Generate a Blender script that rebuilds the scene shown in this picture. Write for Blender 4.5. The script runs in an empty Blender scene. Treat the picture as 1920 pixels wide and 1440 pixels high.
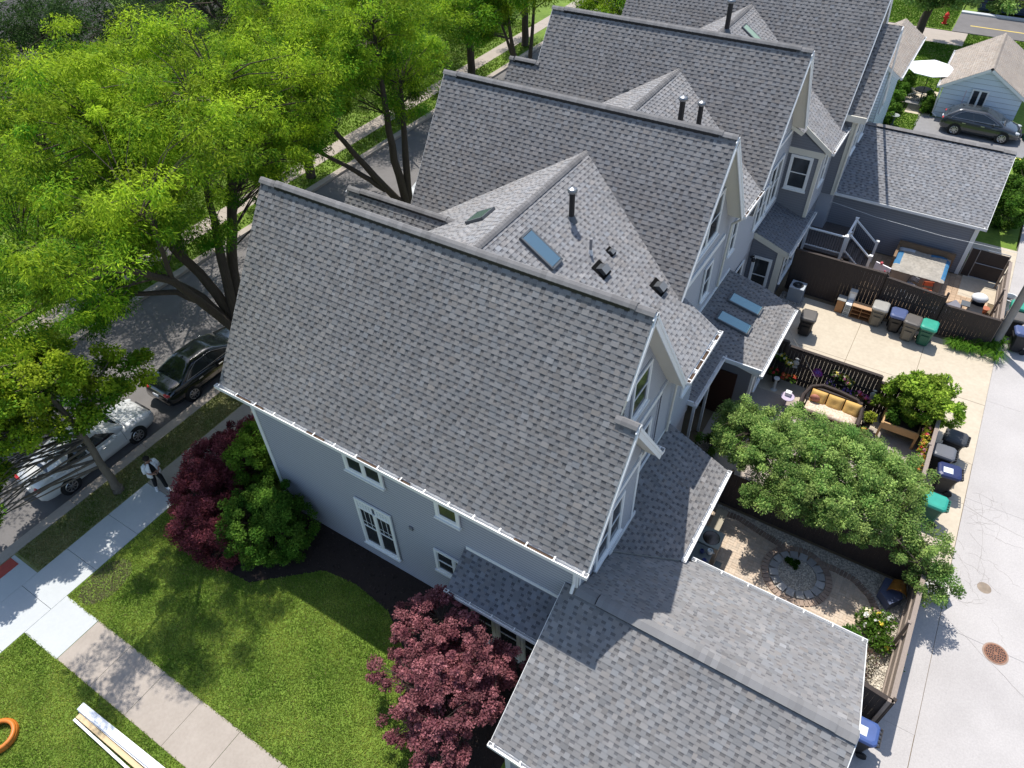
import bpy, math, random
import numpy as np
from mathutils import Vector, Matrix

# ---------------------------------------------------------------- camera, sky, sun, exposure
sc = bpy.context.scene
COL = sc.collection
R = math.radians
YAW, PIT, ROL = R(123.2318), R(44.2309), R(-1.9255)
F_PX = 1341.18
cf = Vector((math.cos(PIT)*math.cos(YAW), math.cos(PIT)*math.sin(YAW), -math.sin(PIT)))
cr0 = Vector((math.sin(YAW), -math.cos(YAW), 0)); cu0 = cr0.cross(cf)
cr = math.cos(ROL)*cr0 + math.sin(ROL)*cu0
cu = -math.sin(ROL)*cr0 + math.cos(ROL)*cu0
cam_d = bpy.data.cameras.new("camera")
cam = bpy.data.objects.new("camera", cam_d); COL.objects.link(cam)
cam.matrix_world = Matrix(((cr.x, cu.x, -cf.x, 0), (cr.y, cu.y, -cf.y, 0), (cr.z, cu.z, -cf.z, 20.5), (0, 0, 0, 1)))
cam_d.sensor_width = 36.0
cam_d.lens = 36.0*F_PX/1920.0
cam_d.clip_end = 600
sc.camera = cam

SUN_D = Vector((0.31, -0.31, -1.0)).normalized()      # direction the light travels
sun_el = math.asin(-SUN_D.z)
world = bpy.data.worlds.new("World"); sc.world = world; world.use_nodes = True
wn = world.node_tree.nodes; wl = world.node_tree.links
sky = wn.new("ShaderNodeTexSky"); sky.sky_type = 'NISHITA'; sky.sun_disc = False
sky.sun_elevation = sun_el
sky.sun_rotation = math.atan2(-SUN_D.x, -SUN_D.y)      # clockwise from +Y
sky.air_density = 1.0; sky.dust_density = 1.0
wl.new(sky.outputs[0], wn["Background"].inputs[0]); wn["Background"].inputs[1].default_value = 0.15
sun_d = bpy.data.lights.new("sun", 'SUN'); sun_d.energy = 4.3; sun_d.angle = R(0.5); sun_d.color = (1.0, 0.955, 0.89)
sun = bpy.data.objects.new("sun", sun_d); COL.objects.link(sun)
sun.rotation_euler = SUN_D.to_track_quat('-Z', 'Y').to_euler(); sun.location = (-20, 30, 40)
sc.view_settings.view_transform = 'Standard'; sc.view_settings.look = 'None'
sc.view_settings.exposure = 0.38; sc.view_settings.gamma = 1.0
sc.cycles.max_bounces = 6; sc.cycles.transparent_max_bounces = 6

rnd = random.Random(7)
nrng = np.random.default_rng(11)

# ---------------------------------------------------------------- materials
MATS = {}
def mat(name, col, rough=0.7, var=0.0, scale=4.0, bump=0.0, bscale=None, metal=0.0, spec=0.4, attr=False, detail=6, coat=0.0, var2=0.0, scale2=0.6, dark=(0.5, 0.5, 0.5), trans=0.0, stretch=None):
    if name in MATS: return MATS[name]
    m = bpy.data.materials.new(name); m.use_nodes = True
    nt = m.node_tree; n = nt.nodes; l = nt.links
    b = n["Principled BSDF"]
    b.inputs["Base Color"].default_value = (*col, 1); b.inputs["Roughness"].default_value = rough
    b.inputs["Metallic"].default_value = metal; b.inputs["Specular IOR Level"].default_value = spec
    b.inputs["Coat Weight"].default_value = coat
    tc = n.new("ShaderNodeTexCoord"); vec = tc.outputs["Object"]
    if stretch:
        mp = n.new("ShaderNodeMapping"); mp.inputs["Scale"].default_value = stretch; l.new(vec, mp.inputs[0]); vec = mp.outputs[0]
    cur = None
    if attr:
        a = n.new("ShaderNodeAttribute"); a.attribute_name = "col"
        mx = n.new("ShaderNodeMix"); mx.data_type = 'RGBA'; mx.blend_type = 'MULTIPLY'; mx.inputs[0].default_value = 1
        mx.inputs[6].default_value = (*col, 1); l.new(a.outputs["Color"], mx.inputs[7]); cur = mx.outputs[2]
    def layer(cur, amt, sc_, seed):
        no = n.new("ShaderNodeTexNoise"); no.inputs["Scale"].default_value = sc_; no.inputs["Detail"].default_value = detail
        no.noise_dimensions = '4D'; no.inputs["W"].default_value = seed
        l.new(vec, no.inputs["Vector"])
        rp = n.new("ShaderNodeMapRange"); rp.inputs[1].default_value = 0.3; rp.inputs[2].default_value = 0.7
        rp.inputs[3].default_value = 0; rp.inputs[4].default_value = amt; l.new(no.outputs["Fac"], rp.inputs[0])
        mx = n.new("ShaderNodeMix"); mx.data_type = 'RGBA'; mx.blend_type = 'MULTIPLY'
        l.new(rp.outputs[0], mx.inputs[0]); mx.inputs[7].default_value = (*dark, 1)
        if cur is None: mx.inputs[6].default_value = (*col, 1)
        else: l.new(cur, mx.inputs[6])
        return mx.outputs[2]
    if var > 0: cur = layer(cur, var, scale, 1.3)
    if var2 > 0: cur = layer(cur, var2, scale2, 5.1)
    if cur is not None: l.new(cur, b.inputs["Base Color"])
    if bump > 0:
        nb = n.new("ShaderNodeTexNoise"); nb.inputs["Scale"].default_value = bscale or scale*3; nb.inputs["Detail"].default_value = 4
        l.new(vec, nb.inputs["Vector"])
        bp = n.new("ShaderNodeBump"); bp.inputs["Strength"].default_value = bump; bp.inputs["Distance"].default_value = 0.02
        l.new(nb.outputs["Fac"], bp.inputs["Height"]); l.new(bp.outputs[0], b.inputs["Normal"])
    if trans > 0:
        tr = n.new("ShaderNodeBsdfTranslucent"); ms = n.new("ShaderNodeMixShader"); ms.inputs[0].default_value = trans
        if cur is not None: l.new(cur, tr.inputs[0])
        else: tr.inputs[0].default_value = (*col, 1)
        out = n["Material Output"]
        l.new(b.outputs[0], ms.inputs[1]); l.new(tr.outputs[0], ms.inputs[2]); l.new(ms.outputs[0], out.inputs[0])
    MATS[name] = m
    return m

M_SHINGLE = mat("shingle", (1, 1, 1), 0.92, 0.16, 90, 0.35, 160, attr=True, spec=0.25, var2=0.34, scale2=0.7, dark=(0.58, 0.58, 0.6))
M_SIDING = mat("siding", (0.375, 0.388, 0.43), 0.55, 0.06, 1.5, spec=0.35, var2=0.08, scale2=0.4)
M_SIDING_LIT = mat("siding_rear_lit", (0.455, 0.465, 0.495), 0.55, 0.06, 1.5, spec=0.35)  # same siding, lightened: sky and alley bounce light put into the colour
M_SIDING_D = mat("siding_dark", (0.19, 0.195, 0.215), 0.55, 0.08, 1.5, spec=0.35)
M_WHITE = mat("white_trim", (0.78, 0.79, 0.78), 0.45, 0.05, 3)
M_CREAM = mat("cream_trim", (0.66, 0.63, 0.54), 0.55, 0.08, 3)
M_GUT = mat("gutter_white", (0.74, 0.74, 0.73), 0.35, 0.06, 8)
M_DEBRIS = mat("debris", (0.11, 0.07, 0.045), 0.9, 0.8, 9, 0.6, 40)
M_LAP_SHADE = mat("siding_lap_shade", (0.13, 0.135, 0.155), 0.7)  # painted shade: dark colour for the shadow line under each siding lap
M_GLASS = mat("window_glass", (0.035, 0.04, 0.045), 0.08, spec=0.8, var=0.5, scale=2.5)
M_SKYGLASS = mat("skylight_glass", (0.075, 0.14, 0.19), 0.10, spec=1.0, coat=1.0)
M_BLACK = mat("black_metal", (0.012, 0.012, 0.014), 0.45)
M_DGREY = mat("dark_grey_metal", (0.10, 0.11, 0.12), 0.5)
M_CONC = mat("old_concrete", (0.40, 0.35, 0.30), 0.9, 0.35, 1.6, 0.25, 60, var2=0.3, scale2=12, dark=(0.68, 0.66, 0.64))
M_CONC_N = mat("new_concrete", (0.50, 0.52, 0.52), 0.85, 0.22, 1.2, 0.2, 60, var2=0.2, scale2=9, dark=(0.72, 0.73, 0.75))
M_LOT = mat("lot_concrete", (0.56, 0.49, 0.38), 0.9, 0.4, 0.9, 0.2, 50, var2=0.5, scale2=7, dark=(0.76, 0.74, 0.72))
M_ALLEY = mat("alley_paving", (0.50, 0.475, 0.455), 0.9, 0.55, 0.55, 0.3, 50, var2=0.5, scale2=22, dark=(0.70, 0.69, 0.69))
M_ASPH = mat("asphalt", (0.18, 0.17, 0.165), 0.9, 0.4, 1.2, 0.4, 80, var2=0.3, scale2=40, dark=(0.6, 0.6, 0.6))
M_DIRT = mat("soil", (0.20, 0.15, 0.09), 0.95, 0.6, 2, 0.6, 30)
M_GRASS = mat("grass_ground", (0.18, 0.27, 0.035), 0.95, 0.6, 5, 0.5, 60, var2=0.6, scale2=0.9, dark=(0.42, 0.5, 0.4))
M_PARK = mat("worn_grass_ground", (0.34, 0.29, 0.15), 0.95, 0.75, 2.3, 0.5, 60, var2=0.6, scale2=14, dark=(0.38, 0.62, 0.35))
M_MULCH = mat("mulch", (0.036, 0.024, 0.019), 0.95, 0.5, 30, 0.9, 40)
M_FENCE = mat("fence_wood", (0.055, 0.042, 0.036), 0.85, 0.4, 3, 0.25, 30, stretch=(6, 6, 0.6))
M_FENCE_L = mat("fence_wood_bleached", (0.30, 0.245, 0.205), 0.85, 0.35, 3, 0.25, 30, stretch=(6, 6, 0.6))
M_BARK = mat("bark", (0.085, 0.066, 0.05), 0.95, 0.6, 6, 0.9, 14, stretch=(3, 3, 0.5))
M_WOOD = mat("raw_wood", (0.55, 0.34, 0.16), 0.7, 0.3, 4, stretch=(1, 8, 8))
M_GREYWOOD = mat("grey_wood", (0.30, 0.27, 0.23), 0.85, 0.4, 4, 0.3, 20)
M_LEAF = mat("leaf", (1, 1, 1), 0.65, attr=True, spec=0.1, trans=0.42)
M_BLADE = mat("grass_blade", (1, 1, 1), 0.7, attr=True, spec=0.15, trans=0.35)
M_PETAL = mat("petal", (1, 1, 1), 0.6, attr=True, trans=0.25)
M_RUBBER = mat("rubber", (0.015, 0.015, 0.016), 0.8)
M_RIM = mat("alloy_rim", (0.45, 0.46, 0.48), 0.3, metal=0.9)
M_STONE = mat("pebbles", (1, 1, 1), 0.9, attr=True)
M_PAVER = mat("pavers", (1, 1, 1), 0.9, 0.35, 25, 0.3, 50, attr=True, dark=(0.6, 0.6, 0.62))

# ---------------------------------------------------------------- object helpers
def tag(o, label=None, cat=None, group=None, kind=None):
    if label: o["label"] = label
    if cat: o["category"] = cat
    if group: o["group"] = group
    if kind: o["kind"] = kind
    return o

def empty(name, loc, label=None, cat=None, group=None, rz=0.0):
    o = bpy.data.objects.new(name, None); COL.objects.link(o); o.location = loc
    o.rotation_euler = (0, 0, rz); o.empty_display_size = 0.2
    return tag(o, label, cat, group)

class MB:
    """collects faces, builds one mesh"""
    def __init__(s): s.v = []; s.f = []; s.c = []
    def add(s, vs, fs, col=None):
        b = len(s.v); s.v.extend([tuple(p) for p in vs])
        for f in fs: s.f.append([b+i for i in f]); s.c.append(col)
    def box(s, x0, y0, z0, x1, y1, z1, col=None):
        s.add([(x0,y0,z0),(x1,y0,z0),(x1,y1,z0),(x0,y1,z0),(x0,y0,z1),(x1,y0,z1),(x1,y1,z1),(x0,y1,z1)],
              [(0,3,2,1),(4,5,6,7),(0,1,5,4),(1,2,6,5),(2,3,7,6),(3,0,4,7)], col)
        return s
    def obox(s, c, size, M=None, rz=0.0, col=None):
        hx, hy, hz = size[0]/2, size[1]/2, size[2]/2
        M = M or Matrix.Rotation(rz, 3, 'Z'); c = Vector(c)
        vs = [c + M @ Vector(p) for p in ((-hx,-hy,-hz),(hx,-hy,-hz),(hx,hy,-hz),(-hx,hy,-hz),(-hx,-hy,hz),(hx,-hy,hz),(hx,hy,hz),(-hx,hy,hz))]
        s.add(vs, [(0,3,2,1),(4,5,6,7),(0,1,5,4),(1,2,6,5),(2,3,7,6),(3,0,4,7)], col); return s
    def bar(s, a, b, w, h=None, up=(0,0,1), col=None):
        a, b = Vector(a), Vector(b); d = b-a; L = d.length; x = d.normalized(); u = Vector(up)
        y = u.cross(x)
        if y.length < 1e-4: y = Vector((0,1,0)).cross(x)
        y.normalize(); z = x.cross(y)
        M = Matrix((x, y, z)).transposed()
        return s.obox((a+b)/2, (L, w, h or w), M, col=col)
    def tube(s, pts, rad, n=8, cap=True, col=None):
        pts = [Vector(p) for p in pts]; m = len(pts)
        if not hasattr(rad, '__len__'): rad = [rad]*m
        vs = []; ref = None
        for i, p in enumerate(pts):
            d = (pts[min(i+1, m-1)] - pts[max(i-1, 0)]).normalized()
            if ref is None:
                ref = Vector((0,0,1)) if abs(d.z) < 0.9 else Vector((1,0,0))
            a = d.cross(ref).normalized(); b = d.cross(a).normalized()
            for k in range(n):
                t = 2*math.pi*k/n; vs.append(p + (a*math.cos(t)+b*math.sin(t))*rad[i])
        fs = [(i*n+k, i*n+(k+1) % n, (i+1)*n+(k+1) % n, (i+1)*n+k) for i in range(m-1) for k in range(n)]
        if cap: fs += [tuple(range(n)), tuple(range((m-1)*n, m*n))[::-1]]
        s.add(vs, fs, col); return s
    def lathe(s, c, prof, n=20, col=None, sx=1, sy=1, cap=True):
        vs = []; m = len(prof)
        for r, z in prof:
            for k in range(n):
                t = 2*math.pi*k/n; vs.append((c[0]+sx*r*math.cos(t), c[1]+sy*r*math.sin(t), c[2]+z))
        fs = [(i*n+k, i*n+(k+1) % n, (i+1)*n+(k+1) % n, (i+1)*n+k) for i in range(m-1) for k in range(n)]
        if cap: fs += [tuple(range(n))[::-1], tuple(range((m-1)*n, m*n))]
        s.add(vs, fs, col); return s
    def prism(s, poly, d, col=None):
        """poly: list of 3D points, d: extrusion vector"""
        n = len(poly); d = Vector(d); p = [Vector(q) for q in poly]
        s.add(p + [q+d for q in p], [tuple(range(n))[::-1], tuple(range(n, 2*n))] + [(i, (i+1) % n, n+(i+1) % n, n+i) for i in range(n)], col); return s
    def ball(s, c, r, n=10, m=7, col=None, sz=None):
        r3 = (r, r, r) if sz is None else sz
        prof = [(math.sin(math.pi*i/m), -math.cos(math.pi*i/m)) for i in range(m+1)]
        vs = []
        for pr_, z in prof:
            for k in range(n):
                t = 2*math.pi*k/n; vs.append((c[0]+r3[0]*max(pr_, .001)*math.cos(t), c[1]+r3[1]*max(pr_, .001)*math.sin(t), c[2]+r3[2]*z))
        s.add(vs, [(i*n+k, i*n+(k+1) % n, (i+1)*n+(k+1) % n, (i+1)*n+k) for i in range(m) for k in range(n)], col); return s
    def build(s, name, m, parent=None, smooth=False, loc=None):
        me = bpy.data.meshes.new(name)
        if s.world and parent is not None:
            Mi = parent.matrix_basis.inverted() if parent.parent is None else (parent.parent.matrix_basis @ parent.matrix_basis).inverted()
            vs = [tuple(Mi @ Vector(p)) for p in s.v]
        else: vs = s.v
        me.from_pydata(vs, [], s.f)
        if any(c is not None for c in s.c):
            ca = me.color_attributes.new("col", 'FLOAT_COLOR', 'CORNER')
            arr = np.ones((len(me.loops), 4), dtype=np.float32); i = 0
            cnt = np.array([len(f) for f in s.f]); cc = np.array([(c if c is not None else (1, 1, 1)) for c in s.c], dtype=np.float32)
            arr[:, :3] = np.repeat(cc, cnt, axis=0)
            ca.data.foreach_set("color", arr.ravel())
        me.materials.append(m)
        if smooth:
            me.polygons.foreach_set("use_smooth", [True]*len(me.polygons))
        me.update()
        o = bpy.data.objects.new(name, me); COL.objects.link(o)
        if parent is not None: o.parent = parent
        sm = getattr(s, 'seams', None)  # painted shadow strips under the siding laps
        if sm is not None and sm.f: sm.build("painted_lap_shadows", M_LAP_SHADE, o)
        return o
    world = True      # vertices are given in world coordinates and rebased on the parent

class ML(MB):
    world = False     # vertices are given in the parent's coordinates

def np_mesh(name, V, nq, m, cols=None, parent=None, smooth=False, k=4):
    """V: (nf*k,3) vertices, k-gon faces; cols (nf,3)"""
    nf = len(V)//k
    me = bpy.data.meshes.new(name)
    me.vertices.add(nf*k); me.vertices.foreach_set("co", np.ascontiguousarray(V, dtype=np.float32).ravel())
    me.loops.add(nf*k); me.loops.foreach_set("vertex_index", np.arange(nf*k, dtype=np.int32))
    me.polygons.add(nf); me.polygons.foreach_set("loop_start", np.arange(0, nf*k, k, dtype=np.int32))
    me.update(calc_edges=True)
    if cols is not None:
        ca = me.color_attributes.new("col", 'FLOAT_COLOR', 'CORNER')
        arr = np.ones((nf*k, 4), dtype=np.float32); arr[:, :3] = np.repeat(cols, k, axis=0)
        ca.data.foreach_set("color", arr.ravel())
    me.materials.append(m)
    o = bpy.data.objects.new(name, me); COL.objects.link(o)
    if parent is not None: o.parent = parent
    return o

def struct(o): return tag(o, kind="structure")

def copy_tree(o, parent=None):
    c = o.copy(); COL.objects.link(c)
    if parent is not None: c.parent = parent
    for ch in list(o.children): copy_tree(ch, c)
    return c

def clip_poly(poly, a, b, c):
    """keep the part of a 2D polygon where a*x+b*y <= c"""
    out = []; n = len(poly)
    for i in range(n):
        p, q = poly[i], poly[(i+1) % n]
        dp, dq = a*p[0]+b*p[1]-c, a*q[0]+b*q[1]-c
        if dp <= 0: out.append(p)
        if (dp < 0 < dq) or (dq < 0 < dp):
            t = dp/(dp-dq); out.append((p[0]+t*(q[0]-p[0]), p[1]+t*(q[1]-p[1])))
    return out

def clip_convex(cell, poly):
    """clip cell by convex CCW polygon"""
    n = len(poly)
    for i in range(n):
        (x0, y0), (x1, y1) = poly[i], poly[(i+1) % n]
        a, b = (y1-y0), -(x1-x0)
        cell = clip_poly(cell, a, b, a*x0+b*y0)
        if len(cell) < 3: return []
    return cell

def ccw(poly):
    A = sum(poly[i][0]*poly[(i+1) % len(poly)][1]-poly[(i+1) % len(poly)][0]*poly[i][1] for i in range(len(poly)))
    return poly if A > 0 else poly[::-1]

SH_BASE = (0.234, 0.226, 0.220)
def shingles(mb, O, U, V, polys, seed=1, base=SH_BASE, course=0.143, tab=(0.10, 0.215), dkf=.56):
    """laid shingle courses on the plane O + u*U + v*V, clipped to convex polygons given in (u,v)"""
    O, U, V = Vector(O), Vector(U).normalized(), Vector(V).normalized(); N = U.cross(V)
    if N.z < 0: N = -N
    rg = random.Random(seed)
    us = [p[0] for q in polys for p in q]; vs_ = [p[1] for q in polys for p in q]
    u0, u1, v0, v1 = min(us), max(us), min(vs_), max(vs_)
    polys = [ccw(q) for q in polys]
    def P(u, v, h): return O + U*u + V*v + N*h
    k = 0; v = v0
    def emit(cell, hf, col):
        for q in polys:
            c = clip_convex(cell, q)
            if len(c) >= 3:
                pts = [P(a, b, hf(b)) for a, b in c]
                nv = (pts[1]-pts[0]).cross(pts[2]-pts[0])
                if nv.dot(N) < 0: pts = pts[::-1]
                mb.add(pts, [tuple(range(len(pts)))], col)
    def emit_edge(ua, ub, vv, h0, h1, col):
        for q in polys:
            c = clip_convex([(ua, vv), (ub, vv), (ub, vv+.002), (ua, vv+.002)], q)
            if len(c) >= 3:
                xa = min(p[0] for p in c); xb = max(p[0] for p in c)
                mb.add([P(xa, vv, h0), P(xb, vv, h0), P(xb, vv, h1), P(xa, vv, h1)], [(0, 1, 2, 3)], col)
    while v < v1:
        vt = v+course
        base_h = lambda b, v=v: 0.004 + 0.011*(1-(b-v)/course)
        u = u0 - rg.random()*0.3; tooth = rg.random() < 0.5
        rowtone = 1+rg.uniform(-0.03, 0.03)
        while u < u1:
            w = rg.uniform(*tab) if tooth else rg.uniform(tab[0]*0.85, tab[1]*0.62)
            ub = u+w
            t = rowtone*(1+rg.gauss(0, 0.085))
            warm = rg.gauss(0, 0.018)
            col = (base[0]*t*(1+warm), base[1]*t, base[2]*t*(1-warm))
            if tooth:
                emit([(u, v), (ub, v), (ub, vt), (u, vt)], lambda b: base_h(b)+0.006, col)
                emit_edge(u, ub, v, -0.004, base_h(v)+0.006, (col[0]*.6, col[1]*.6, col[2]*.6))
            else:
                vm = v+course*0.5
                dk = (col[0]*dkf, col[1]*dkf, col[2]*(dkf+.02))
                emit([(u, v), (ub, v), (ub, vm), (u, vm)], base_h, col)
                emit([(u, vm), (ub, vm), (ub, vt), (u, vt)], base_h, dk)
                emit_edge(u, ub, v, -0.004, base_h(v), (col[0]*.6, col[1]*.6, col[2]*.6))
            u = ub; tooth = not tooth
        v = vt; k += 1

def slope(parent, x0, x1, y_top, z_top, y_bot, z_bot, seed, polys=None, base=SH_BASE, thick=0.16, deck=True, axis='x', trim=None, name="roof", tab=(0.10, 0.215), dkf=.56):
    """a roof slope whose ridge runs along `axis`; polys in world (axis coord, cross coord) or None for the full rectangle"""
    if axis == 'x':
        O = Vector((0, y_bot, z_bot)); U = Vector((1, 0, 0)); V = Vector((0, y_top-y_bot, z_top-z_bot))
    else:
        O = Vector((y_bot, 0, z_bot)); U = Vector((0, 1, 0)); V = Vector((y_top-y_bot, 0, z_top-z_bot))
    L = V.length; Vn = V/L; N = U.cross(Vn)
    if N.z < 0: N = -N
    k = L/(y_top-y_bot)
    polys = polys or [[(x0, y_bot), (x1, y_bot), (x1, y_top), (x0, y_top)]]
    pl = [ccw([(a, (b-y_bot)*k) for a, b in q]) for q in polys]
    mb = MB(); shingles(mb, O, U, Vn, pl, seed, base, tab=tab, dkf=dkf)
    r = mb.build(name, M_SHINGLE, parent)
    if deck:
        d = MB()
        vmax = L-thick*abs((z_top-z_bot)/(y_top-y_bot))-.01
        for q in pl:
            q = clip_poly(q, 0, 1, vmax) if max(b for a, b in q) > vmax else q
            if len(q) < 3: continue
            d.prism([O+U*a+Vn*b for a, b in q], -N*thick)
        d.build("soffit", trim or M_CREAM, parent)
    return r

def ridge_cap(parent, a, b, seed=1, raised=True, half=0.125, drop=0.105, base=SH_BASE, ends=0.55):
    """overlapping cap shingles over a ridge vent"""
    a, b = Vector(a), Vector(b); d = (b-a); L = d.length; x = d/L
    y = Vector((0, 0, 1)).cross(x).normalized(); z = Vector((0, 0, 1))
    mb = MB(); rg = random.Random(seed); t = 0.0; step = 0.145
    vent = MB()
    while t < L-0.01:
        t1 = min(t+step, L); h = 0.06 if (raised and ends < t < L-ends) else 0.028
        tone = .97*(1+rg.gauss(0, 0.07)); col = tuple(c*tone for c in base)
        p0, p1 = a+x*t, a+x*(t1+0.012)
        h0, h1 = h+0.006, h-0.001
        for sgn in (-1, 1):
            A, B = p0+z*(h0+.012), p1+z*(h1+.012); C_, D = p1+z*(h1-drop+.01)+y*sgn*half, p0+z*(h0-drop+.01)+y*sgn*half
            A2, D2 = p0+z*(h0), p0+z*(h0-drop)+y*sgn*half
            mid0, mid1 = p0+z*(h0-.028)+y*sgn*half*.55, p1+z*(h1-.028)+y*sgn*half*.55
            f = [(0, 1, 2, 3), (3, 2, 4, 5)]
            mb.add([A, B, mid1, mid0, C_, D], f if sgn < 0 else [q[::-1] for q in f], col)
            mb.add([D, C_, C_-z*.012, D-z*.012], [(0, 1, 2, 3)], tuple(c*.7 for c in col))
        t = t1
    cap = mb.build("ridge_cap", M_SHINGLE, parent)
    if raised:
        p0, p1 = a+x*ends, b-x*ends
        hs = half*.86; dz = drop*.86
        for sgn in (-1, 1):
            vent.add([p0+z*.06, p1+z*.06, p1+y*sgn*hs+z*(.06-dz), p0+y*sgn*hs+z*(.06-dz), p1+y*sgn*hs+z*(-.06-dz), p0+y*sgn*hs+z*(-.06-dz)], [(0, 1, 2, 3), (3, 2, 4, 5)])
        vent.build("ridge_vent", M_BLACK, parent)
    return cap

def gutter(parent, a, b, out, debris=True, seed=1, w=0.13, straps=0.75, prob=.6):
    """open gutter from a to b (top of its back edge), out: outward horizontal unit vector"""
    a, b, o = Vector(a), Vector(b), Vector(out); z = Vector((0, 0, 1)); x = (b-a).normalized()
    mb = MB()
    mb.bar(a+o*w-z*.05, b+o*w-z*.05, 0.022, 0.12)
    mb.bar(a+o*.006-z*.06, b+o*.006-z*.06, 0.012, 0.10)
    mb.bar(a+o*w*.5-z*.11, b+o*w*.5-z*.11, w, 0.012)
    for e in (a, b): mb.bar(e-z*.055+o*.01, e-z*.055+o*(w+.01), 0.012, 0.11)
    L = (b-a).length; n = max(1, int(L/straps))
    for i in range(n+1):
        p = a+x*(0.12+(L-.24)*i/n); mb.bar(p+z*.012, p+o*(w+.015)+z*.006, 0.035, 0.012)
    g = mb.build("gutter", M_GUT, parent)
    if debris:
        rg = random.Random(seed); db = MB(); t = 0
        while t < L-.2:
            l = rg.uniform(.15, .9)
            if rg.random() < prob:
                db.bar(a+x*t+o*w*.5-z*.075, a+x*min(t+l, L)+o*w*.5-z*.075, w*.7, 0.03)
            t += l
        if db.f: db.build("gutter_debris", M_DEBRIS, g)
    return g

def siding(mb, O, Rv, polys, lap=0.115, nrm=None):
    """clapboards on a vertical wall: O + r*R + z*Z, clipped to convex (r,z) polygons"""
    O, Rv = Vector(O), Vector(Rv).normalized(); Z = Vector((0, 0, 1)); N = Vector(nrm)
    if not hasattr(mb, 'seams'): mb.seams = MB()  # holds the painted lap shadow strips
    for q in polys:
        q = ccw(q); z0 = min(p[1] for p in q); z1 = max(p[1] for p in q); r0 = min(p[0] for p in q); r1 = max(p[0] for p in q)
        z = z0
        while z < z1:
            c = clip_convex([(r0-1, z), (r1+1, z), (r1+1, min(z+lap, z1+1)), (r0-1, min(z+lap, z1+1))], q)
            if len(c) >= 3:
                pts = [O+Rv*a+Z*b+N*(0.004+0.024*(1-(b-z)/lap)) for a, b in c]
                if (pts[1]-pts[0]).cross(pts[2]-pts[0]).dot(N) < 0: pts = pts[::-1]
                mb.add(pts, [tuple(range(len(pts)))])
                xs = [p[0] for p in c if abs(p[1]-z) < 1e-6]
                if len(xs) >= 2:
                    xa, xb = min(xs), max(xs)
                    mb.seams.add([O+Rv*xa+Z*z+N*.0295, O+Rv*xb+Z*z+N*.0295, O+Rv*xb+Z*(z+.013)+N*.0275, O+Rv*xa+Z*(z+.013)+N*.0275], [(0, 1, 2, 3)])  # dark strip drawn in place of the lap's shadow
                    mb.add([O+Rv*xa+Z*z+N*.028, O+Rv*xb+Z*z+N*.028, O+Rv*xb+Z*z, O+Rv*xa+Z*z], [(0, 1, 2, 3)])
            z += lap

def window(parent, c, Rv, N, w, h, split=1, fr=0.10, rail=True, sill=True, grille=False, lattice=False, proud=0.05, glass=None, name="window", top_h=0.0):
    """window centred at c on a wall; Rv along the wall, N out of it"""
    c, Rv, N = Vector(c), Vector(Rv).normalized(), Vector(N).normalized(); Z = Vector((0, 0, 1))
    c = c+N*.022
    M = Matrix((Rv, N, Z)).transposed()
    f = MB(); g = MB()
    def bx(r, z, sw, sh, d0, d1, mb=f): mb.obox(c+Rv*r+Z*z+N*((d0+d1)/2), (sw, d1-d0, sh), M)
    p = proud
    bx(-w/2+fr/2, 0, fr, h, 0, p); bx(w/2-fr/2, 0, fr, h, 0, p)
    bx(0, h/2-fr/2, w-2*fr, fr, 0, p); bx(0, -h/2+fr/2, w-2*fr, fr, 0, p)
    iw = (w-2*fr-(split-1)*fr)/split; ih = h-2*fr-top_h
    zc = -top_h/2
    for i in range(split):
        rc = -w/2+fr+iw/2+i*(iw+fr)
        if i < split-1: bx(rc+iw/2+fr/2, zc, fr, ih, 0, p-.005)
        bx(rc, zc, iw, ih, 0.001, 0.014, g)
        if rail: bx(rc, zc, iw, 0.04, 0.014, 0.032)
        s_ = .03
        bx(rc-iw/2+s_/2, zc, s_, ih, 0.014, 0.03); bx(rc+iw/2-s_/2, zc, s_, ih, 0.014, 0.03)
        bx(rc, zc+ih/2-s_/2, iw-2*s_, s_, 0.014, 0.03); bx(rc, zc-ih/2+s_/2, iw-2*s_, s_, 0.014, 0.03)
        if grille:
            for k in (-1, 1): bx(rc+k*iw*.18, zc+ih*.25, .014, ih*.46, 0.014, 0.02)
            bx(rc, zc+ih*.12, iw, .014, 0.014, 0.021)
        if top_h:
            zt = h/2-fr-top_h/2
            bx(rc, zt, iw, top_h, 0.001, 0.012, g)
            for a in range(5): bx(rc-iw/2+iw*(a+.5)/5, zt, iw/5*.45, top_h, 0.012, .034)
            for a in range(4): bx(rc, zt-top_h/2+top_h*(a+.5)/4, iw, top_h/4*.5, 0.012, .038)
            bx(rc, zt-top_h/2, iw, 0.05, 0.0, p)
    if sill: bx(0, -h/2-.02, w+.06, .05, 0, p+.05)
    wf = f.build(name, M_WHITE, parent)
    g.build("pane", glass or M_GLASS, wf)
    return wf
# ================================================================ the setting: ground, street, paths
def slab_struct(name, boxes, m):
    mb = MB()
    for b in boxes: mb.box(*b)
    return struct(mb.build(name, m))

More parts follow.
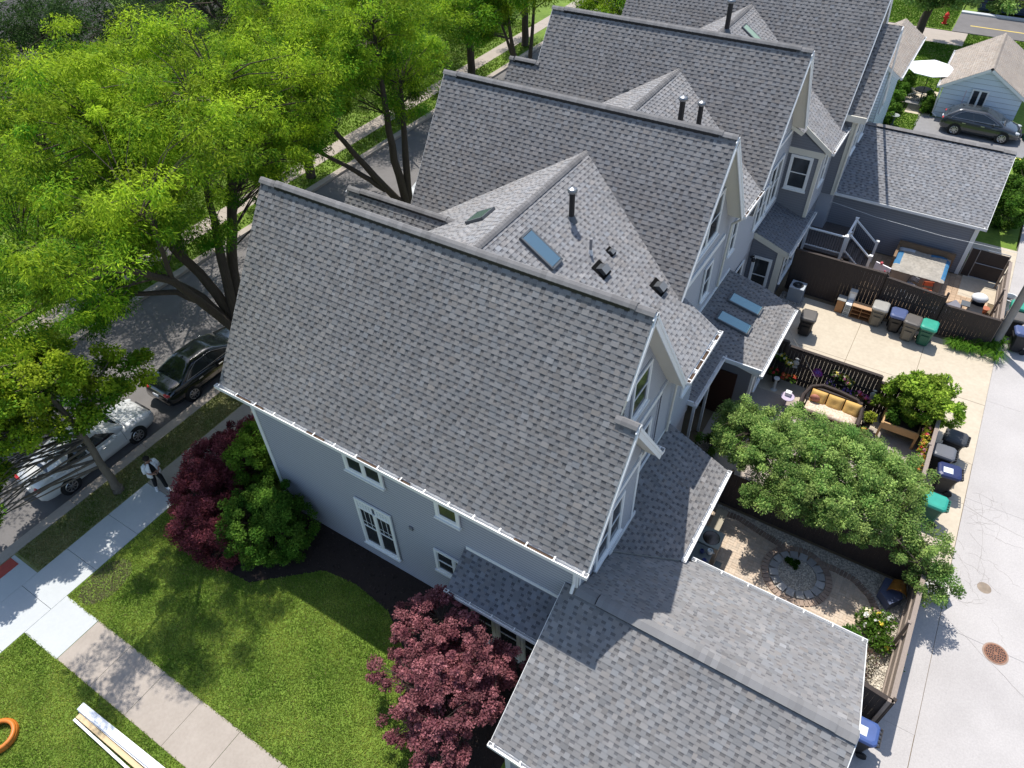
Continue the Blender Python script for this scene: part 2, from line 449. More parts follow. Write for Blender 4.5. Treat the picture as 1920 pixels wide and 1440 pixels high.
slab_struct("ground", [(-160, -60, -0.9, 160, 200, -0.25)], M_GRASS)
slab_struct("road", [(-29.9, -60, -0.3, -22.1, 69.5, -0.13)], M_ASPH)
slab_struct("lawn", [(-18.7, -30, -0.3, -3.6, 8.6, 0.0), (-18.7, 8.6, -.3, -15.0, 60, 0.0), (-31.75, -60, -.3, -30.35, 69, 0.0), (-70, -60, -.3, -32.95, 69, 0.0), (-15, 36, -.3, 4.9, 69.6, -0.004)], M_GRASS)
slab_struct("parkway", [(-21.65, -60, -0.3, -20.3, 69, 0.0)], M_PARK)
slab_struct("yard_soil", [(-15.0, 8.6, -.3, 5.0, 36, -0.008), (-3.6, -30, -.3, 5.0, 8.6, -0.008)], M_DIRT)

# concrete with real joints: separate slabs with 1 cm gaps
def paving(name, m, x0, y0, x1, y1, nx, ny, z=0.012, gap=0.012, base=-0.3, extra=None):
    mb = MB()
    for i in range(nx):
        for j in range(ny):
            a = x0+(x1-x0)*i/nx+gap/2; b = x0+(x1-x0)*(i+1)/nx-gap/2
            c = y0+(y1-y0)*j/ny+gap/2; d = y0+(y1-y0)*(j+1)/ny-gap/2
            dz = rnd.uniform(-.002, .002)
            mb.box(a, c, base, b, d, z+dz)
    for e in (extra or []): mb.box(*e)
    return struct(mb.build(name, m))
paving("sidewalk_new", M_CONC_N, -20.3, -6.55, -18.7, 6.45, 1, 8)
paving("sidewalk", M_CONC, -20.3, 6.45, -18.7, 62.5, 1, 36)
paving("ramp", M_CONC_N, -21.62, -0.25, -20.3, 2.13, 1, 1, z=0.008)
paving("tactile_strip", mat("red_tactile", (0.42, 0.07, 0.05), 0.8, 0.3, 12), -21.62, -0.1, -21.15, 2.0, 1, 1, z=0.016)
paving("path_new", M_CONC_N, -18.7, 0.66, -17.06, 2.13, 1, 1)
paving("path", M_CONC, -17.05, 0.68, -6.0, 2.13, 7, 1)
paving("curb", M_CONC, -22.1, -60, -21.65, 69, 1, 42, z=0.01)
paving("curb_far", M_CONC, -30.35, -60, -29.9, 69, 1, 42, z=0.01)
paving("sidewalk_far", M_CONC, -32.95, -60, -31.75, 69, 1, 70)
paving("alley", M_ALLEY, 5.0, -12, 9.5, 70, 1, 15, z=0.0, gap=0.008)
paving("alley_apron", M_LOT, 3.3, 16.4, 4.99, 22.5, 1, 3, z=0.006)
paving("parking_pad", M_LOT, -2.9, 22.5, 5.0, 29.35, 3, 2, z=0.008, gap=0.016)
paving("alley_edge", M_ALLEY, 3.0, -12, 4.99, 11.6, 1, 4, z=-0.001)
slab_struct("east_lots", [(9.5, -60, -.3, 160, 69, 0.001)], mat("east_gravel", (.36, .34, .32), .95, .4, 1.0, .3, 30))
slab_struct("alley_verge", [(4.1, 11.6, -.3, 4.99, 16.4, -0.002)], M_ALLEY)
paving("garage_apron", M_LOT, 3.0, 33.0, 5.0, 38.2, 1, 2, z=0.008)
slab_struct("driveway", [(-2.0, 48.9, -.3, 4.99, 52.4, 0.006)], mat("driveway_asphalt", (0.24, 0.235, 0.235), 0.9, 0.3, 3))
slab_struct("cross_street", [(-2.6, 69.8, -.3, 70, 74.6, 0.0)], M_ASPH)
slab_struct("cross_lawn", [(-21, 69.8, -.3, -2.6, 90, 0.0)], M_GRASS)
slab_struct("cross_sidewalk", [(-29, 66.5, -.3, -1.4, 69.6, 0.012), (-6.5, 63.0, -.3, -4.9, 66.5, 0.012)], M_CONC)
slab_struct("yard_walk", [(-4.0, 53.8, -.3, -1.5, 56.6, 0.01), (-2.9, 52.3, -.3, -1.4, 53.8, 0.01)], M_LOT)
slab_struct("road_line", [(-1.5, 71.6, 0.0, 30, 71.75, 0.006), (3.9, 48.6, 0.0, 4.3, 48.7, 0.02)], mat("yellow_paint", (0.75, 0.55, 0.12), 0.7, 0.3, 6))

# mulch bed round the house, with a curved front edge
mb = MB()
pts = [(-19.0, 8.43), (-18.7, 7.0), (-17.2, 5.9), (-15.5, 5.4), (-14.0, 5.5), (-13.0, 6.4), (-12.2, 7.1), (-11.0, 7.25), (-9.5, 7.05), (-8.3, 6.3), (-7.5, 5.4), (-6.8, 4.6), (-6.0, 4.0), (-5.0, 3.6), (-4.1, 3.4), (-4.1, 8.43)]
mb.prism([(x, y, -0.01) for x, y in pts], (0, 0, 0.03))
struct(mb.build("mulch_bed", M_MULCH))
n = 5000
cc = np.column_stack([nrng.uniform(-19, -4.1, n), nrng.uniform(3, 8.4, n)])
def inpoly(P, poly):
    x, y = P[:, 0], P[:, 1]; ins = np.zeros(len(P), bool); j = len(poly)-1
    for i in range(len(poly)):
        xi, yi = poly[i]; xj, yj = poly[j]
        c = ((yi > y) != (yj > y)) & (x < (xj-xi)*(y-yi)/(yj-yi+1e-9)+xi); ins ^= c; j = i
    return ins
cc = cc[inpoly(cc, pts)]

def chips(name, pos, size, cols, m, z=0.02, label=None, lift=0.02):
    """scattered small flat stones or chips, one stuff object"""
    n = len(pos); a = nrng.uniform(0, math.pi*2, n); s = nrng.uniform(size[0], size[1], n)[:, None]
    ux = np.column_stack([np.cos(a), np.sin(a), nrng.normal(0, .25, n)])*s
    uy = np.column_stack([-np.sin(a), np.cos(a), nrng.normal(0, .25, n)])*s*nrng.uniform(.45, .8, n)[:, None]
    c = np.column_stack([pos, z+nrng.uniform(0, lift, n)])
    up = np.array([0, 0, 1])*s*.5
    q = [c-ux-uy, c+ux-uy*.8, c+ux*.8+uy, c-ux*.9+uy]; t = [c-ux*.55-uy*.5+up, c+ux*.6-uy*.5+up, c+ux*.5+uy*.5+up, c-ux*.5+uy*.5+up]
    faces = [t[0], t[1], t[2], t[3]]
    for i in range(4):
        j = (i+1) % 4; faces += [q[i], q[j], t[j], t[i]]
    V = np.stack(faces, axis=1).reshape(-1, 3)
    cols = np.repeat(cols, 5, axis=0)
    o = np_mesh(name, V, 5*n, m, cols); tag(o, label, None, None, "stuff"); return o
chips("mulch", cc, (.012, .035), np.array([0.03, 0.02, 0.016])*nrng.uniform(.3, 2.2, (len(cc), 1)), M_STONE, z=0.022, lift=.02)

# ---------------------------------------------------------------- yard 1: pavers and white gravel
mb = MB(); rg = random.Random(3)
PAV = [(-3.9, 11.2), (-3.9, 15.9), (-2.15, 15.9), (-1.37, 15.95), (-0.51, 15.75), (0.37, 15.6), (1.29, 15.6), (1.92, 15.62), (2.5, 15.55), (3.05, 15.2), (3.36, 14.75), (3.42, 14.2), (3.0, 13.3), (2.9, 12.0), (3.2, 11.2)]
def paver_ok(x, y):
    return bool(inpoly(np.array([[x, y]]), PAV)[0])
bw, bh = 0.20, 0.10
i = 0
for gx in np.arange(-4, 3.6, 0.2):
    for gy in np.arange(11.0, 16.2, 0.2):
        k = (int(round(gx/0.2))+int(round(gy/0.2))) % 2
        for s_ in (0, 1):
            if k: x, y, w, h = gx+.1, gy+.05+.1*s_, .2, .1
            else: x, y, w, h = gx+.05+.1*s_, gy+.1, .1, .2
            if paver_ok(x, y) and ((x-.9)/.86)**2+((y-14.78)/.86)**2 > 1:
                t = rg.uniform(.88, 1.08); wv = rg.uniform(-.015, .015)
                mb.box(x-w/2+.004, y-h/2+.004, -.06, x+w/2-.004, y+h/2-.004, .006+rg.uniform(0, .003), (.56*t+wv, .455*t, .35*t-wv*.5))
# ring of edging bricks round the planting circle and one ring of blocks
for rad, nn, w, l, c0 in ((.98, 44, .12, .2, (.36, .27, .21)), (.72, 16, .24, .26, (.42, .41, .39))):
    for q in range(nn):
        a = 2*math.pi*q/nn; t = rg.uniform(.75, 1.15)
        mb.obox((.9+rad*math.cos(a), 14.78+rad*math.sin(a), .01+(.04 if rad < .9 else .004)), (l, w, .07), rz=a, col=(c0[0]*t, c0[1]*t, c0[2]*t))
# curved soldier course along the patio edge
for (xa, ya), (xb, yb) in zip(PAV[2:12], PAV[3:13]):
    L_ = math.hypot(xb-xa, yb-ya); n_ = max(1, int(L_/.1))
    for q in range(n_):
        x = xa+(xb-xa)*(q+.5)/n_; y = ya+(yb-ya)*(q+.5)/n_; t = rg.uniform(.7, 1.05)
        mb.obox((x, y, .012), (.09, .2, .07), rz=math.atan2(yb-ya, xb-xa), col=(.34*t, .25*t, .19*t))
struct(mb.build("paver_patio", M_PAVER))
struct(MB().box(-3.9, 11.2, -.1, 4.1, 16.2, -.004).build("gravel_bed", mat("gravel_base", (.45, .41, .34), .95, .5, 20)))
n = 26000
P_ = np.column_stack([nrng.uniform(-3.8, 4.05, n), nrng.uniform(11.3, 16.15, n)])
okm = ~inpoly(P_, PAV)
inn = (((P_[:, 0]-.9)**2+(P_[:, 1]-14.78)**2) < .6**2)
P_ = P_[okm | inn]; tone = nrng.uniform(.7, 1.15, (len(P_), 1))
chips("white_gravel", P_, (.014, .034), np.array([.66, .60, .50])*tone, M_STONE, z=0.0, label="white landscape gravel around the brick patio", lift=.03)
n = 3200
P_ = np.column_stack([nrng.uniform(-3.9, -2.9, n), nrng.uniform(28.2, 29.3, n)])
chips("grey_gravel", P_, (.015, .04), np.array([.4, .37, .33])*nrng.uniform(.4, 1.3, (n, 1)), M_STONE, z=0.0, label="grey gravel around the air conditioner", lift=.03)
# yard 3 pavers
mb = MB()
for gx in np.arange(-1.0, 4.2, 0.22):
    for gy in np.arange(29.6, 34.6, 0.22):
        t = rg.uniform(.8, 1.15)
        mb.box(gx+.005, gy+.005, -.05, gx+.215, gy+.215, .004+rg.uniform(0, .003), (.50*t, .36*t, .24*t))
struct(mb.build("paver_terrace", M_PAVER))
slab_struct("yard_patio", [(-3.9, 16.5, -.2, 3.3, 23.4, 0.004)], M_CONC)

# ---------------------------------------------------------------- grass blades
def blades(name, rects, dens, h, cols, label, excl=None, w=0.012):
    out = []; cl = []
    for (x0, y0, x1, y1) in rects:
        n = int(dens*(x1-x0)*(y1-y0)); P = np.column_stack([nrng.uniform(x0, x1, n), nrng.uniform(y0, y1, n)])
        if excl is not None: P = P[~excl(P)]
        n = len(P)
        f = (np.sin(P[:, 0]*1.7+np.sin(P[:, 1]*1.3)*1.5)*np.cos(P[:, 1]*2.1+P[:, 0]*.6)+np.sin(P[:, 0]*5.3+1)*np.sin(P[:, 1]*4.7)*.5+nrng.normal(0, .45, n))
        a = nrng.uniform(0, 2*math.pi, n); hh = nrng.uniform(h*.6, h*1.35, n); lean = nrng.uniform(.2, .9, n)*hh; la = nrng.uniform(0, 2*math.pi, n)
        d = np.column_stack([np.cos(a), np.sin(a), np.zeros(n)])*w*nrng.uniform(.7, 1.5, n)[:, None]
        b = np.column_stack([P, np.zeros(n)]); t = b+np.column_stack([np.cos(la)*lean, np.sin(la)*lean, hh])
        out.append(np.stack([b-d, b+d, t+d*.3, t-d*.3], axis=1).reshape(-1, 3))
        k = np.clip((f+1.5)/3, 0, 1)[:, None]; dp = ((P[:, 0]+18.05)/.6)**2+((P[:, 1]-3.1)/.9)**2 < 1
        c = np.array(cols[0])*(1-k)+np.array(cols[1])*k
        c = c*nrng.uniform(.7, 1.25, (n, 1)); c[dp] = np.array([.34, .32, .17])*nrng.uniform(.6, 1.1, (dp.sum(), 1)); dry = nrng.random(n) < .06; c[dry] = np.array([.42, .36, .16])*nrng.uniform(.5, 1, (dry.sum(), 1))
        cl.append(c)
    V = np.concatenate(out); C = np.concatenate(cl)
    o = np_mesh(name, V, len(V)//4, M_BLADE, C); return tag(o, label, None, None, "stuff")
mulch_ex = lambda P: inpoly(P, pts) | ((P[:, 1] > .70) & (P[:, 1] < 2.09) & (P[:, 0] > -18.8) & (P[:, 0] < -6))
blades("grass", [(-18.66, -2.6, -4.2, 8.4)], 2000, .045, ((.15, .28, .03), (.50, .56, .12)), "short green lawn grass in front of the house", mulch_ex)
blades("grass_parkway", [(-21.62, 2.2, -20.33, 12), (-21.62, -3, -20.33, -.35)], 1500, .04, ((.09, .17, .015), (.40, .34, .16)), "thin patchy grass between kerb and sidewalk")
blades("grass_back", [(-3.9, 49.2, -1.9, 52.2), (-6, 57, -1.4, 66.4), (-14, 69.9, -2.7, 76), (-1.4, 64, 3, 69.5), (-3.9, 56.6, -1.5, 57)], 300, .06, ((.05, .14, .01), (.13, .24, .02)), "green grass behind the white garage", w=.03)
blades("grass_far", [(-31.7, 8, -30.4, 52), (-38, 6, -33, 56)], 110, .08, ((.07, .15, .01), (.2, .3, .03)), "grass strip across the street", w=.035)

# ================================================================ houses
M_SL = 1.42
GEN = dict(base=SH_BASE)
def gable_body(parent, x0, x1, y0, y1, yr, ztop_r, slope_, m, name="wall"):
    ze0 = ztop_r-slope_*(yr-y0); ze1 = ztop_r-slope_*(y1-yr)
    mb = MB(); mb.prism([(x0, y0, -.05), (x0, y1, -.05), (x0, y1, ze1), (x0, yr, ztop_r), (x0, y0, ze0)], (x1-x0, 0, 0))
    return mb.build(name, m, parent)

def rake(parent, x, pts, w=0.03, h=0.2, name="rake_board"):
    """sloping barge boards at x through the points (y,z), given along the top edge"""
    mb = MB()
    for (ya, za), (yb, zb) in zip(pts[:-1], pts[1:]):
        a, b = Vector((x, ya, za)), Vector((x, yb, zb)); d = (b-a).normalized(); up = Vector((0, -d.z, d.y))
        if up.z < 0: up = -up
        mb.prism([a-up*.02, b-up*.02, b-up*h, a-up*h], (w, 0, 0))
        mb.prism([a-up*.0+Vector((w, 0, 0)), b+Vector((w, 0, 0)), b-up*.07+Vector((w, 0, 0)), a-up*.07+Vector((w, 0, 0))], (.02, 0, 0))
    return mb.build(name, M_WHITE, parent)

# --- house 1
H1 = empty("townhouse", (-9.4, 11.45, 0), "grey townhouse with a steep shingle roof and plain side wall beside the front lawn", "house", "grey shingled townhouses in a row")
yr, zr = 11.45, 11.08
S_W, N_Z = 8.45, 14.45
# slopes (south slope also covers the narrower rear bay)
y_at = lambda z, yr=yr, zr=zr: yr-(zr-z)/M_SL
slope(H1, -15.42, -3.84, yr, zr, 8.0, zr-M_SL*(yr-8.0), 1, polys=[[(-15.42, 8.0), (-3.84, 8.0), (-3.84, yr), (-15.42, yr)], [(-3.84, 8.0), (-3.39, 8.0), (-3.39, 10.07), (-3.84, 10.07)]])
slope(H1, -15.42, -3.84, yr, zr, 14.95, zr-M_SL*(14.95-yr), 2, tab=(.4, .9))
ridge_cap(H1, (-15.44, yr, zr+.01), (-3.84, yr, zr+.01), 5)
# bay roof north side
zb = zr-M_SL*(yr-10.07)
slope(H1, -4.3, -3.39, 10.07, zb, 12.2, zb-M_SL*2.13, 3)
ridge_cap(H1, (-3.92, 10.07, zb+.005), (-3.39, 10.07, zb+.01), 6, raised=False)
rake(H1, -3.84, [(10.3, zr-M_SL*(yr-10.3)), (yr, zr), (14.95, zr-M_SL*(14.95-yr))])
rake(H1, -3.39, [(8.0, zr-M_SL*(yr-8.0)), (10.07, zb), (12.2, zb-M_SL*2.13)])
rake(H1, -15.45, [(8.0, zr-M_SL*(yr-8.0)), (yr, zr)])
gutter(H1, (-15.5, 7.99, 6.18), (-3.33, 7.99, 6.18), (0, -1, 0), seed=3, prob=.25)
gutter(H1, (-3.80, 12.22, 6.1), (-3.36, 12.22, 6.1), (0, 1, 0), False, straps=2)
gable_body(H1, -15.0, -4.35, 8.47, 14.45, yr, zr-.2, M_SL, M_SIDING)
gable_body(H1, -4.36, -3.82, 8.475, 11.75, 10.07, zb-.2, M_SL, M_SIDING)
mb = MB()
siding(mb, (0, 8.455, 0), (1, 0, 0), [[(-15.0, 0), (-3.8, 0), (-3.8, 6.65), (-15.0, 6.65)]], nrm=(0, -1, 0))
mb.build("siding", M_SIDING, H1); mb = MB()
siding(mb, (-4.34, 0, 0), (0, 1, 0), [[(11.6, 2.5), (14.9, 2.5), (14.9, 6.0), (11.6, 10.6)]], nrm=(1, 0, 0), lap=.115)
siding(mb, (-3.815, 0, 0), (0, 1, 0), [[(8.47, 3), (11.75, 3), (11.75, 6.4), (10.07, 8.8), (8.47, 6.5)]], nrm=(1, 0, 0))
mb.build("siding_rear_lit", M_SIDING_LIT, H1)
mb = MB(); mb.box(-15.03, 8.40, 0, -14.88, 8.43, 6.3); mb.build("corner_board", M_WHITE, H1); mb = MB()
mb.box(-3.90, 8.40, 3.9, -3.77, 8.455, 6.3); mb.box(-3.81, 8.42, 4.0, -3.77, 8.56, 6.3)
mb.build("corner_board", M_WHITE, H1); mb = MB(); mb.box(-3.80, 11.65, 3.2, -3.765, 11.78, 6.3)
mb.build("corner_board", M_WHITE, H1)
mb = MB(); mb.box(-15.42, 8.02, 5.98, -3.4, 8.45, 6.03); mb.build("eave_soffit", M_WHITE, H1)
mb = MB(); mb.box(-3.81, 8.5, 5.98, -3.75, 12.0, 6.16); mb.box(-4.34, 11.75, 5.98, -4.27, 14.9, 6.16); mb.build("trim_band", M_WHITE, H1)
mb = MB(); mb.tube([(-3.86, 8.36, 6.05), (-3.86, 8.36, 4.75), (-3.86, 8.22, 4.5)], .045, 8); mb.build("downspout", M_GUT, H1)
window(H1, (-10.60, 8.43, 5.22), (1, 0, 0), (0, -1, 0), 1.42, 1.5, split=2)
window(H1, (-7.69, 8.43, 5.2), (1, 0, 0), (0, -1, 0), .80, 1.4)
window(H1, (-10.64, 8.43, 1.93), (1, 0, 0), (0, -1, 0), 1.42, 2.35, split=2, grille=True, top_h=.34)
window(H1, (-7.70, 8.43, 2.12), (1, 0, 0), (0, -1, 0), 1.42, 1.1, split=2)
window(H1, (-3.80, 10.07, 4.95), (0, 1, 0), (1, 0, 0), 1.5, 1.75, split=2, name="window_bay")
window(H1, (-4.33, 13.4, 4.9), (0, 1, 0), (1, 0, 0), .7, 1.3)
window(H1, (-4.33, 12.5, 7.6), (0, 1, 0), (1, 0, 0), 1.1, 1.5)
mb = MB(); mb.box(-9.25, 8.38, 2.95, -9.13, 8.45, 3.1); mb.build("wall_vent", M_SIDING_D, H1)

# connector between houses: body, cross gable roof
def connector(parent, y0, y1, xw, xe, xr=-9.54, zr_=9.89, ke=.65, kw=.56, seed=20, polyE=None, polyW=None, xe_eave=-3.85, xw_eave=-15.1, gut=None, wx=None):
    mb = MB(); wx = wx or xe_eave-.45
    mb.prism([(xw, y0, -.05), (wx, y0, -.05), (wx, y0, zr_-.25-ke*(wx-xr)), (xr, y0, zr_-.25), (xw, y0, zr_-.25-kw*(xr-xw))], (0, y1-y0, 0))
    mb.build("wall_link", M_SIDING, parent)
    slope(parent, 0, 0, xr, zr_, xe_eave, zr_-ke*(xe_eave-xr), seed, polys=polyE, axis='y', name="roof_cross_east", base=(.29, .286, .285))
    slope(parent, 0, 0, xr, zr_, xw_eave, zr_-kw*(xr-xw_eave), seed+1, polys=polyW, axis='y', name="roof_cross_west", base=(.29, .286, .285))
connector(H1, 14.2, 17.45, -14.7, None, polyE=[[(12.32, -9.54), (14.95, -3.85), (17.52, -3.85), (17.52, -9.54)], [(17.52, -9.54), (17.52, -5.3), (19.34, -9.54)]], polyW=[[(12.32, -9.54), (14.53, -15.1), (17.0, -15.1), (19.34, -9.54)]], wx=-4.30)
ridge_cap(H1, (-9.54, 12.3, 9.89), (-9.54, 19.3, 9.89), 8)
mb = MB(); mb.box(-3.87, 14.98, 5.98, -3.83, 17.54, 6.15); mb.prism([(-3.86, 17.5, 6.14), (-5.2, 17.5, 7.0), (-5.2, 17.5, 6.8), (-3.86, 17.5, 5.94)], (0, .035, 0)); mb.build("fascia", M_WHITE, H1)
gutter(H1, (-3.83, 14.93, 6.16), (-3.83, 17.58, 6.16), (1, 0, 0), True, 9, straps=.5)
mb = MB(); siding(mb, (-4.285, 0, 0), (0, 1, 0), [[(14.3, 2.5), (17.45, 2.5), (17.45, 6.15), (14.3, 6.15)]], nrm=(1, 0, 0)); mb.build("siding_link", M_SIDING_LIT, H1)
window(H1, (-4.28, 16.55, 5.0), (0, 1, 0), (1, 0, 0), .75, 1.5)
mb = MB(); mb.tube([(-3.72, 15.1, 6.05), (-4.15, 15.2, 5.7), (-4.2, 15.2, 3.6)], .04, 8); mb.build("downspout_rear", M_CREAM, H1)
# front gable between houses 1 and 2
slope(H1, -16.95, -12.4, 15.97, 8.25, 14.2, 8.25-M_SL*1.77, 31)
slope(H1, -16.95, -12.4, 15.97, 8.25, 17.7, 8.25-M_SL*1.73, 32, tab=(.4, .9))
ridge_cap(H1, (-16.95, 15.97, 8.26), (-12.3, 15.97, 8.26), 33)
gable_body(H1, -16.5, -14.0, 14.5, 17.4, 15.97, 8.05, M_SL, M_SIDING, "wall_front")
rake(H1, -16.98, [(14.2, 8.25-M_SL*1.77), (15.97, 8.25), (17.7, 8.25-M_SL*1.73)])

# lean-to at the rear of house 1
lz = lambda x: 2.75+.36*(-2.12-x)
slope(H1, 10.2, 15.5, -4.28, lz(-4.28), -2.12, 2.75, 40, polys=[[(10.2, -4.28), (11.62, -2.12), (15.38, -2.12), (15.62, -4.28)]], axis='y', name="roof_leanto", thick=.13)
gutter(H1, (-2.11, 11.62, 2.74), (-2.11, 15.42, 2.74), (1, 0, 0), False, 41)
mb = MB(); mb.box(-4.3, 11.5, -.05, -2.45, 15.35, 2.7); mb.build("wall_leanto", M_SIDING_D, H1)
mb = MB(); mb.box(-3.80, 10.3, lz(-3.8)-.05, -3.76, 12.0, lz(-3.8)+.12); mb.box(-4.29, 12.0, lz(-4.3)-.05, -4.25, 15.65, lz(-4.3)+.12); mb.build("flashing", M_WHITE, H1)
mb = MB(); mb.tube([(-2.0, 11.66, 2.6), (-2.0, 11.55, 2.45), (-2.1, 11.3, 2.5)], .045, 8); mb.build("gutter_elbow", M_GUT, H1)
window(H1, (-2.44, 13.5, 1.6), (0, 1, 0), (1, 0, 0), 1.6, 1.3, split=2)

# entry shed roof and bay on the south wall
ez = lambda y: 3.55-.72*(8.45-y)
slope(H1, -7.25, -4.12, 8.44, 3.55, 7.45, ez(7.45), 45, name="roof_entry", thick=.12, base=(.19, .195, .21))
gutter(H1, (-7.28, 7.44, ez(7.45)), (-4.2, 7.44, ez(7.45)), (0, -1, 0), False, 46, w=.09)
mb = MB(); mb.box(-7.2, 8.40, 3.54, -4.3, 8.46, 3.68); mb.build("flashing_entry", M_WHITE, H1)
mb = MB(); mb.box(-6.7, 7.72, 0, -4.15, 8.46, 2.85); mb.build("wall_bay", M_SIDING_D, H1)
for i in range(3): window(H1, (-6.25+.82*i, 7.715, 1.55), (1, 0, 0), (0, -1, 0), .80, 2.2, name="window_entry")

# --- garage 1 (attached to house 1)
G1 = empty("garage", (-.5, 8.4, 0), "low garage with a light grey shingle roof joined to the nearest house", "garage", "grey garages behind the townhouses")
GK = .57
gy, gz = 8.4, 4.5
slope(G1, -4.12, 2.9, gy, gz, 4.85, gz-GK*3.55, 50, polys=[[(-4.12, 4.85), (2.9, 4.85), (2.9, gy), (-4.12, gy)]], base=(.24, .236, .232), dkf=.60)
slope(G1, -3.75, 2.9, gy, gz, 11.95, gz-GK*3.55, 51, polys=[[(-3.75, gy), (2.9, gy), (2.9, 11.95), (-1.7, 11.95), (-3.75, 10.9)]], base=(.255, .25, .247), dkf=.68)
ridge_cap(G1, (-3.78, gy, gz+.01), (2.9, gy, gz+.01), 52, half=.17, drop=.07, base=(.25, .247, .245))
gutter(G1, (-1.9, 11.96, gz-GK*3.55), (2.92, 11.96, gz-GK*3.55), (0, 1, 0), False, 53, w=.11)
gutter(G1, (-4.15, 4.84, gz-GK*3.55), (2.92, 4.84, gz-GK*3.55), (0, -1, 0), False, 54, w=.11)
gable_body(G1, -3.95, 2.65, 5.2, 11.6, gy, gz-.2, GK, M_SIDING)
mb = MB(); siding(mb, (0, 5.18, 0), (1, 0, 0), [[(-3.95, 0), (2.65, 0), (2.65, 2.5), (-3.95, 2.5)]], nrm=(0, -1, 0)); mb.build("siding", M_SIDING, G1)
mb = MB(); mb.box(-3.98, 5.14, 0, -3.83, 5.2, 2.5); mb.build("corner_board", M_WHITE, G1)
def rake_k(parent, x, pts_, **k): return rake(parent, x, pts_, **k)
rake(G1, -4.14, [(4.85, gz-GK*3.55), (gy, gz)], h=.14); rake(G1, 2.88, [(4.85, gz-GK*3.55), (gy, gz), (11.95, gz-GK*3.55)], h=.14)

# --- house 2
H2 = empty("townhouse", (-10.3, 20.13, 0), "second grey townhouse from the front lawn, with two skylights on its rear porch roof", "house", "grey shingled townhouses in a row")
yr2, zr2 = 20.13, 11.06
slope(H2, -15.52, -5.08, yr2, zr2, 16.7, zr2-M_SL*3.43, 60)
slope(H2, -15.52, -5.08, yr2, zr2, 23.0, zr2-M_SL*2.87, 61, tab=(.4, .9))
ridge_cap(H2, (-15.54, yr2, zr2+.01), (-5.08, yr2, zr2+.01), 62)
rake(H2, -5.08, [(17.2, zr2-M_SL*(yr2-17.2)), (yr2, zr2), (23.0, zr2-M_SL*2.87)], h=.22)
rake(H2, -15.55, [(16.7, zr2-M_SL*3.43), (yr2, zr2)])
gable_body(H2, -15.0, -5.62, 17.1, 23.3, yr2, zr2-.2, M_SL, M_SIDING)
mb = MB(); siding(mb, (-5.605, 0, 0), (0, 1, 0), [[(17.5, 2.6), (22.9, 2.6), (22.9, 6.95), (20.13, 10.7), (17.5, 7.2)]], nrm=(1, 0, 0))
siding(mb, (-5.6, 0, 0), (0, 1, 0), [[(22.9, 2.6), (27.6, 2.6), (27.6, 7.2), (22.9, 7.2)]], nrm=(1, 0, 0)); mb.build("siding", M_SIDING_LIT, H2)
mb = MB(); mb.box(-5.6, 17.5, 5.95, -5.52, 22.9, 6.15); mb.build("trim_band", M_WHITE, H2)
window(H2, (-5.59, 20.6, 7.7), (0, 1, 0), (1, 0, 0), 2.2, 1.75, split=2)
window(H2, (-5.59, 21.6, 4.85), (0, 1, 0), (1, 0, 0), .8, 1.5)
window(H2, (-5.59, 24.2, 5.3), (0, 1, 0), (1, 0, 0), .7, 1.5)
window(H2, (-5.59, 18.1, 4.6), (0, 1, 0), (1, 0, 0), .8, 1.4)
window(H2, (-5.59, 26.6, 1.4), (0, 1, 0), (1, 0, 0), 1.1, 2.2, name="rear_door")
window(H2, (-5.59, 28.1, 4.6), (0, 1, 0), (1, 0, 0), 1.5, 1.6, split=2)
connector(H2, 23.0, 25.4, -14.9, None, xr=-9.6, seed=63, wx=-5.62, xe_eave=-5.1,
          polyE=[[(21.0, -9.6), (23.0, -5.1), (25.4, -5.1), (27.04, -9.6)]], polyW=[[(21.0, -9.6), (23.2, -15.1), (24.9, -15.1), (27.04, -9.6)]])
ridge_cap(H2, (-9.6, 20.97, 9.89), (-9.6, 27.0, 9.89), 65)
gutter(H2, (-5.08, 22.95, 6.96), (-5.08, 25.4, 6.96), (1, 0, 0), True, 66, straps=.35, w=.11)
mb = MB(); mb.box(-5.12, 22.98, 6.75, -5.08, 25.4, 6.92); mb.tube([(-5.0, 23.1, 6.85), (-5.45, 23.2, 6.4), (-5.5, 23.2, 3.6)], .045, 8); mb.build("downspout", M_CREAM, H2)
# rear porch roof with a shallow, slightly flared slope and a lower wing
pz = lambda x: 2.68+.21*(-2.65-x)
slope(H2, 0, 0, -5.6, pz(-5.6), -2.65, pz(-2.65), 70, polys=[[(20.15, -4.05), (20.15, -2.65), (24.45, -2.65), (24.9, -5.6), (17.3, -5.6), (17.45, -4.05)][:0] or [(20.2, -4.05), (20.2, -2.65), (24.55, -2.65), (24.95, -4.05)], [(17.35, -5.6), (17.35, -4.05), (24.95, -4.05), (24.95, -5.6)]], axis='y', name="roof_porch", thick=.15, trim=M_WHITE)
gutter(H2, (-2.64, 20.15, pz(-2.65)), (-2.64, 24.55, pz(-2.65)), (1, 0, 0), False, 71, w=.12)
gutter(H2, (-4.04, 17.3, pz(-4.05)), (-4.04, 20.25, pz(-4.05)), (1, 0, 0), False, 72, w=.11)
mb = MB(); mb.box(-4.06, 20.12, pz(-4.05)-.2, -2.6, 20.17, pz(-4.05)-.03); mb.box(-5.6, 17.28, 2.9, -4.05, 17.33, 3.1); mb.box(-5.6, 17.35, 3.26, -5.55, 24.9, 3.42)
mb.build("fascia", M_WHITE, H2)
mb = MB(); mb.box(-5.6, 20.35, -.05, -2.95, 24.4, 2.6); mb.box(-5.6, 17.5, -.05, -4.9, 20.35, 2.85); mb.build("wall_porch", M_SIDING_D, H2)
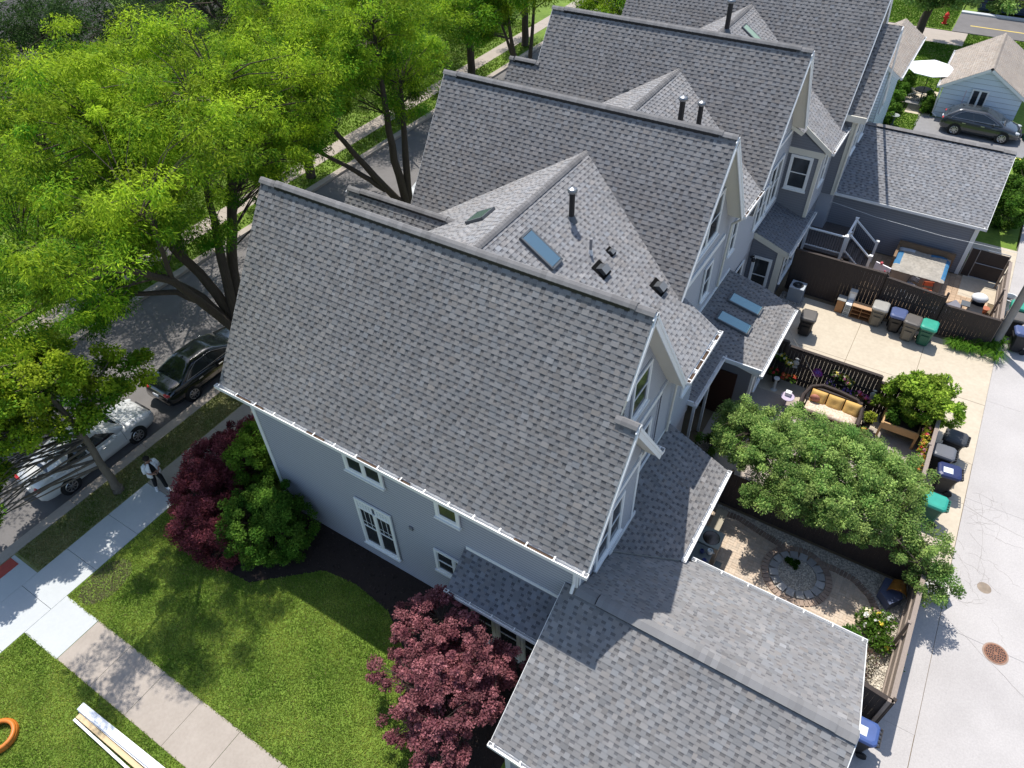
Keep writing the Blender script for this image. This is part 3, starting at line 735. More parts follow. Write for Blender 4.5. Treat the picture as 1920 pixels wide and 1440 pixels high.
mb = MB(); mb.box(-4.6, 20.31, 0, -3.4, 20.36, 2.2); mb.build("porch_door", mat("brown_door", (.05, .02, .012), .6, .3, 3), H2)
mb = MB()
for b in ((-4.12, 17.6), (-4.12, 19.0), (-2.93, 20.4)): mb.box(b[0], b[1], 0, b[0]+.09, b[1]+.09, 2.65)
mb.tube([(-2.6, 20.3, 2.6), (-2.85, 20.5, 2.3), (-2.88, 20.5, .1)], .04, 8); mb.build("porch_post", M_WHITE, H2)
window(H2, (-2.94, 22.2, 1.5), (0, 1, 0), (1, 0, 0), 1.8, 1.4, split=2)

def skylight(parent_name_label, frame_pts, axis_dir, m=M_SKYGLASS, h=.09, cat="skylight", group="skylights on the shingle roofs"):
    """frame_pts: 4 corners on the roof plane, in order"""
    P = [Vector(p) for p in frame_pts]; c = sum(P, Vector())/4; N = (P[1]-P[0]).cross(P[2]-P[0]).normalized()
    if N.z < 0: N = -N
    e = empty("skylight", c, parent_name_label, cat, group)
    mb = MB()
    for i in range(4):
        a, b = P[i], P[(i+1) % 4]; d = (b-a).normalized()
        mb.bar(a+N*h/2-d*.02, b+N*h/2+d*.02, .06, h, up=N)
    mb.build("frame", M_DGREY, e)
    q = [c+(p-c)*.93+N*h*.8 for p in P]
    g = MB(); g.prism(q, N*.015); g.build("glass", m, e)
    return e
es = lambda x, xr=-9.54: 9.89-.65*(x-xr)
ws = lambda x, xr=-9.54: 9.89+.56*(x-xr)
SKG = mat("skylight_glass_green", (.30, .42, .33), .25, spec=.8)
skylight("tall blue glass skylight on the roof between the first two houses", [(-9.0, 14.38, es(-9.0)+.02), (-9.0, 14.9, es(-9.0)+.02), (-7.98, 14.9, es(-7.98)+.02), (-7.98, 14.38, es(-7.98)+.02)], None)
skylight("small green skylight on the pale street side slope behind the nearest ridge", [(-11.4, 15.2, ws(-11.4)+.02), (-11.4, 15.85, ws(-11.4)+.02), (-10.8, 15.85, ws(-10.8)+.02), (-10.8, 15.2, ws(-10.8)+.02)], None, mat("skylight_glass_dark", (.05, .10, .07), .1, spec=.8))
skylight("small green skylight on the pale street side slope behind the second ridge", [(-12.0, 26.35, ws(-12.0, -9.6)+.02), (-12.0, 26.95-.2, ws(-12.0, -9.6)+.02), (-11.3, 26.75, ws(-11.3, -9.6)+.02), (-11.3, 26.35, ws(-11.3, -9.6)+.02)], None, MATS["skylight_glass_dark"])
skylight("pale green skylight behind the third ridge, next to the tall black vent pipe", [(-9.25, 33.3, es(-9.25, -9.7)+.02), (-9.25, 33.75, es(-9.25, -9.7)+.02), (-8.2, 33.75, es(-8.2, -9.7)+.02), (-8.2, 33.3, es(-8.2, -9.7)+.02)], None, SKG)
SKT = mat("skylight_glass_teal", (.17, .36, .40), .15, spec=1.0, coat=.5)
skylight("teal skylight on the rear porch roof, the one farther from the lawn", [(-4.95, 23.05, pz(-4.95)+.02), (-4.95, 23.62, pz(-4.95)+.02), (-3.7, 23.62, pz(-3.7)+.02), (-3.7, 23.05, pz(-3.7)+.02)], None, SKT)
skylight("teal skylight on the rear porch roof, the one nearer the lawn", [(-4.95, 21.75, pz(-4.95)+.02), (-4.95, 22.32, pz(-4.95)+.02), (-3.7, 22.32, pz(-3.7)+.02), (-3.7, 21.75, pz(-3.7)+.02)], None, SKT)

# --- house 3
H3 = empty("townhouse", (-10.3, 27.86, 0), "third grey townhouse from the front lawn, above the concrete parking pad", "house", "grey shingled townhouses in a row")
yr3, zr3 = 27.86, 11.06
slope(H3, -15.6, -5.05, yr3, zr3, 24.43, zr3-M_SL*3.43, 80, polys=[[(-15.6, 24.43), (-5.05, 24.43), (-5.05, yr3), (-15.6, yr3)], [(-16.93, 24.43), (-15.6, 24.43), (-15.6, 26.58), (-16.93, 26.58)]])
slope(H3, -15.6, -5.05, yr3, zr3, 30.55, zr3-M_SL*2.69, 81, tab=(.4, .9))
ridge_cap(H3, (-15.62, yr3, zr3+.01), (-5.05, yr3, zr3+.01), 82)
ridge_cap(H3, (-16.95, 26.58, zr3-M_SL*1.28+.01), (-15.5, 26.58, zr3-M_SL*1.28+.01), 83, ends=.2)
slope(H3, -16.93, -15.4, 26.58, zr3-M_SL*1.28, 28.6, zr3-M_SL*3.3, 84, tab=(.4, .9))
rake(H3, -5.05, [(25.0, zr3-M_SL*(yr3-25.0)), (yr3, zr3), (30.5, zr3-M_SL*2.64)], h=.22)
rake(H3, -15.63, [(24.43, zr3-M_SL*3.43), (yr3, zr3)])
gable_body(H3, -15.0, -5.62, 24.9, 30.8, yr3, zr3-.2, M_SL, M_SIDING)
gable_body(H3, -16.5, -15.0, 24.9, 28.2, 26.58, 8.95, M_SL, M_SIDING, "wall_front")
mb = MB(); siding(mb, (-5.6, 0, 0), (0, 1, 0), [[(25.1, 7.2), (30.6, 7.2), (27.86, 10.75)], [(27.6, 3), (31.2, 3), (31.2, 7.2), (27.6, 7.2)]], nrm=(1, 0, 0)); mb.build("siding", M_SIDING_LIT, H3)
mb = MB(); mb.box(-5.6, 25.4, 6.85, -5.52, 31.1, 7.0); mb.build("trim_band", M_WHITE, H3)
window(H3, (-5.59, 28.4, 8.3), (0, 1, 0), (1, 0, 0), 1.1, 1.5)
window(H3, (-5.59, 29.4, 5.0), (0, 1, 0), (1, 0, 0), 1.7, 2.1, split=2)
# block with south facing window between house 3 and 4
mb = MB(); mb.prism([(-9, 31.15, -.05), (-4.2, 31.15, -.05), (-4.2, 31.15, 6.1), (-5.6, 31.15, 7.0), (-9, 31.15, 8.9)], (0, 5, 0)); mb.build("wall_block", M_SIDING_D, H3)
mb = MB(); siding(mb, (0, 31.13, 0), (1, 0, 0), [[(-5.6, 2.8), (-4.2, 2.8), (-4.2, 5.75), (-5.6, 5.75)]], nrm=(0, -1, 0)); siding(mb, (0, 31.1, 0), (1, 0, 0), [[(-5.6, 5.98), (-4.05, 5.98), (-5.6, 6.95)]], nrm=(0, -1, 0))
mb.build("siding_dark", M_SIDING_D, H3)
mb = MB(); mb.box(-5.6, 31.07, 5.72, -4.1, 31.14, 6.0); mb.box(-4.28, 31.08, 2.9, -4.15, 31.14, 5.72); mb.box(-4.2, 31.14, 5.72, -4.12, 34, 6.0); mb.box(-4.19, 31.1, 2.9, -4.14, 31.25, 5.72)
mb.prism([(-5.1, 31.02, 7.0), (-3.85, 31.02, 6.14), (-3.85, 31.02, 5.9), (-5.1, 31.02, 6.76)], (0, .05, 0)); mb.build("trim", M_CREAM, H3)
window(H3, (-4.95, 31.12, 4.9), (1, 0, 0), (0, -1, 0), .95, 1.6)
mb = MB(); siding(mb, (-4.18, 0, 0), (0, 1, 0), [[(31.2, 2.8), (34.6, 2.8), (34.6, 6.1), (31.2, 6.1)]], nrm=(1, 0, 0)); mb.build("siding_east", M_SIDING_LIT, H3)
window(H3, (-4.17, 32.2, 4.9), (0, 1, 0), (1, 0, 0), .9, 1.6)
connector(H3, 31.2, 34.2, -14.9, None, xr=-9.65, seed=85, wx=-4.25, xe_eave=-3.85,
          polyE=[[(28.75, -9.65), (30.55, -5.05), (31.05, -5.05), (31.05, -9.65)], [(31.05, -9.65), (31.05, -3.85), (33.88, -3.85), (35.75, -9.65)]], polyW=[[(28.75, -9.65), (31, -15.1), (33.5, -15.1), (35.75, -9.65)]])
ridge_cap(H3, (-9.65, 28.7, 9.89), (-9.65, 35.6, 9.89), 87)
gutter(H3, (-3.83, 31.0, 6.12), (-3.83, 33.9, 6.12), (1, 0, 0), True, 88, straps=.35, w=.11)
# porch of house 3
qz = lambda x: 2.72+.36*(-3.95-x)
slope(H3, 0, 0, -5.6, qz(-5.6), -3.95, qz(-3.95), 90, polys=[[(28.15, -5.6), (28.15, -3.95), (32.15, -3.95), (32.3, -5.6)]], axis='y', name="roof_porch", thick=.15, trim=M_CREAM, base=(.18, .185, .2))
gutter(H3, (-3.94, 28.1, 2.7), (-3.94, 32.2, 2.7), (1, 0, 0), False, 91, straps=.6, w=.10)
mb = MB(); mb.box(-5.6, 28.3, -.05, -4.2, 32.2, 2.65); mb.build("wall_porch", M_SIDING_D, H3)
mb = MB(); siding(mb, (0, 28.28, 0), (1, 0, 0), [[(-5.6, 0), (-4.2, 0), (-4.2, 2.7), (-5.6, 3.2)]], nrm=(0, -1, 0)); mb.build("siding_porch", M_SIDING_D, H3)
mb = MB(); mb.box(-4.42, 28.22, 0, -4.14, 28.28, 2.65); mb.prism([(-5.6, 28.18, 3.2), (-3.95, 28.18, 2.62), (-3.95, 28.18, 2.42), (-5.6, 28.18, 3.0)], (0, .05, 0)); mb.build("trim_porch", M_CREAM, H3)
window(H3, (-4.98, 28.27, 1.2), (1, 0, 0), (0, -1, 0), .85, 1.9)
window(H3, (-4.19, 30.2, 1.5), (0, 1, 0), (1, 0, 0), 3.0, 1.5, split=3)
mb = MB(); mb.box(-5.56, 24.95, 0, -5.5, 28.2, .1); mb.tube([(-5.45, 27.9, 2.2), (-5.3, 27.9, 2.3), (-5.3, 27.9, 2.15)], .05, 8); mb.ball((-5.3, 27.9, 2.1), .1); mb.build("wall_lamp", M_BLACK, H3)

# --- house 4
H4 = empty("townhouse", (-9.5, 36.55, 0), "farthest grey townhouse of the row, cut by the top edge of the view", "house", "grey shingled townhouses in a row")
yr4, zr4 = 36.55, 11.06
slope(H4, -15.7, -4.05, yr4, zr4, 33.1, zr4-M_SL*3.45, 100)
slope(H4, -15.7, -4.05, yr4, zr4, 40.0, zr4-M_SL*3.45, 101, tab=(.4, .9))
slope(H4, -4.05, -3.2, 36.0, zr4-M_SL*.55-.45, 33.7, zr4-M_SL*2.85-.45, 102)
ridge_cap(H4, (-15.7, yr4, zr4+.01), (-4.05, yr4, zr4+.01), 103)
rake(H4, -4.05, [(33.1, zr4-M_SL*3.45), (yr4, zr4), (40.0, zr4-M_SL*3.45)])
rake(H4, -3.2, [(33.7, zr4-M_SL*2.85-.45), (36.0, zr4-M_SL*.55-.45), (39.0, zr4-M_SL*.55-.45-M_SL*3)])
gable_body(H4, -15.2, -4.5, 33.6, 39.5, yr4, zr4-.2, M_SL, M_SIDING_D)
gable_body(H4, -4.55, -3.6, 34.0, 38.0, 36.0, 9.5, M_SL, M_SIDING)
mb = MB(); siding(mb, (0, 33.95, 0), (1, 0, 0), [[(-4.5, 2.8), (-3.6, 2.8), (-3.6, 6.7), (-4.5, 6.7)]], nrm=(0, -1, 0)); mb.build("siding_dark", M_SIDING_D, H4)
mb = MB(); mb.box(-3.72, 33.9, 2.8, -3.56, 34.05, 6.75); mb.box(-4.1, 33.65, 6.45, -3.2, 33.72, 6.72); mb.tube([(-3.5, 33.9, 6.5), (-3.55, 33.9, 3.0)], .05, 8); mb.build("trim", M_CREAM, H4)
window(H4, (-3.59, 35.2, 5.3), (0, 1, 0), (1, 0, 0), 1.0, 1.6)
window(H4, (-3.59, 36.8, 5.3), (0, 1, 0), (1, 0, 0), 1.0, 1.6)

# --- garage 2
G2 = empty("garage", (-.4, 38.1, 0), "far garage with a grey shingle roof beside the covered hot tub", "garage", "grey garages behind the townhouses")
g2y, g2z = 38.1, 4.72
slope(G2, -3.62, 3.0, g2y, g2z, 34.5, g2z-.56*3.6, 110, base=(.27, .272, .28), dkf=.6)
slope(G2, -3.62, 3.0, g2y, g2z, 41.7, g2z-.56*3.6, 111, base=(.27, .272, .28), dkf=.6)
ridge_cap(G2, (-3.62, g2y, g2z+.01), (3.0, g2y, g2z+.01), 112, half=.17, drop=.07)
gutter(G2, (-3.65, 34.48, g2z-.56*3.6), (3.03, 34.48, g2z-.56*3.6), (0, -1, 0), False, 113, w=.11, straps=8)
gable_body(G2, -3.9, 2.75, 34.8, 41.4, g2y, g2z-.2, .56, M_SIDING_D)
mb = MB(); siding(mb, (0, 34.78, 0), (1, 0, 0), [[(-3.9, 0), (2.75, 0), (2.75, 2.65), (-3.9, 2.65)]], nrm=(0, -1, 0)); mb.build("siding", mat("siding_mid", (.22, .225, .25), .55, .08, 1.5), G2)
mb = MB(); mb.box(2.62, 34.72, 0, 2.8, 34.8, 2.65); mb.build("corner_board", M_WHITE, G2)
rake(G2, 2.98, [(34.5, g2z-.56*3.6), (g2y, g2z), (41.7, g2z-.56*3.6)], h=.14)

# --- roof fittings
def pipe(label, x, y, z, r, h, cap=True, m=M_BLACK, group="vent pipes standing on the roofs", cagey=False):
    e = empty("vent_pipe", (x, y, z), label, "vent pipe", group)
    mb = MB(); mb.tube([(x, y, z-.15), (x, y, z+h)], r, 14)
    mb.build("pipe", m, e, smooth=False)
    b = MB(); b.lathe((x, y, z), [(r*2.3, -.10), (r*1.6, .06), (r*1.05, .14)], 16); b.build("flashing", M_DGREY if m is M_BLACK else M_GUT, e)
    if cap:
        c = MB(); c.lathe((x, y, z+h), [(r*1.6, -.05), (r*1.75, .02), (r*1.5, .07), (r*.3, .11)], 16); c.build("cap", mat("cap_metal", (.25, .26, .27), .35, metal=.7), e)
    return e
pipe("tall black vent pipe with round cap standing above the blue glass skylight", -8.52, 16.5, 9.2, .085, .95)
pipe("short bare grey vent pipe with white flashing near the small roof box", -7.6, 16.0, 8.62, .045, .5, False, mat("grey_pvc", (.22, .22, .23), .5))
pipe("black capped vent pipe behind the second ridge, the left of a pair", -8.35, 24.4, 9.0, .10, .95)
pipe("black capped vent pipe behind the second ridge, the right of a pair", -7.85, 25.0, 8.7, .09, .95)
pipe("tall black vent pipe beside the pale green skylight at the top", -9.5, 32.0, 9.8, .10, 1.2)
def roofbox(label, x, y, s=.3, seed=0):
    z = es(x); e = empty("roof_vent", (x, y, z), label, "roof vent", "black box vents on the roof")
    V = Vector((1, 0, -.65)).normalized(); U = Vector((0, 1, 0)); N = Vector((.65, 0, 1)).normalized(); o = Vector((x, y, z))
    mb = MB(); a = [o-U*s/2-V*s*.55+N*.02, o-U*s/2+V*s*.55+N*.02, o-U*s/2+V*s*.55+N*s*.5, o-U*s/2-V*s*.1+N*s*.62]
    mb.prism(a, U*s); mb.build("housing", mat("vent_grey", (.055, .06, .065), .5), e)
    c = MB(); c.prism([o-U*s*.55+V*s*.6+N*s*.5, o-U*s*.55-V*s*.12+N*s*.64, o-U*s*.55-V*s*.12+N*s*.68, o-U*s*.55+V*s*.6+N*s*.55], U*s*1.1); c.build("hood", mat("vent_top", (.16, .17, .18), .5), e)
    f = MB(); f.prism([o-U*s*.8-V*s*.9+N*.022, o+U*s*.8-V*s*.9+N*.022, o+U*s*.8+V*s*.8+N*.022, o-U*s*.8+V*s*.8+N*.022], N*.012); f.build("base_plate", M_SHINGLE, e)
roofbox("black box vent on the roof just below the short grey pipe", -7.12, 15.8, .30)
roofbox("black box vent near the bottom of the valley by the second house", -5.75, 17.0, .30)
roofbox("smallest black box vent, uphill of the other two", -7.25, 16.65, .17)
# ================================================================ vegetation
def leaf_cloud(cent, rad, per, size, cols, tones, droop=0.5, asp=.32, flat=.7, upn=.6, seed=0, yel=None):
    """leaf quads around clump centres; returns (V, C)"""
    g = np.random.default_rng(seed); k = len(cent); n = k*per
    idx = np.repeat(np.arange(k), per)
    d = g.normal(0, 1, (n, 3)); d /= np.linalg.norm(d, axis=1)[:, None]+1e-6
    rr = (g.random(n)**.45)[:, None]
    off = d*rr*rad[idx][:, None]*np.array([1, 1, flat])
    c = cent[idx]+off
    L = g.uniform(size*.6, size*1.35, n)[:, None]
    ax = d*np.array([1, 1, .4])+g.normal(0, .5, (n, 3)); ax[:, 2] -= droop; ax /= np.linalg.norm(ax, axis=1)[:, None]
    nm = d*.6+g.normal(0, .55, (n, 3)); nm[:, 2] += upn
    sd = np.cross(ax, nm); sd /= np.linalg.norm(sd, axis=1)[:, None]+1e-6
    W = L*asp*g.uniform(.7, 1.3, n)[:, None]
    a = c-ax*L*.5; b = c+ax*L*.5; m1 = c-ax*L*.05
    V = np.stack([a, m1+sd*W*.5, b, m1-sd*W*.5], axis=1).reshape(-1, 3)
    t = tones[idx]*g.uniform(.72, 1.28, n)
    mixf = np.clip(g.normal(.45, .25, n)+(yel[idx] if yel is not None else 0), 0, 1)[:, None]
    C = (np.array(cols[0])*(1-mixf)+np.array(cols[1])*mixf)*t[:, None]
    return V, C

def lobes_points(lobes, n, g, shell=.55):
    """clump centres in ellipsoids (cx,cy,cz,rx,ry,rz), biased to the outside"""
    vol = np.array([l[3]*l[4]*l[5] for l in lobes])**.8; cnt = np.maximum(1, (n*vol/vol.sum()).astype(int)); out = []
    for l, c in zip(lobes, cnt):
        d = g.normal(0, 1, (c, 3)); d /= np.linalg.norm(d, axis=1)[:, None]
        r = (shell+(1-shell)*g.random(c)**.6)[:, None]
        out.append(np.array(l[:3])+d*r*np.array(l[3:]))
    return np.concatenate(out)

def tree(name, label, base, stems, lobes, nclump, per, size, cols, rad=(.45, .8), seed=1, cat="tree", group=None, droop=.5, asp=.3, flat=.7, trunk_r=.22, twigs=True, yellow_top=0.0, shell=.55, bark=None, yel_lobes=()):
    g = np.random.default_rng(seed); rg = random.Random(seed)
    e = empty(name, base, label, cat, group)
    cent = lobes_points(lobes, nclump, g, shell)
    cent = cent[cent[:, 2] > base[2]+.15]
    rads = g.uniform(rad[0], rad[1], len(cent))
    tones = g.uniform(.6, 1.35, len(cent))
    zc = (cent[:, 2]-cent[:, 2].min())/(np.ptp(cent[:, 2])+.01)
    yel = (zc-.5)*yellow_top+g.normal(0, .24, len(cent))
    for yl in yel_lobes:
        d = np.linalg.norm((cent-np.array(yl[:3]))/np.array(yl[3:6]), axis=1); yel[d < 1] += yl[6]
    V, C = leaf_cloud(cent-np.array(base), rads, per, size, cols, tones, droop, asp, flat, seed=seed+1, yel=yel)
    crown = np_mesh("crown", V, len(V)//4, M_LEAF, C, e)
    mb = MB()
    nodes = []
    for st in stems:
        pts_ = [Vector(p[:3]) for p in st]; rr = [p[3] for p in st]
        fine = []; fr = []
        for i in range(len(pts_)-1):
            for k in range(4):
                t = k/4; fine.append(pts_[i].lerp(pts_[i+1], t)+Vector((rg.uniform(-1, 1), rg.uniform(-1, 1), 0))*rr[i]*.18*(0 if (i == 0 and k == 0) else 1)); fr.append(rr[i]*(1-t)+rr[i+1]*t)
        fine.append(pts_[-1]); fr.append(rr[-1])
        mb.tube(fine, fr, 9)
        nodes += [(p, r_) for p, r_ in zip(fine, fr) if r_ < trunk_r*.85 or len(stems) == 1]
    if twigs and nodes:
        NP = np.array([tuple(n_[0]) for n_ in nodes])
        order = g.permutation(len(cent))[:max(20, int(len(cent)*.75))]
        for i in order:
            c = cent[i]; dd = np.linalg.norm(NP-c, axis=1)+np.maximum(0, NP[:, 2]-c[2]+.3)*1.5; j = int(dd.argmin())
            a = Vector(NP[j]); b = Vector(c); L = (b-a).length
            if L < .2: continue
            r0 = min(nodes[j][1]*.5, .012+L*.011)
            mid = a.lerp(b, .5)+Vector((rg.uniform(-.12, .12)*L, rg.uniform(-.12, .12)*L, .08*L))
            mb.tube([a, mid, b], [r0, r0*.6, r0*.25], 4, cap=False)
    mb.build("trunk", bark or M_BARK, e, smooth=True)
    return e

LOC = ((.06, .20, .012), (.35, .48, .025))          # honey locust, green to yellow green
TG = "large street trees on both sides of the road"
# tree A: multi stemmed, beside the black sedan
tree("locust_tree", "big many stemmed locust tree growing beside the parked black sedan", (-21.0, 12.6, 0),
     [[(-21.0, 12.6, -.1, .34), (-21.1, 12.6, 2.4, .28), (-21.2, 12.7, 3.3, .25)],
      [(-21.1, 12.6, 2.6, .24), (-21.3, 13.6, 5.6, .2), (-21.3, 14.6, 8.2, .16), (-21.4, 15.2, 11.2, .07)],
      [(-21.1, 12.5, 2.8, .2), (-21.0, 12.9, 5.8, .17), (-21.0, 13.3, 8.6, .1), (-20.6, 13.6, 11.4, .05)],
      [(-21.2, 12.6, 3.0, .22), (-21.4, 12.3, 4.8, .19), (-21.9, 11.7, 6.8, .15), (-22.4, 11.9, 10.2, .08)],
      [(-21.1, 12.4, 2.7, .19), (-21.5, 11.9, 4.4, .16), (-22.2, 11.0, 5.8, .13), (-23.4, 9.6, 7.0, .09), (-24.6, 8.4, 7.8, .05)],
      [(-21.1, 12.3, 2.9, .17), (-20.2, 10.4, 6.6, .13), (-18.6, 8.0, 9.2, .08), (-17.3, 6.4, 10.3, .04)], [(-20.2, 10.4, 6.6, .09), (-18.4, 9.6, 9.8, .06), (-17.0, 8.4, 11.3, .03)], [(-18.9, 8.4, 8.8, .05), (-18.4, 6.0, 9.3, .04), (-18.0, 4.2, 9.5, .02)],
      [(-21.4, 12.1, 3.8, .14), (-21.8, 11.2, 5.0, .11), (-22.2, 9.9, 5.6, .08), (-22.6, 8.7, 5.9, .04)]],
     [(-21.6, 13.4, 11.4, 3.3, 3.4, 2.4), (-22.6, 10.4, 10.8, 2.8, 2.6, 2.4), (-20.9, 15.6, 9.2, 2.4, 2.2, 2.6), (-23.8, 9.0, 8.2, 2.6, 2.2, 2.2), (-24.2, 12.6, 9.4, 2.2, 2.6, 2.6), (-22.3, 9.3, 6.3, 1.6, 1.7, 1.2), (-21.2, 11.4, 7.8, 1.8, 1.6, 1.6), (-22.8, 11.2, 7.2, 1.5, 1.5, 1.0), (-21.8, 16.6, 7.0, 1.6, 1.6, 1.5), (-18.6, 11.6, 11.4, 2.1, 2.0, 1.7), (-18.4, 9.9, 10.4, 1.6, 1.5, 1.4), (-20.2, 17.0, 10.3, 1.9, 1.9, 1.7), (-17.2, 6.3, 10.6, 1.3, 1.3, .9), (-18.4, 5.6, 9.8, 1.3, 1.2, .9), (-16.7, 8.0, 11.7, 1.4, 1.3, .7), (-19.6, 7.2, 8.6, 1.5, 1.3, 1.1), (-18.8, 7.9, 10.4, 1.5, 1.5, 1.2), (-24.4, 7.6, 6.6, 1.5, 1.4, 1.0), (-17.9, 4.0, 9.6, 1.4, 1.4, .8), (-16.6, 6.3, 10.9, 1.3, 1.2, .7), (-21.5, 11.0, 12.4, 2.0, 2.2, 1.2), (-22.0, 10.4, 7.1, 1.8, 1.6, 1.1), (-21.3, 12.7, 7.4, 1.7, 1.5, 1.2), (-22.6, 9.0, 5.6, 1.3, 1.2, .7)],
     680, 360, .13, LOC, seed=21, group=TG, droop=.55, asp=.26, trunk_r=.3, yellow_top=.9, rad=(.28, .75), shell=.35)
tree("locust_tree", "tall forked locust tree seen between the first and second roof peaks", (-21.1, 23.6, 0),
     [[(-21.1, 23.6, -.1, .34), (-21.1, 23.5, 2.2, .28)],
      [(-21.1, 23.5, 1.8, .22), (-21.2, 23.1, 5.0, .18), (-21.1, 22.9, 8.0, .12), (-21.0, 22.8, 11.0, .05)],
      [(-21.1, 23.5, 2.0, .2), (-21.0, 23.7, 5.0, .16), (-21.0, 24.0, 8.2, .08)],
      [(-21.1, 23.5, 2.2, .19), (-21.5, 22.0, 4.6, .16), (-22.0, 20.6, 7.2, .1), (-22.4, 19.7, 9.8, .05)],
      [(-21.4, 22.4, 3.8, .14), (-21.9, 21.2, 5.2, .11), (-22.6, 19.8, 6.6, .07)]],
     [(-21.3, 22.7, 11.0, 2.6, 2.6, 1.8), (-22.2, 19.9, 10.2, 2.6, 2.2, 1.9), (-21.1, 24.6, 9.2, 1.7, 1.7, 1.7), (-23.4, 21.8, 9.4, 2.2, 2.4, 2.0), (-22.4, 19.3, 8.0, 1.7, 1.5, 1.2), (-21.1, 23.8, 7.4, 1.0, 1.2, .8)],
     300, 380, .135, LOC, seed=22, group=TG, droop=.55, asp=.26, trunk_r=.3, yellow_top=.5, rad=(.3, .8), shell=.35)
tree("locust_tree", "locust tree with thin dark stems rising behind the third house roof", (-21.1, 35.2, 0),
     [[(-21.1, 35.2, -.1, .3), (-21.1, 34.8, 3.6, .24)], [(-21.1, 34.8, 3.2, .18), (-21.2, 33.6, 6.5, .12), (-21.3, 33.0, 9.5, .05)],
      [(-21.1, 34.8, 3.4, .16), (-21.0, 35.2, 7.0, .1), (-21.0, 35.6, 9.5, .05)], [(-21.1, 34.8, 3.0, .15), (-21.6, 34.2, 6.0, .1), (-22.2, 33.6, 8.5, .04)]],
     [(-21.4, 33.6, 10.2, 2.4, 2.3, 1.9), (-21.2, 36.6, 10.2, 2.0, 2.0, 1.8), (-22.6, 31.6, 9.0, 1.9, 2.0, 1.5)],
     150, 360, .15, LOC, seed=23, group=TG, asp=.28, trunk_r=.26, yellow_top=.5)
def far_tree(label, x, y, h, r, seed, n=150, per=240, cols=LOC, dx=0.0):
    g = random.Random(seed)
    lob = [(x+dx+g.uniform(-1, 1)*r*.4, y+g.uniform(-1, 1)*r*.45, h-r*.9+g.uniform(-.5, .5)*r*.5, r*.72, r*.72, r*.6) for _ in range(6)]
    st = [[(x, y, -.1, .3), (x, y+.1, h*.3, .24)]]
    for _ in range(4): st.append([(x, y, h*.22, .19), (x+g.uniform(-1, 1)*r*.3, y+g.uniform(-1, 1)*r*.35, h*.5, .13), (x+dx+g.uniform(-1, 1)*r*.6, y+g.uniform(-1, 1)*r*.6, h*.82, .04)])
    return tree("locust_tree", label, (x, y, 0), st, lob, int(n*1.15), int(per*1.3), .155, cols, seed=seed, group=TG, asp=.3, trunk_r=.26, yellow_top=.5, rad=(.55, .95))
far_tree("broad locust tree across the street, opposite the parked silver sedan", -31.1, 7.0, 12.5, 5.2, 31, 230, 280)
far_tree("dense locust tree across the street, second along the far kerb", -31.1, 17.0, 11.6, 4.9, 32, 190, 260)
far_tree("locust tree across the street, third along the far kerb", -31.1, 26.5, 10.6, 4.4, 33, 150)
far_tree("locust tree with a dark bare trunk across the street beyond the second roof", -31.1, 43.4, 9.8, 4.0, 34, 130)
far_tree("locust tree across the street, farthest one visible left of the fourth roof", -31.1, 51.0, 10.0, 4.0, 35, 120)
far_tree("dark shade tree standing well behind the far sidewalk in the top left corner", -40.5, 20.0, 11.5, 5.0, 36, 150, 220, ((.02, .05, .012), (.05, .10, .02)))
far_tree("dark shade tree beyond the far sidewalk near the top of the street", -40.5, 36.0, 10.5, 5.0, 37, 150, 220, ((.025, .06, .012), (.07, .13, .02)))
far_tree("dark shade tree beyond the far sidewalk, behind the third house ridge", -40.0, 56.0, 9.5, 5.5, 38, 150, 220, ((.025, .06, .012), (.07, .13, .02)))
far_tree("leafy tree past the end of the fourth roof by the cross street", -21.0, 48.0, 9.0, 3.8, 39, 120, 240)
# young maple with yellow shoots over the silver sedan
MAP = ((.10, .24, .02), (.36, .46, .03))
tree("maple_tree", "young maple with yellow new shoots leaning over the parked silver sedan", (-20.95, 5.68, 0),
     [[(-20.9, 5.68, -.1, .24), (-20.95, 5.7, .35, .15), (-21.1, 5.75, 1.6, .125), (-21.25, 5.8, 2.8, .11), (-21.5, 5.7, 4.4, .08), (-21.7, 5.6, 6.0, .03)],
      [(-21.2, 5.8, 2.6, .07), (-21.7, 4.6, 3.8, .05), (-22.0, 3.4, 4.6, .02)], [(-21.3, 5.8, 2.9, .06), (-21.3, 6.8, 4.0, .04), (-21.2, 7.7, 4.6, .02)]],
     [(-21.7, 5.7, 5.7, 1.5, 1.5, 1.1), (-21.9, 3.9, 4.7, 1.5, 1.5, 1.2), (-21.2, 7.3, 4.3, 1.0, 1.0, .9), (-22.2, 2.6, 3.6, 1.4, 1.3, 1.2), (-21.2, 5.9, 3.9, .9, 1.2, .6), (-22.8, 5.2, 5.0, 1.4, 1.6, 1.2), (-21.3, 8.4, 3.6, .6, .7, .5), (-21.6, 1.9, 2.7, 1.2, .9, 1.1), (-22.4, 4.2, 5.2, 1.2, 1.2, .9)],
     270, 300, .11, MAP, seed=41, group=None, droop=.2, asp=.62, trunk_r=.2, yellow_top=.2, rad=(.3, .5), bark=mat("bark_light", (.17, .14, .105), .9, .4, 8, .6, 20),
     yel_lobes=[(-21.8, 5.6, 6.6, 1.7, 1.5, .9, .9), (-22.0, 3.4, 5.6, 1.3, 1.3, .8, .8)])
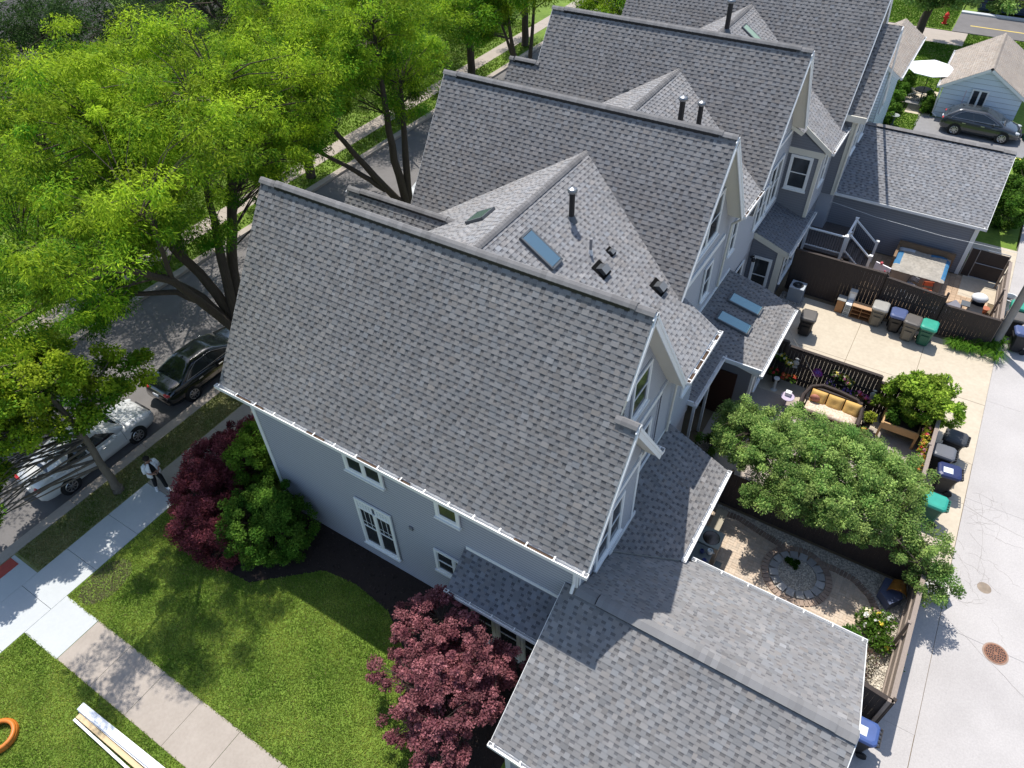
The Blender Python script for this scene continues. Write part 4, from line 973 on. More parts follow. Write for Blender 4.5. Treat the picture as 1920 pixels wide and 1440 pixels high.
# shrubs beside the house corner
far_tree("leafy locust tree on the far side between the second and third roofs", -31.1, 35.0, 10.0, 4.0, 40, 130)
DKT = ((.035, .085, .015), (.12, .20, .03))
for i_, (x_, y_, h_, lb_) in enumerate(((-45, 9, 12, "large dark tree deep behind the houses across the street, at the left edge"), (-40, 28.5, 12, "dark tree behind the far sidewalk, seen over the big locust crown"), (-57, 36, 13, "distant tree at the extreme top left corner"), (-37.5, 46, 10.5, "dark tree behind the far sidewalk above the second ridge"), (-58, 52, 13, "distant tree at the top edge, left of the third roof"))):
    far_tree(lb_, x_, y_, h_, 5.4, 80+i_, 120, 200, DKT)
def shrub(name, label, cat, base, lobes, n, per, size, cols, seed, group=None, rad=(.16, .28), asp=.5, droop=0., flat=.9, shell=.75, stem=.03, yellow_top=0.2):
    rg_ = random.Random(seed); st = []
    for _ in range(7):
        l = rg_.choice(lobes); st.append([(base[0]+rg_.uniform(-.1, .1), base[1]+rg_.uniform(-.1, .1), base[2]-.03, stem), ((base[0]+l[0])/2, (base[1]+l[1])/2, base[2]+(l[2]-base[2])*.6, stem*.7), (l[0], l[1], l[2], stem*.4)])
    return tree(name, label, base, st, lobes, n, per, size, cols, rad=rad, seed=seed, cat=cat, group=group, droop=droop, asp=asp, flat=flat, trunk_r=stem, twigs=True, shell=shell, yellow_top=yellow_top)
BARB = ((.14, .035, .045), (.38, .11, .13))
shrub("barberry_shrub", "dark red barberry shrub, the large one beside the sidewalk and lawn", "shrub", (-16.7, 6.6, 0), [(-17.2, 6.9, .9, 1.1, 1.1, .95), (-16.5, 6.0, .8, 1.1, .9, .85), (-17.9, 7.8, .95, 1.0, 1.1, .95), (-17.6, 8.3, 1.0, .8, .7, .9), (-15.5, 5.75, .75, .9, .7, .75)], 330, 200, .09, BARB, 51, rad=(.18, .3), asp=.35, droop=-.6)
shrub("barberry_shrub", "smaller dark red barberry shrub by the black iron fence", "shrub", (-18.0, 9.2, 0), [(-18.0, 9.2, .75, .9, .9, .8), (-17.9, 10.0, .7, .7, .8, .7)], 90, 170, .11, BARB, 52, rad=(.16, .28), asp=.35, droop=-.6)
GRN = ((.04, .11, .012), (.13, .24, .03))
shrub("green_shrub", "round dark green shrub against the side wall, right of the red one", "shrub", (-14.3, 6.9, 0), [(-14.4, 6.8, 1.05, 1.35, 1.25, 1.05), (-13.8, 7.2, 1.0, 1.1, 1.1, 1.0), (-15.1, 6.9, 1.0, .9, 1.0, 1.0), (-14.4, 7.6, 1.5, .9, .7, .9)], 300, 220, .065, ((.045, .13, .014), (.17, .30, .04)), 53, rad=(.15, .26), asp=.6)
shrub("green_shrub", "smaller green shrub behind the round one at the front corner of the house", "shrub", (-16.5, 8.9, 0), [(-16.5, 8.5, 1.35, .85, .75, 1.0), (-16.9, 9.4, 1.2, .9, .8, 1.0), (-15.9, 9.2, 1.2, .6, .8, 1.0)], 190, 190, .07, ((.07, .16, .015), (.22, .36, .04)), 54, rad=(.15, .26), asp=.6)
# japanese maple
JM = ((.16, .052, .065), (.45, .19, .20))
tree("japanese_maple", "purple red japanese maple in front of the side entry roof", (-5.9, 5.9, 0),
     [[(-5.9, 5.9, -.05, .12), (-5.9, 5.9, .6, .10)], [(-5.9, 5.9, .5, .07), (-6.5, 6.4, 1.6, .05), (-7.0, 6.8, 2.4, .02)], [(-5.9, 5.9, .5, .07), (-5.7, 5.2, 1.6, .05), (-5.5, 4.6, 2.2, .02)], [(-5.9, 5.9, .55, .07), (-5.4, 6.3, 1.7, .05), (-5.1, 6.6, 2.4, .02)], [(-5.9, 5.9, .5, .06), (-6.5, 5.3, 1.5, .04), (-7.0, 5.0, 2.0, .02)]],
     [(-6.9, 6.9, 2.3, 1.05, .85, .7), (-5.9, 6.2, 2.6, 1.1, 1.0, .7), (-5.2, 6.4, 2.3, .7, .7, .6), (-5.7, 4.9, 2.1, .85, .95, .75), (-7.3, 6.0, 1.9, .8, .7, .7), (-6.3, 5.3, 2.2, .9, .9, .7), (-5.2, 4.2, 1.7, .7, .8, .7), (-5.0, 5.5, 2.2, .6, .7, .6), (-4.6, 7.0, 2.0, .5, .45, .35), (-8.0, 6.7, 2.1, .45, .4, .35), (-7.8, 5.2, 1.4, .5, .5, .4), (-5.2, 3.4, 1.3, .6, .5, .4), (-6.6, 4.3, 1.3, .6, .5, .5)],
     620, 150, .062, JM, seed=61, rad=(.11, .22), asp=.7, droop=.1, trunk_r=.11, shell=.6, flat=.6)
# apple-like tree in the middle yard
YT = ((.11, .23, .05), (.40, .52, .15))
tree("yard_tree", "spreading leafy green tree over the middle back yard fence", (.6, 17.2, 0),
     [[(.6, 17.2, -.05, .17), (.6, 17.2, 1.2, .14)], [(.6, 17.2, 1.1, .10), (-.8, 17.2, 2.2, .07), (-2.3, 17.3, 2.9, .03)], [(.6, 17.2, 1.1, .10), (1.6, 16.8, 2.2, .07), (2.9, 16.4, 2.6, .03)], [(.6, 17.2, 1.1, .09), (.5, 18.0, 2.4, .06), (.4, 18.8, 3.1, .03)], [(.6, 17.2, 1.1, .08), (.3, 16.0, 2.2, .06), (.1, 15.4, 2.8, .02)], [(1.6, 16.8, 2.2, .05), (3.0, 15.8, 2.3, .03), (4.4, 15.3, 1.7, .015)]],
     [(-1.9, 17.2, 2.7, 1.3, 1.3, .75), (-.5, 16.7, 3.0, 1.5, 1.4, .85), (1.1, 17.3, 3.0, 1.6, 1.5, .85), (.3, 15.6, 2.8, 1.4, .9, .7), (2.3, 17.0, 2.7, 1.1, 1.3, .7), (-.6, 18.2, 2.8, 1.3, .9, .7), (1.9, 15.9, 2.4, 1.0, .8, .7), (3.6, 16.0, 2.2, 1.0, .7, .6), (4.3, 15.5, 1.6, .7, .65, .6), (-2.6, 18.0, 2.5, .9, .9, .6), (2.6, 18.2, 2.5, .9, .8, .6), (1.0, 18.6, 2.8, 1.0, .8, .6), (-.6, 15.4, 2.4, 1.0, .8, .6)],
     950, 240, .07, YT, seed=62, rad=(.16, .3), asp=.5, droop=.1, trunk_r=.15, shell=.25, flat=.9)
shrub("climbing_shrub", "bright lime green shrub spilling over the fence corner toward the parking pad", "shrub", (2.9, 22.9, 0), [(2.3, 23.2, 1.9, .8, .7, .5), (3.0, 23.5, 1.9, .7, .6, .5), (3.4, 22.7, 1.8, .6, .6, .5), (2.7, 22.6, 1.7, .6, .5, .4), (1.8, 23.3, 1.7, .4, .4, .3)], 130, 150, .11, ((.12, .24, .02), (.40, .54, .07)), 63, rad=(.15, .26), asp=.5)
shrub("hedge_bush", "dark green leafy bush at the right edge beyond the far garage", "shrub", (4.2, 41.6, 0), [(4.1, 40.2, .9, .7, 1.0, .8), (4.2, 42.0, 1.0, .7, 1.2, .9), (4.3, 44.0, 1.1, .8, 1.2, 1.0)], 130, 170, .12, GRN, 64, rad=(.2, .35), asp=.6)
shrub("garden_bush", "dark green bushes along the white house wall by the patio umbrella", "shrub", (-3.6, 53.5, 0), [(-3.6, 52.0, .6, .4, .9, .6), (-3.6, 54.0, .7, .45, 1.0, .7), (-3.6, 56.0, .7, .4, .9, .7)], 90, 120, .12, GRN, 65, rad=(.2, .35), asp=.6)
shrub("garden_bush", "round green bush at the corner of the white garage", "shrub", (-1.8, 53.0, 0), [(-1.75, 52.9, .6, .35, .6, .6)], 30, 120, .12, ((.05, .13, .015), (.14, .26, .03)), 66, rad=(.18, .3), asp=.6)
shrub("garden_bush", "small dark bush in the shade behind the far garage roof", "shrub", (-3.9, 50.2, 0), [(-3.8, 50.4, .4, .5, .9, .4)], 40, 120, .12, GRN, 67, rad=(.18, .3), asp=.6)
far = tree("shade_tree", "green tree leaning over the curved walk beside the cross street", (-4.8, 66.4, 0),
     [[(-4.8, 66.4, -.1, .35), (-4.4, 66.8, 3.0, .25), (-4.0, 67.2, 5.5, .12)]], [(-4.9, 65.5, 3.6, 1.8, 1.5, 1.0), (-2.6, 66.3, 3.4, 1.5, 1.3, .8), (.4, 67, 3.1, 1.5, 1.1, .6), (2.0, 67.5, 3.2, 1.1, 1.0, .6), (-4.0, 67, 7.2, 2.8, 2.6, 1.5)], 130, 200, .24, YT, seed=68, asp=.45, trunk_r=.3, rad=(.4, .7))
# ornamental grass at the foot of the pole
def tufts(label, x0, x1, y0, y1, n, h, seed, col=((.05, .15, .01), (.16, .32, .03))):
    g = np.random.default_rng(seed); e = empty("daylily_clump", ((x0+x1)/2, (y0+y1)/2, 0), label, "plant")
    V = []; C = []
    for _ in range(n):
        cx_, cy_ = g.uniform(x0, x1), g.uniform(y0, y1); m = 34
        a = g.uniform(0, 2*math.pi, m); L = g.uniform(h*.6, h*1.2, m)
        d = np.column_stack([np.cos(a), np.sin(a), np.zeros(m)]); s = np.column_stack([-np.sin(a), np.cos(a), np.zeros(m)])*.012
        b = np.array([cx_, cy_, 0])-np.array(e.location); mid = b+d*L[:, None]*.35+np.array([0, 0, 1])*L[:, None]*.8; tip = b+d*L[:, None]*.95+np.array([0, 0, 1])*L[:, None]*.45
        V.append(np.stack([b-s, b+s, mid+s, mid-s, mid-s, mid+s, tip+s*.2, tip-s*.2], 1).reshape(-1, 3)); t = g.uniform(0, 1, (m, 1)); c = np.array(col[0])*(1-t)+np.array(col[1])*t; C.append(np.repeat(c, 2, 0))
    V = np.concatenate(V); np_mesh("leaves", V, len(V)//4, M_LEAF, np.concatenate(C), e)
    return e
tufts("strappy green daylily clump along the foot of the fence by the parking pad", 3.0, 4.2, 28.9, 29.25, 14, .42, 71)
tufts("strappy green daylily clump round the base of the utility pole", 4.3, 5.1, 28.9, 30.4, 20, .5, 72)
# ================================================================ fences, yards
def board_fence(name, label, a, b, h, m=M_FENCE, bw=.14, gap=.004, rails_side=1, group="dark board fences of the back yards", cap=True, cap_m=None, posts=True, z0=0.0, th=.02, h2=None, postw=.09, seed=1):
    a, b = Vector((*a, z0)), Vector((*b, z0)); d = b-a; L = d.length; x = d/L; n_ = Vector((-x.y, x.x, 0))*rails_side; rz = math.atan2(x.y, x.x)
    rg = random.Random(seed)
    e = empty(name, (a+b)/2, label, "fence", group)
    mb = MB(); t = 0.0
    while t < L-.02:
        w = min(bw-gap, L-t); hh = (h if h2 is None else h+(h2-h)*t/L)+rg.uniform(-.006, .006); c = a+x*(t+w/2)
        mb.obox((c.x, c.y, z0+hh/2), (w, th, hh), rz=rz); t += bw+(rg.uniform(0, .012) if gap > .01 else 0)
    mb.build("boards", m, e)
    rb = MB()
    for zr_ in (.3, h*.55, h-.12):
        p, q = a+n_*.035+Vector((0, 0, zr_)), b+n_*.035+Vector((0, 0, zr_)); rb.bar(p, q, .04, .085)
    rb.build("rails", m, e)
    if posts:
        k = max(1, round(L/2.3))
        for i in range(k+1):
            p = a+x*(L*i/k)+n_*.1; o = MB(); o.obox((p.x, p.y, z0+(h+.06)/2), (postw, postw, h+.06), rz=rz); o.build("post", m, e)
    if cap:
        c = MB(); c.bar(a+n_*.03+Vector((0, 0, max(h, h2 or h)+.012)), b+n_*.03+Vector((0, 0, (h2 or h)+.012)), .13, .03); c.build("cap_rail", cap_m or m, e)
    return e
board_fence("board_fence", "dark board fence between the brick patio and the yard with the sofa", (-4.1, 16.3), (4.0, 16.3), 1.62, seed=1, rails_side=1, cap=False)
board_fence("board_fence", "bleached grey brown fence along the alley beside the brick patio", (4.02, 16.25), (3.98, 11.2), 1.65, M_FENCE_L, seed=2, rails_side=-1)
board_fence("board_fence", "short dark fence return beside the blue lidded bin at the garage", (3.98, 11.2), (2.9, 11.35), 1.65, seed=3, rails_side=-1)
board_fence("board_fence", "dark fence with see-through gaps behind the wicker sofa", (-3.9, 23.45), (-2.35, 23.45), 1.95, seed=4, gap=.005, rails_side=-1)
board_fence("board_fence", "dark gate fence with hanging flowers over the wicker sofa", (-2.3, 23.42), (1.15, 23.42), 1.8, seed=5, gap=.005, rails_side=-1)
board_fence("board_fence", "low dark fence behind the raised wooden planter box", (1.2, 23.4), (3.35, 23.3), 1.55, seed=6, gap=.005, rails_side=-1)
board_fence("board_fence", "bleached fence along the alley with a flower trough on its inner side", (3.37, 23.3), (3.35, 16.45), 1.55, M_FENCE_L, seed=7, rails_side=-1)
board_fence("board_fence", "tall dark fence behind the old furniture, next to the house", (-3.9, 29.6), (-.05, 29.6), 2.15, seed=8, rails_side=1, bw=.15)
board_fence("board_fence", "lower dark fence behind the row of bins at the parking pad", (0.0, 29.6), (2.4, 29.55), 2.0, seed=9, h2=1.85, rails_side=1)
board_fence("board_fence", "lowest fence piece beside the utility pole and daylilies", (2.45, 29.55), (4.6, 29.55), 1.5, seed=10, rails_side=1)
board_fence("board_fence", "leaning weathered fence along the alley beside the grill", (4.62, 29.6), (4.5, 34.4), 1.45, M_FENCE_L, seed=11, rails_side=1)
# open gate with pipe frame near the garage corner
e = empty("yard_gate", (3.6, 34.6, 0), "black board gate with bare pipe frame at the far garage corner", "gate")
mb = MB(); mb.box(2.85, 34.7, .05, 4.4, 34.74, 1.5); mb.build("panel", M_FENCE, e)
mb = MB()
for a, b in (((2.85, .1), (2.85, 1.6)), ((3.2, .1), (3.2, 1.6)), ((4.4, .1), (4.4, 1.6)), ((3.2, .1), (4.4, .1)), ((3.2, .85), (4.4, .85)), ((3.2, 1.6), (4.4, 1.6)), ((2.85, 1.55), (3.2, 1.55))):
    mb.tube([(a[0], 34.66, a[1]), (b[0], 34.66, b[1])], .02, 6)
mb.build("pipe_frame", mat("galvanised", (.35, .35, .36), .45, metal=.6), e)
# iron fence at sidewalk
e = empty("iron_fence", (-18.6, 10, 0), "black iron picket fence between the sidewalk and the red shrubs", "fence")
mb = MB()
for i in range(34): y = 8.9+i*.12; mb.box(-18.61, y-.009, 0, -18.592, y+.009, 1.0)
mb.build("pickets", M_BLACK, e)
mb = MB(); mb.box(-18.615, 8.85, .82, -18.585, 13, .85); mb.box(-18.615, 8.85, .12, -18.585, 13, .15); mb.build("rails", M_BLACK, e)
for y in (8.85, 10.9, 12.95):
    mb = MB(); mb.box(-18.63, y-.03, 0, -18.57, y+.03, 1.1); mb.ball((-18.6, y, 1.13), .04); mb.build("post", M_BLACK, e)

# ---------------------------------------------------------------- wheeled bins
M_TXT = mat("bin_sticker", (.62, .66, .70), .6)
def bin_(x, y, rz, label, body, lid, lid_c2=None, sticker=False, h=1.02, w=.60, d=.68, rough=.5, bar=True):
    e = empty("wheeled_bin", (x, y, 0), label, "bin", "wheeled rubbish bins", rz)
    mb = ML()
    def ring(z, s, t): return [(-w/2*s, -d/2*t, z), (w/2*s, -d/2*t, z), (w/2*s, d/2*t, z), (-w/2*s, d/2*t, z)]
    def octo(z, s, t, r=.07):
        a, b = w/2*s, d/2*t
        return [(-a+r, -b, z), (a-r, -b, z), (a, -b+r, z), (a, b-r, z), (a-r, b, z), (-a+r, b, z), (-a, b-r, z), (-a, -b+r, z)]
    lv = [(.06, .74, .68), (.55, .86, .85), (.80, .93, .92), (.84, 1.0, 1.0), (h-.08, 1.0, 1.02)]
    vs = []; [vs.extend(octo(*q)) for q in lv]
    fs = [(i*8+k, i*8+(k+1) % 8, (i+1)*8+(k+1) % 8, (i+1)*8+k) for i in range(len(lv)-1) for k in range(8)]+[tuple(range(8))[::-1], tuple(range(len(lv)*8-8, len(lv)*8))]
    mb.add(vs, fs)
    mb.add([(-w*.22, -d/2*.86-.012, .18), (w*.22, -d/2*.86-.012, .18), (w*.26, -d/2*.96-.01, .6), (-w*.26, -d/2*.96-.01, .6)], [(0, 1, 2, 3)])
    mb.box(-w*.32, -d/2*1.0-.03, .78, w*.32, -d/2+.02, .82)
    mb.build("body", body, e)
    l = ML(); vs = []
    for z, s, t, o in ((h-.09, 1.08, 1.07, 0), (h-.03, 1.10, 1.10, 0), (h+.02, 1.02, 1.02, 0), (h+.045, .82, .84, 0)): vs.extend(octo(z, s, t, .08))
    l.add(vs, [(i*8+k, i*8+(k+1) % 8, (i+1)*8+(k+1) % 8, (i+1)*8+k) for i in range(3) for k in range(8)]+[tuple(range(8))[::-1], tuple(range(24, 32))])
    lo = l.build("lid", lid, e)
    if sticker:
        s = ML(); s.box(-w*.12, -d*.32, h+.047, w*.30, d*.12, h+.051); s.build("sticker", M_TXT, lo)
    hb = ML(); hb.tube([(-w*.42, d/2+.0, h-.12), (-w*.42, d/2+.09, h-.04), (w*.42, d/2+.09, h-.04), (w*.42, d/2, h-.12)], .016, 6)
    for k in range(5): hb.box(-w*.4+k*w*.2-.02, d/2-.0, h-.1, -w*.4+k*w*.2+.02, d/2+.08, h-.02)
    hb.build("handle", body, e)
    for s in (-1, 1):
        wl_ = ML(); wl_.tube([(s*w*.36, d*.36, .13), (s*w*.47, d*.36, .13)], .13, 14); wl_.build("wheel", M_RUBBER, e)
    return e
B_GREY = mat("bin_taupe", (.13, .12, .10), .5, .2, 3); B_BLK = mat("bin_black", (.018, .018, .02), .45); B_DG = mat("bin_dark_green", (.015, .10, .065), .45)
L_GREY = mat("lid_pale", (.34, .33, .30), .5, .25, 4); L_BLUE = mat("lid_blue", (.07, .10, .22), .5, .35, 6); L_BLUE2 = mat("lid_royal_blue", (.06, .11, .30), .5, .35, 6); L_GRN = mat("lid_green", (.03, .32, .22), .5, .35, 6); L_TEAL = mat("lid_teal", (.03, .33, .25), .45, .3, 5)
L_BLK = mat("lid_black", (.05, .052, .058), .4, .3, 6); L_DG = mat("lid_dark_grey", (.11, .10, .09), .5, .2, 4); L_NAVY = mat("lid_navy", (.02, .03, .10), .4)
bin_(.22, 28.95, 0, "taupe bin with a pale grey lid beside the shelf unit", B_GREY, L_GREY)
bin_(.98, 28.9, .05, "black bin with a blue lid in the row behind the parking pad", B_BLK, L_BLUE, h=.95)
bin_(1.58, 28.6, -.05, "brown grey bin with a dark lid between the blue and green lidded bins", B_GREY, L_DG)
bin_(2.22, 28.62, -.03, "green bin with a bright green lid at the end of the row", B_DG, L_GRN)
bin_(-2.25, 26.75, .1, "black bin with a dusty dark lid standing alone near the porch", B_BLK, L_DG)
bin_(4.1, 22.5, -1.62, "black bin with a wet looking lid nearest the fence corner on the alley", B_BLK, L_BLK)
bin_(3.85, 21.55, -1.57, "black bin with a smooth dark grey lid against the alley fence", B_BLK, mat("lid_slate", (.13, .135, .15), .45))
bin_(4.15, 20.72, -1.45, "black bin with a navy lid and white sticker on the alley", B_BLK, L_NAVY, sticker=True)
bin_(3.95, 19.15, -1.6, "low green bin with a teal lid half hidden by the tree on the alley", B_DG, L_TEAL)
bin_(3.62, 10.5, .35-1.9, "dark bin with a royal blue lid behind the light grey garage", B_BLK, L_BLUE2, sticker=True)
bin_(5.3, 31.9, -1.5, "green lidded bin partly hidden by the utility pole", B_DG, L_GRN)
bin_(5.2, 31.0, -1.5, "black bin with a grey lid just behind the utility pole", B_BLK, L_DG)
bin_(5.6, 30.1, -1.4, "black bin with a blue lid at the right edge past the utility pole", B_BLK, L_BLUE)
bin_(4.2, 51.6, 0, "dark green bin in the shade beside the white garage", B_DG, B_DG)
e = empty("round_tub", (4.95, 32.9, 0), "white rimmed tub lined with a black bag beside the far alley fence", "tub")
mb = MB(); mb.lathe((4.95, 32.9, 0), [(.22, 0), (.3, .6), (.33, .62), (.33, .66), (.29, .66), (.26, .45)], 20, cap=False); mb.build("tub", M_WHITE, e)
mb = MB(); mb.lathe((4.95, 32.9, .45), [(.27, 0), (.2, .03), (.1, -.02)], 16); mb.build("bag", M_BLACK, e)

# ---------------------------------------------------------------- old furniture on the parking pad
M_OAK = mat("oak_veneer", (.34, .17, .07), .55, .3, 5, stretch=(1, 1, 6)); M_OAKL = mat("light_oak", (.48, .30, .17), .55, .2, 5)
e = empty("shelf_unit", (-.45, 29.05, 0), "open wooden shelf unit with two bays standing on the parking pad", "shelf")
mb = MB(); mb.box(-.85, 28.88, 0, -.83, 29.25, .62); mb.box(-.46, 28.88, .02, -.44, 29.25, .60); mb.box(-.05, 28.88, 0, -.03, 29.25, .62); mb.build("side_panel", M_OAK, e)
mb = MB(); mb.box(-.87, 28.86, .62, -.01, 29.27, .65); mb.build("top", M_OAKL, e)
for z in (.02, .22, .42):
    for a in (-.83, -.44): mb = MB(); mb.box(a, 28.9, z, a+.38, 29.22, z+.02); mb.build("shelf", M_OAK, e)
mb = MB(); mb.box(-.83, 29.23, 0, -.05, 29.25, .62); mb.build("back_panel", M_OAK, e)
e = empty("bedside_cabinet", (-1.35, 29.1, 0), "small wooden cabinet, leftmost of the discarded furniture", "cabinet")
mb = MB(); mb.box(-1.52, 28.95, 0, -1.2, 29.35, .66); mb.build("carcass", M_OAK, e); mb = MB(); mb.box(-1.54, 28.93, .66, -1.18, 29.37, .69); mb.build("top", L_GREY, e)
e = empty("drawer_unit", (-1.0, 29.0, 0), "white plastic drawer unit between the wooden cabinet and shelf", "drawers")
mb = MB(); mb.box(-1.15, 28.9, 0, -.9, 29.25, .6); mb.build("frame", M_WHITE, e)
for z in (.05, .23, .41): mb = MB(); mb.box(-1.13, 28.88, z, -.92, 28.9, z+.14); mb.build("drawer", mat("smoky_plastic", (.2, .22, .23), .2), e)
e = empty("white_bin_box", (-1.0, 29.4, 0), "tall narrow white box leaning behind the drawer unit", "box")
mb = MB(); mb.box(-1.17, 29.3, 0, -.87, 29.55, 1.05); mb.build("body", mat("offwhite", (.6, .58, .54), .5, .2, 3), e); mb = MB(); mb.box(-1.12, 29.29, .1, -.92, 29.3, .95); mb.build("door", M_WHITE, e)
# air conditioner
e = empty("air_conditioner", (-3.3, 29.0, 0), "grey outdoor air conditioner unit on the gravel by the rear wall", "air conditioner")
mb = MB(); mb.box(-3.6, 28.72, 0, -3.0, 29.3, .72)
for k in range(12): mb.box(-3.615, 28.705, .06+k*.054, -2.985, 29.315, .085+k*.054)
mb.build("casing", mat("ac_grey", (.30, .33, .36), .5), e)
mb = MB(); mb.box(-3.62, 28.7, .72, -2.98, 29.32, .77); mb.build("top", mat("ac_top", (.42, .46, .50), .5), e)
mb = MB(); mb.lathe((-3.3, 29.0, .765), [(.23, .0), (.24, .012), (.21, .014)], 24); mb.build("fan_opening", M_BLACK, e)
mb = MB()
for r_ in (.06, .1, .14, .18, .22):
    pts_ = [(-3.3+r_*math.cos(t*math.pi/12), 29.0+r_*math.sin(t*math.pi/12), .795) for t in range(25)]; mb.tube(pts_, .005, 4, cap=False)
mb.lathe((-3.3, 29.0, .79), [(.05, 0), (.05, .015)], 12); mb.build("fan_guard", M_DGREY, e)
# hot tub with tarp
e = empty("hot_tub", (1.15, 33.3, 0), "square hot tub under a dirty grey and blue tarp against the garage wall", "hot tub")
mb = MB(); mb.box(.05, 32.25, 0, 2.2, 34.3, .85); mb.build("tub_side", mat("tub_side", (.26, .22, .18), .7, .4, 3), e)
g = np.random.default_rng(5); mb = MB(); nx = 26; vs = []
M_TARP = mat("tarp", (1, 1, 1), .6, .4, 3, .4, 8, attr=True)
for i in range(nx+1):
    for j in range(nx+1):
        x = .0+2.25*i/nx; y = 32.2+2.15*j/nx; z = .90+.035*math.sin(x*5+y*3)*math.sin(y*4)+g.uniform(-.012, .012)-(.05 if i in (0, nx) or j in (0, nx) else 0)
        vs.append((x, y, z))
fs = []
mb.v = vs
for i in range(nx):
    for j in range(nx):
        u, v = i/nx, j/nx
        blue = (u < .09 and .2 < v < .8) or (u > .91 and .1 < v < .85) or (.6 < u < .9 and v > .88)
        wh = (u < .28 and v > .82)
        mb.f.append([i*(nx+1)+j, (i+1)*(nx+1)+j, (i+1)*(nx+1)+j+1, i*(nx+1)+j+1]); t = g.uniform(.85, 1.1)
        mb.c.append((.04, .17, .33) if blue else (.5, .55, .6) if wh else (.37*t, .34*t, .29*t))
tp = mb.build("tarp", M_TARP, e, smooth=True)
mb = MB(); mb.box(-.1, 34.35, 0, 2.35, 34.5, 1.12); mb.box(-.12, 33.2, 0, .0, 34.35, .95); mb.build("wood_surround", mat("cedar", (.22, .14, .08), .8, .3, 4), e)
# deck and stairs
M_DECK = mat("deck_boards", (.14, .12, .11), .85, .3, 5)
e = empty("deck", (-3.0, 33.3, 0), "small raised deck with white railings against the far garage wall", "deck")
mb = MB()
for k in range(14): mb.box(-4.1+k*.14, 31.9, .9, -4.1+k*.14+.13, 34.7, .94)
mb.build("floor", M_DECK, e)
mb = MB(); mb.box(-4.1, 31.95, 0, -2.15, 32.0, .9); mb.box(-2.18, 32.0, 0, -2.13, 34.6, .9); mb.build("skirt", M_FENCE, e)
for k in range(4): mb = MB(); mb.box(-2.13+k*.28, 32.4, .62-k*.2, -2.13+(k+1)*.28, 33.8, .70-k*.2); mb.build("step", M_DECK, e)
for nm, pl in (("rail_front", [((-4.0, 31.95, 1.0), (-2.3, 31.95, 1.0))]), ("rail_stair_near", [((-2.2, 32.4, .95), (-1.0, 32.4, .0))]), ("rail_side", [((-2.25, 32.0, 1.0), (-2.2, 33.8, 1.0))]), ("rail_stair_far", [((-2.2, 33.8, .95), (-1.0, 33.8, .0))])):
    for a, b in pl:
        a, b = Vector(a), Vector(b); mb = MB()
        mb.bar(a+Vector((0, 0, .98)), b+Vector((0, 0, .98)), .09, .06); mb.bar(a+Vector((0, 0, .1)), b+Vector((0, 0, .1)), .05, .05); mb.build(nm, M_WHITE, e)
        bl = MB(); n_ = int((b-a).length/.11)
        for i in range(1, n_): p = a.lerp(b, i/n_); bl.tube([p+Vector((0, 0, .1)), p+Vector((0, 0, .95))], .009, 5)
        bl.build("balusters", M_BLACK, e)
for p in ((-4.0, 31.95, .9), (-2.25, 31.95, .9), (-2.2, 32.4, .9), (-2.2, 33.8, .9), (-1.0, 32.4, 0), (-1.0, 33.8, 0)):
    mb = MB(); mb.box(p[0]-.06, p[1]-.06, p[2]-.1, p[0]+.06, p[1]+.06, p[2]+1.12); mb.box(p[0]-.08, p[1]-.08, p[2]+1.12, p[0]+.08, p[1]+.08, p[2]+1.15); mb.build("post", M_WHITE, e)
tag(MB().tube([(-4.0, 34.3, 2.3), (-1.5, 34.2, 2.1), (1.5, 34.0, 2.1), (4.5, 33.6, 2.4)], .008, 5).build("overhead_wire", M_WHITE), "thin pale wire strung along the far garage wall", "wire")
# chairs, grill and clutter on the terrace
def fold_chair(x, y, rz, label, m):
    e = empty("folding_chair", (x, y, 0), label, "chair", "folding chairs by the hot tub", rz)
    mb = ML(); mb.obox((0, 0, .45), (.42, .40, .03)); mb.build("seat", m, e)
    mb = ML(); mb.obox((0, .22, .70), (.44, .02, .22)); mb.build("backrest", m, e)
    for s in (-1, 1):
        mb = ML(); mb.tube([(s*.2, -.25, 0), (s*.2, .24, .82)], .012, 6); mb.build("leg", M_BLACK, e)
        mb = ML(); mb.tube([(s*.18, .28, 0), (s*.18, -.15, .46)], .012, 6); mb.build("leg", M_BLACK, e)
    return e
fold_chair(1.75, 31.9, .3, "orange folding chair in front of the hot tub", mat("orange_seat", (.55, .13, .05), .5))
fold_chair(1.0, 32.0, -.4, "black and white patterned folding chair in front of the hot tub", mat("pattern_fabric", (.5, .5, .52), .7, 1.0, 30, dark=(.03, .03, .04)))
fold_chair(.1, 31.3, .2, "bare metal framed folding chair behind the tall dark fence", mat("tan_seat", (.4, .33, .25), .6))
e = empty("striped_lounger", (2.5, 31.2, 0), "striped cloth reclining chair on the brick terrace", "lounger")
mb = MB(); cs = []
for i in range(13):
    t = i/12; cs.append((2.1+t*1.0, 30.75+t*.75, .28+.38*max(0, t-.55)*1.6))
for a, b in zip(cs[:-1], cs[1:]):
    k = len(mb.f); mb.add([(a[0]+.16, a[1]-.2, a[2]), (b[0]+.16, b[1]-.2, b[2]), (b[0]-.16, b[1]+.2, b[2]), (a[0]-.16, a[1]+.2, a[2])], [(0, 1, 2, 3)], (.62, .62, .64) if k % 2 else (.16, .16, .2))
    mb.add([(a[0]+.16, a[1]-.2, a[2]-.02), (b[0]+.16, b[1]-.2, b[2]-.02), (b[0]-.16, b[1]+.2, b[2]-.02), (a[0]-.16, a[1]+.2, a[2]-.02)], [(0, 1, 2, 3)], (.4, .4, .4))
mb.build("cloth", M_TARP, e)
mb = MB()
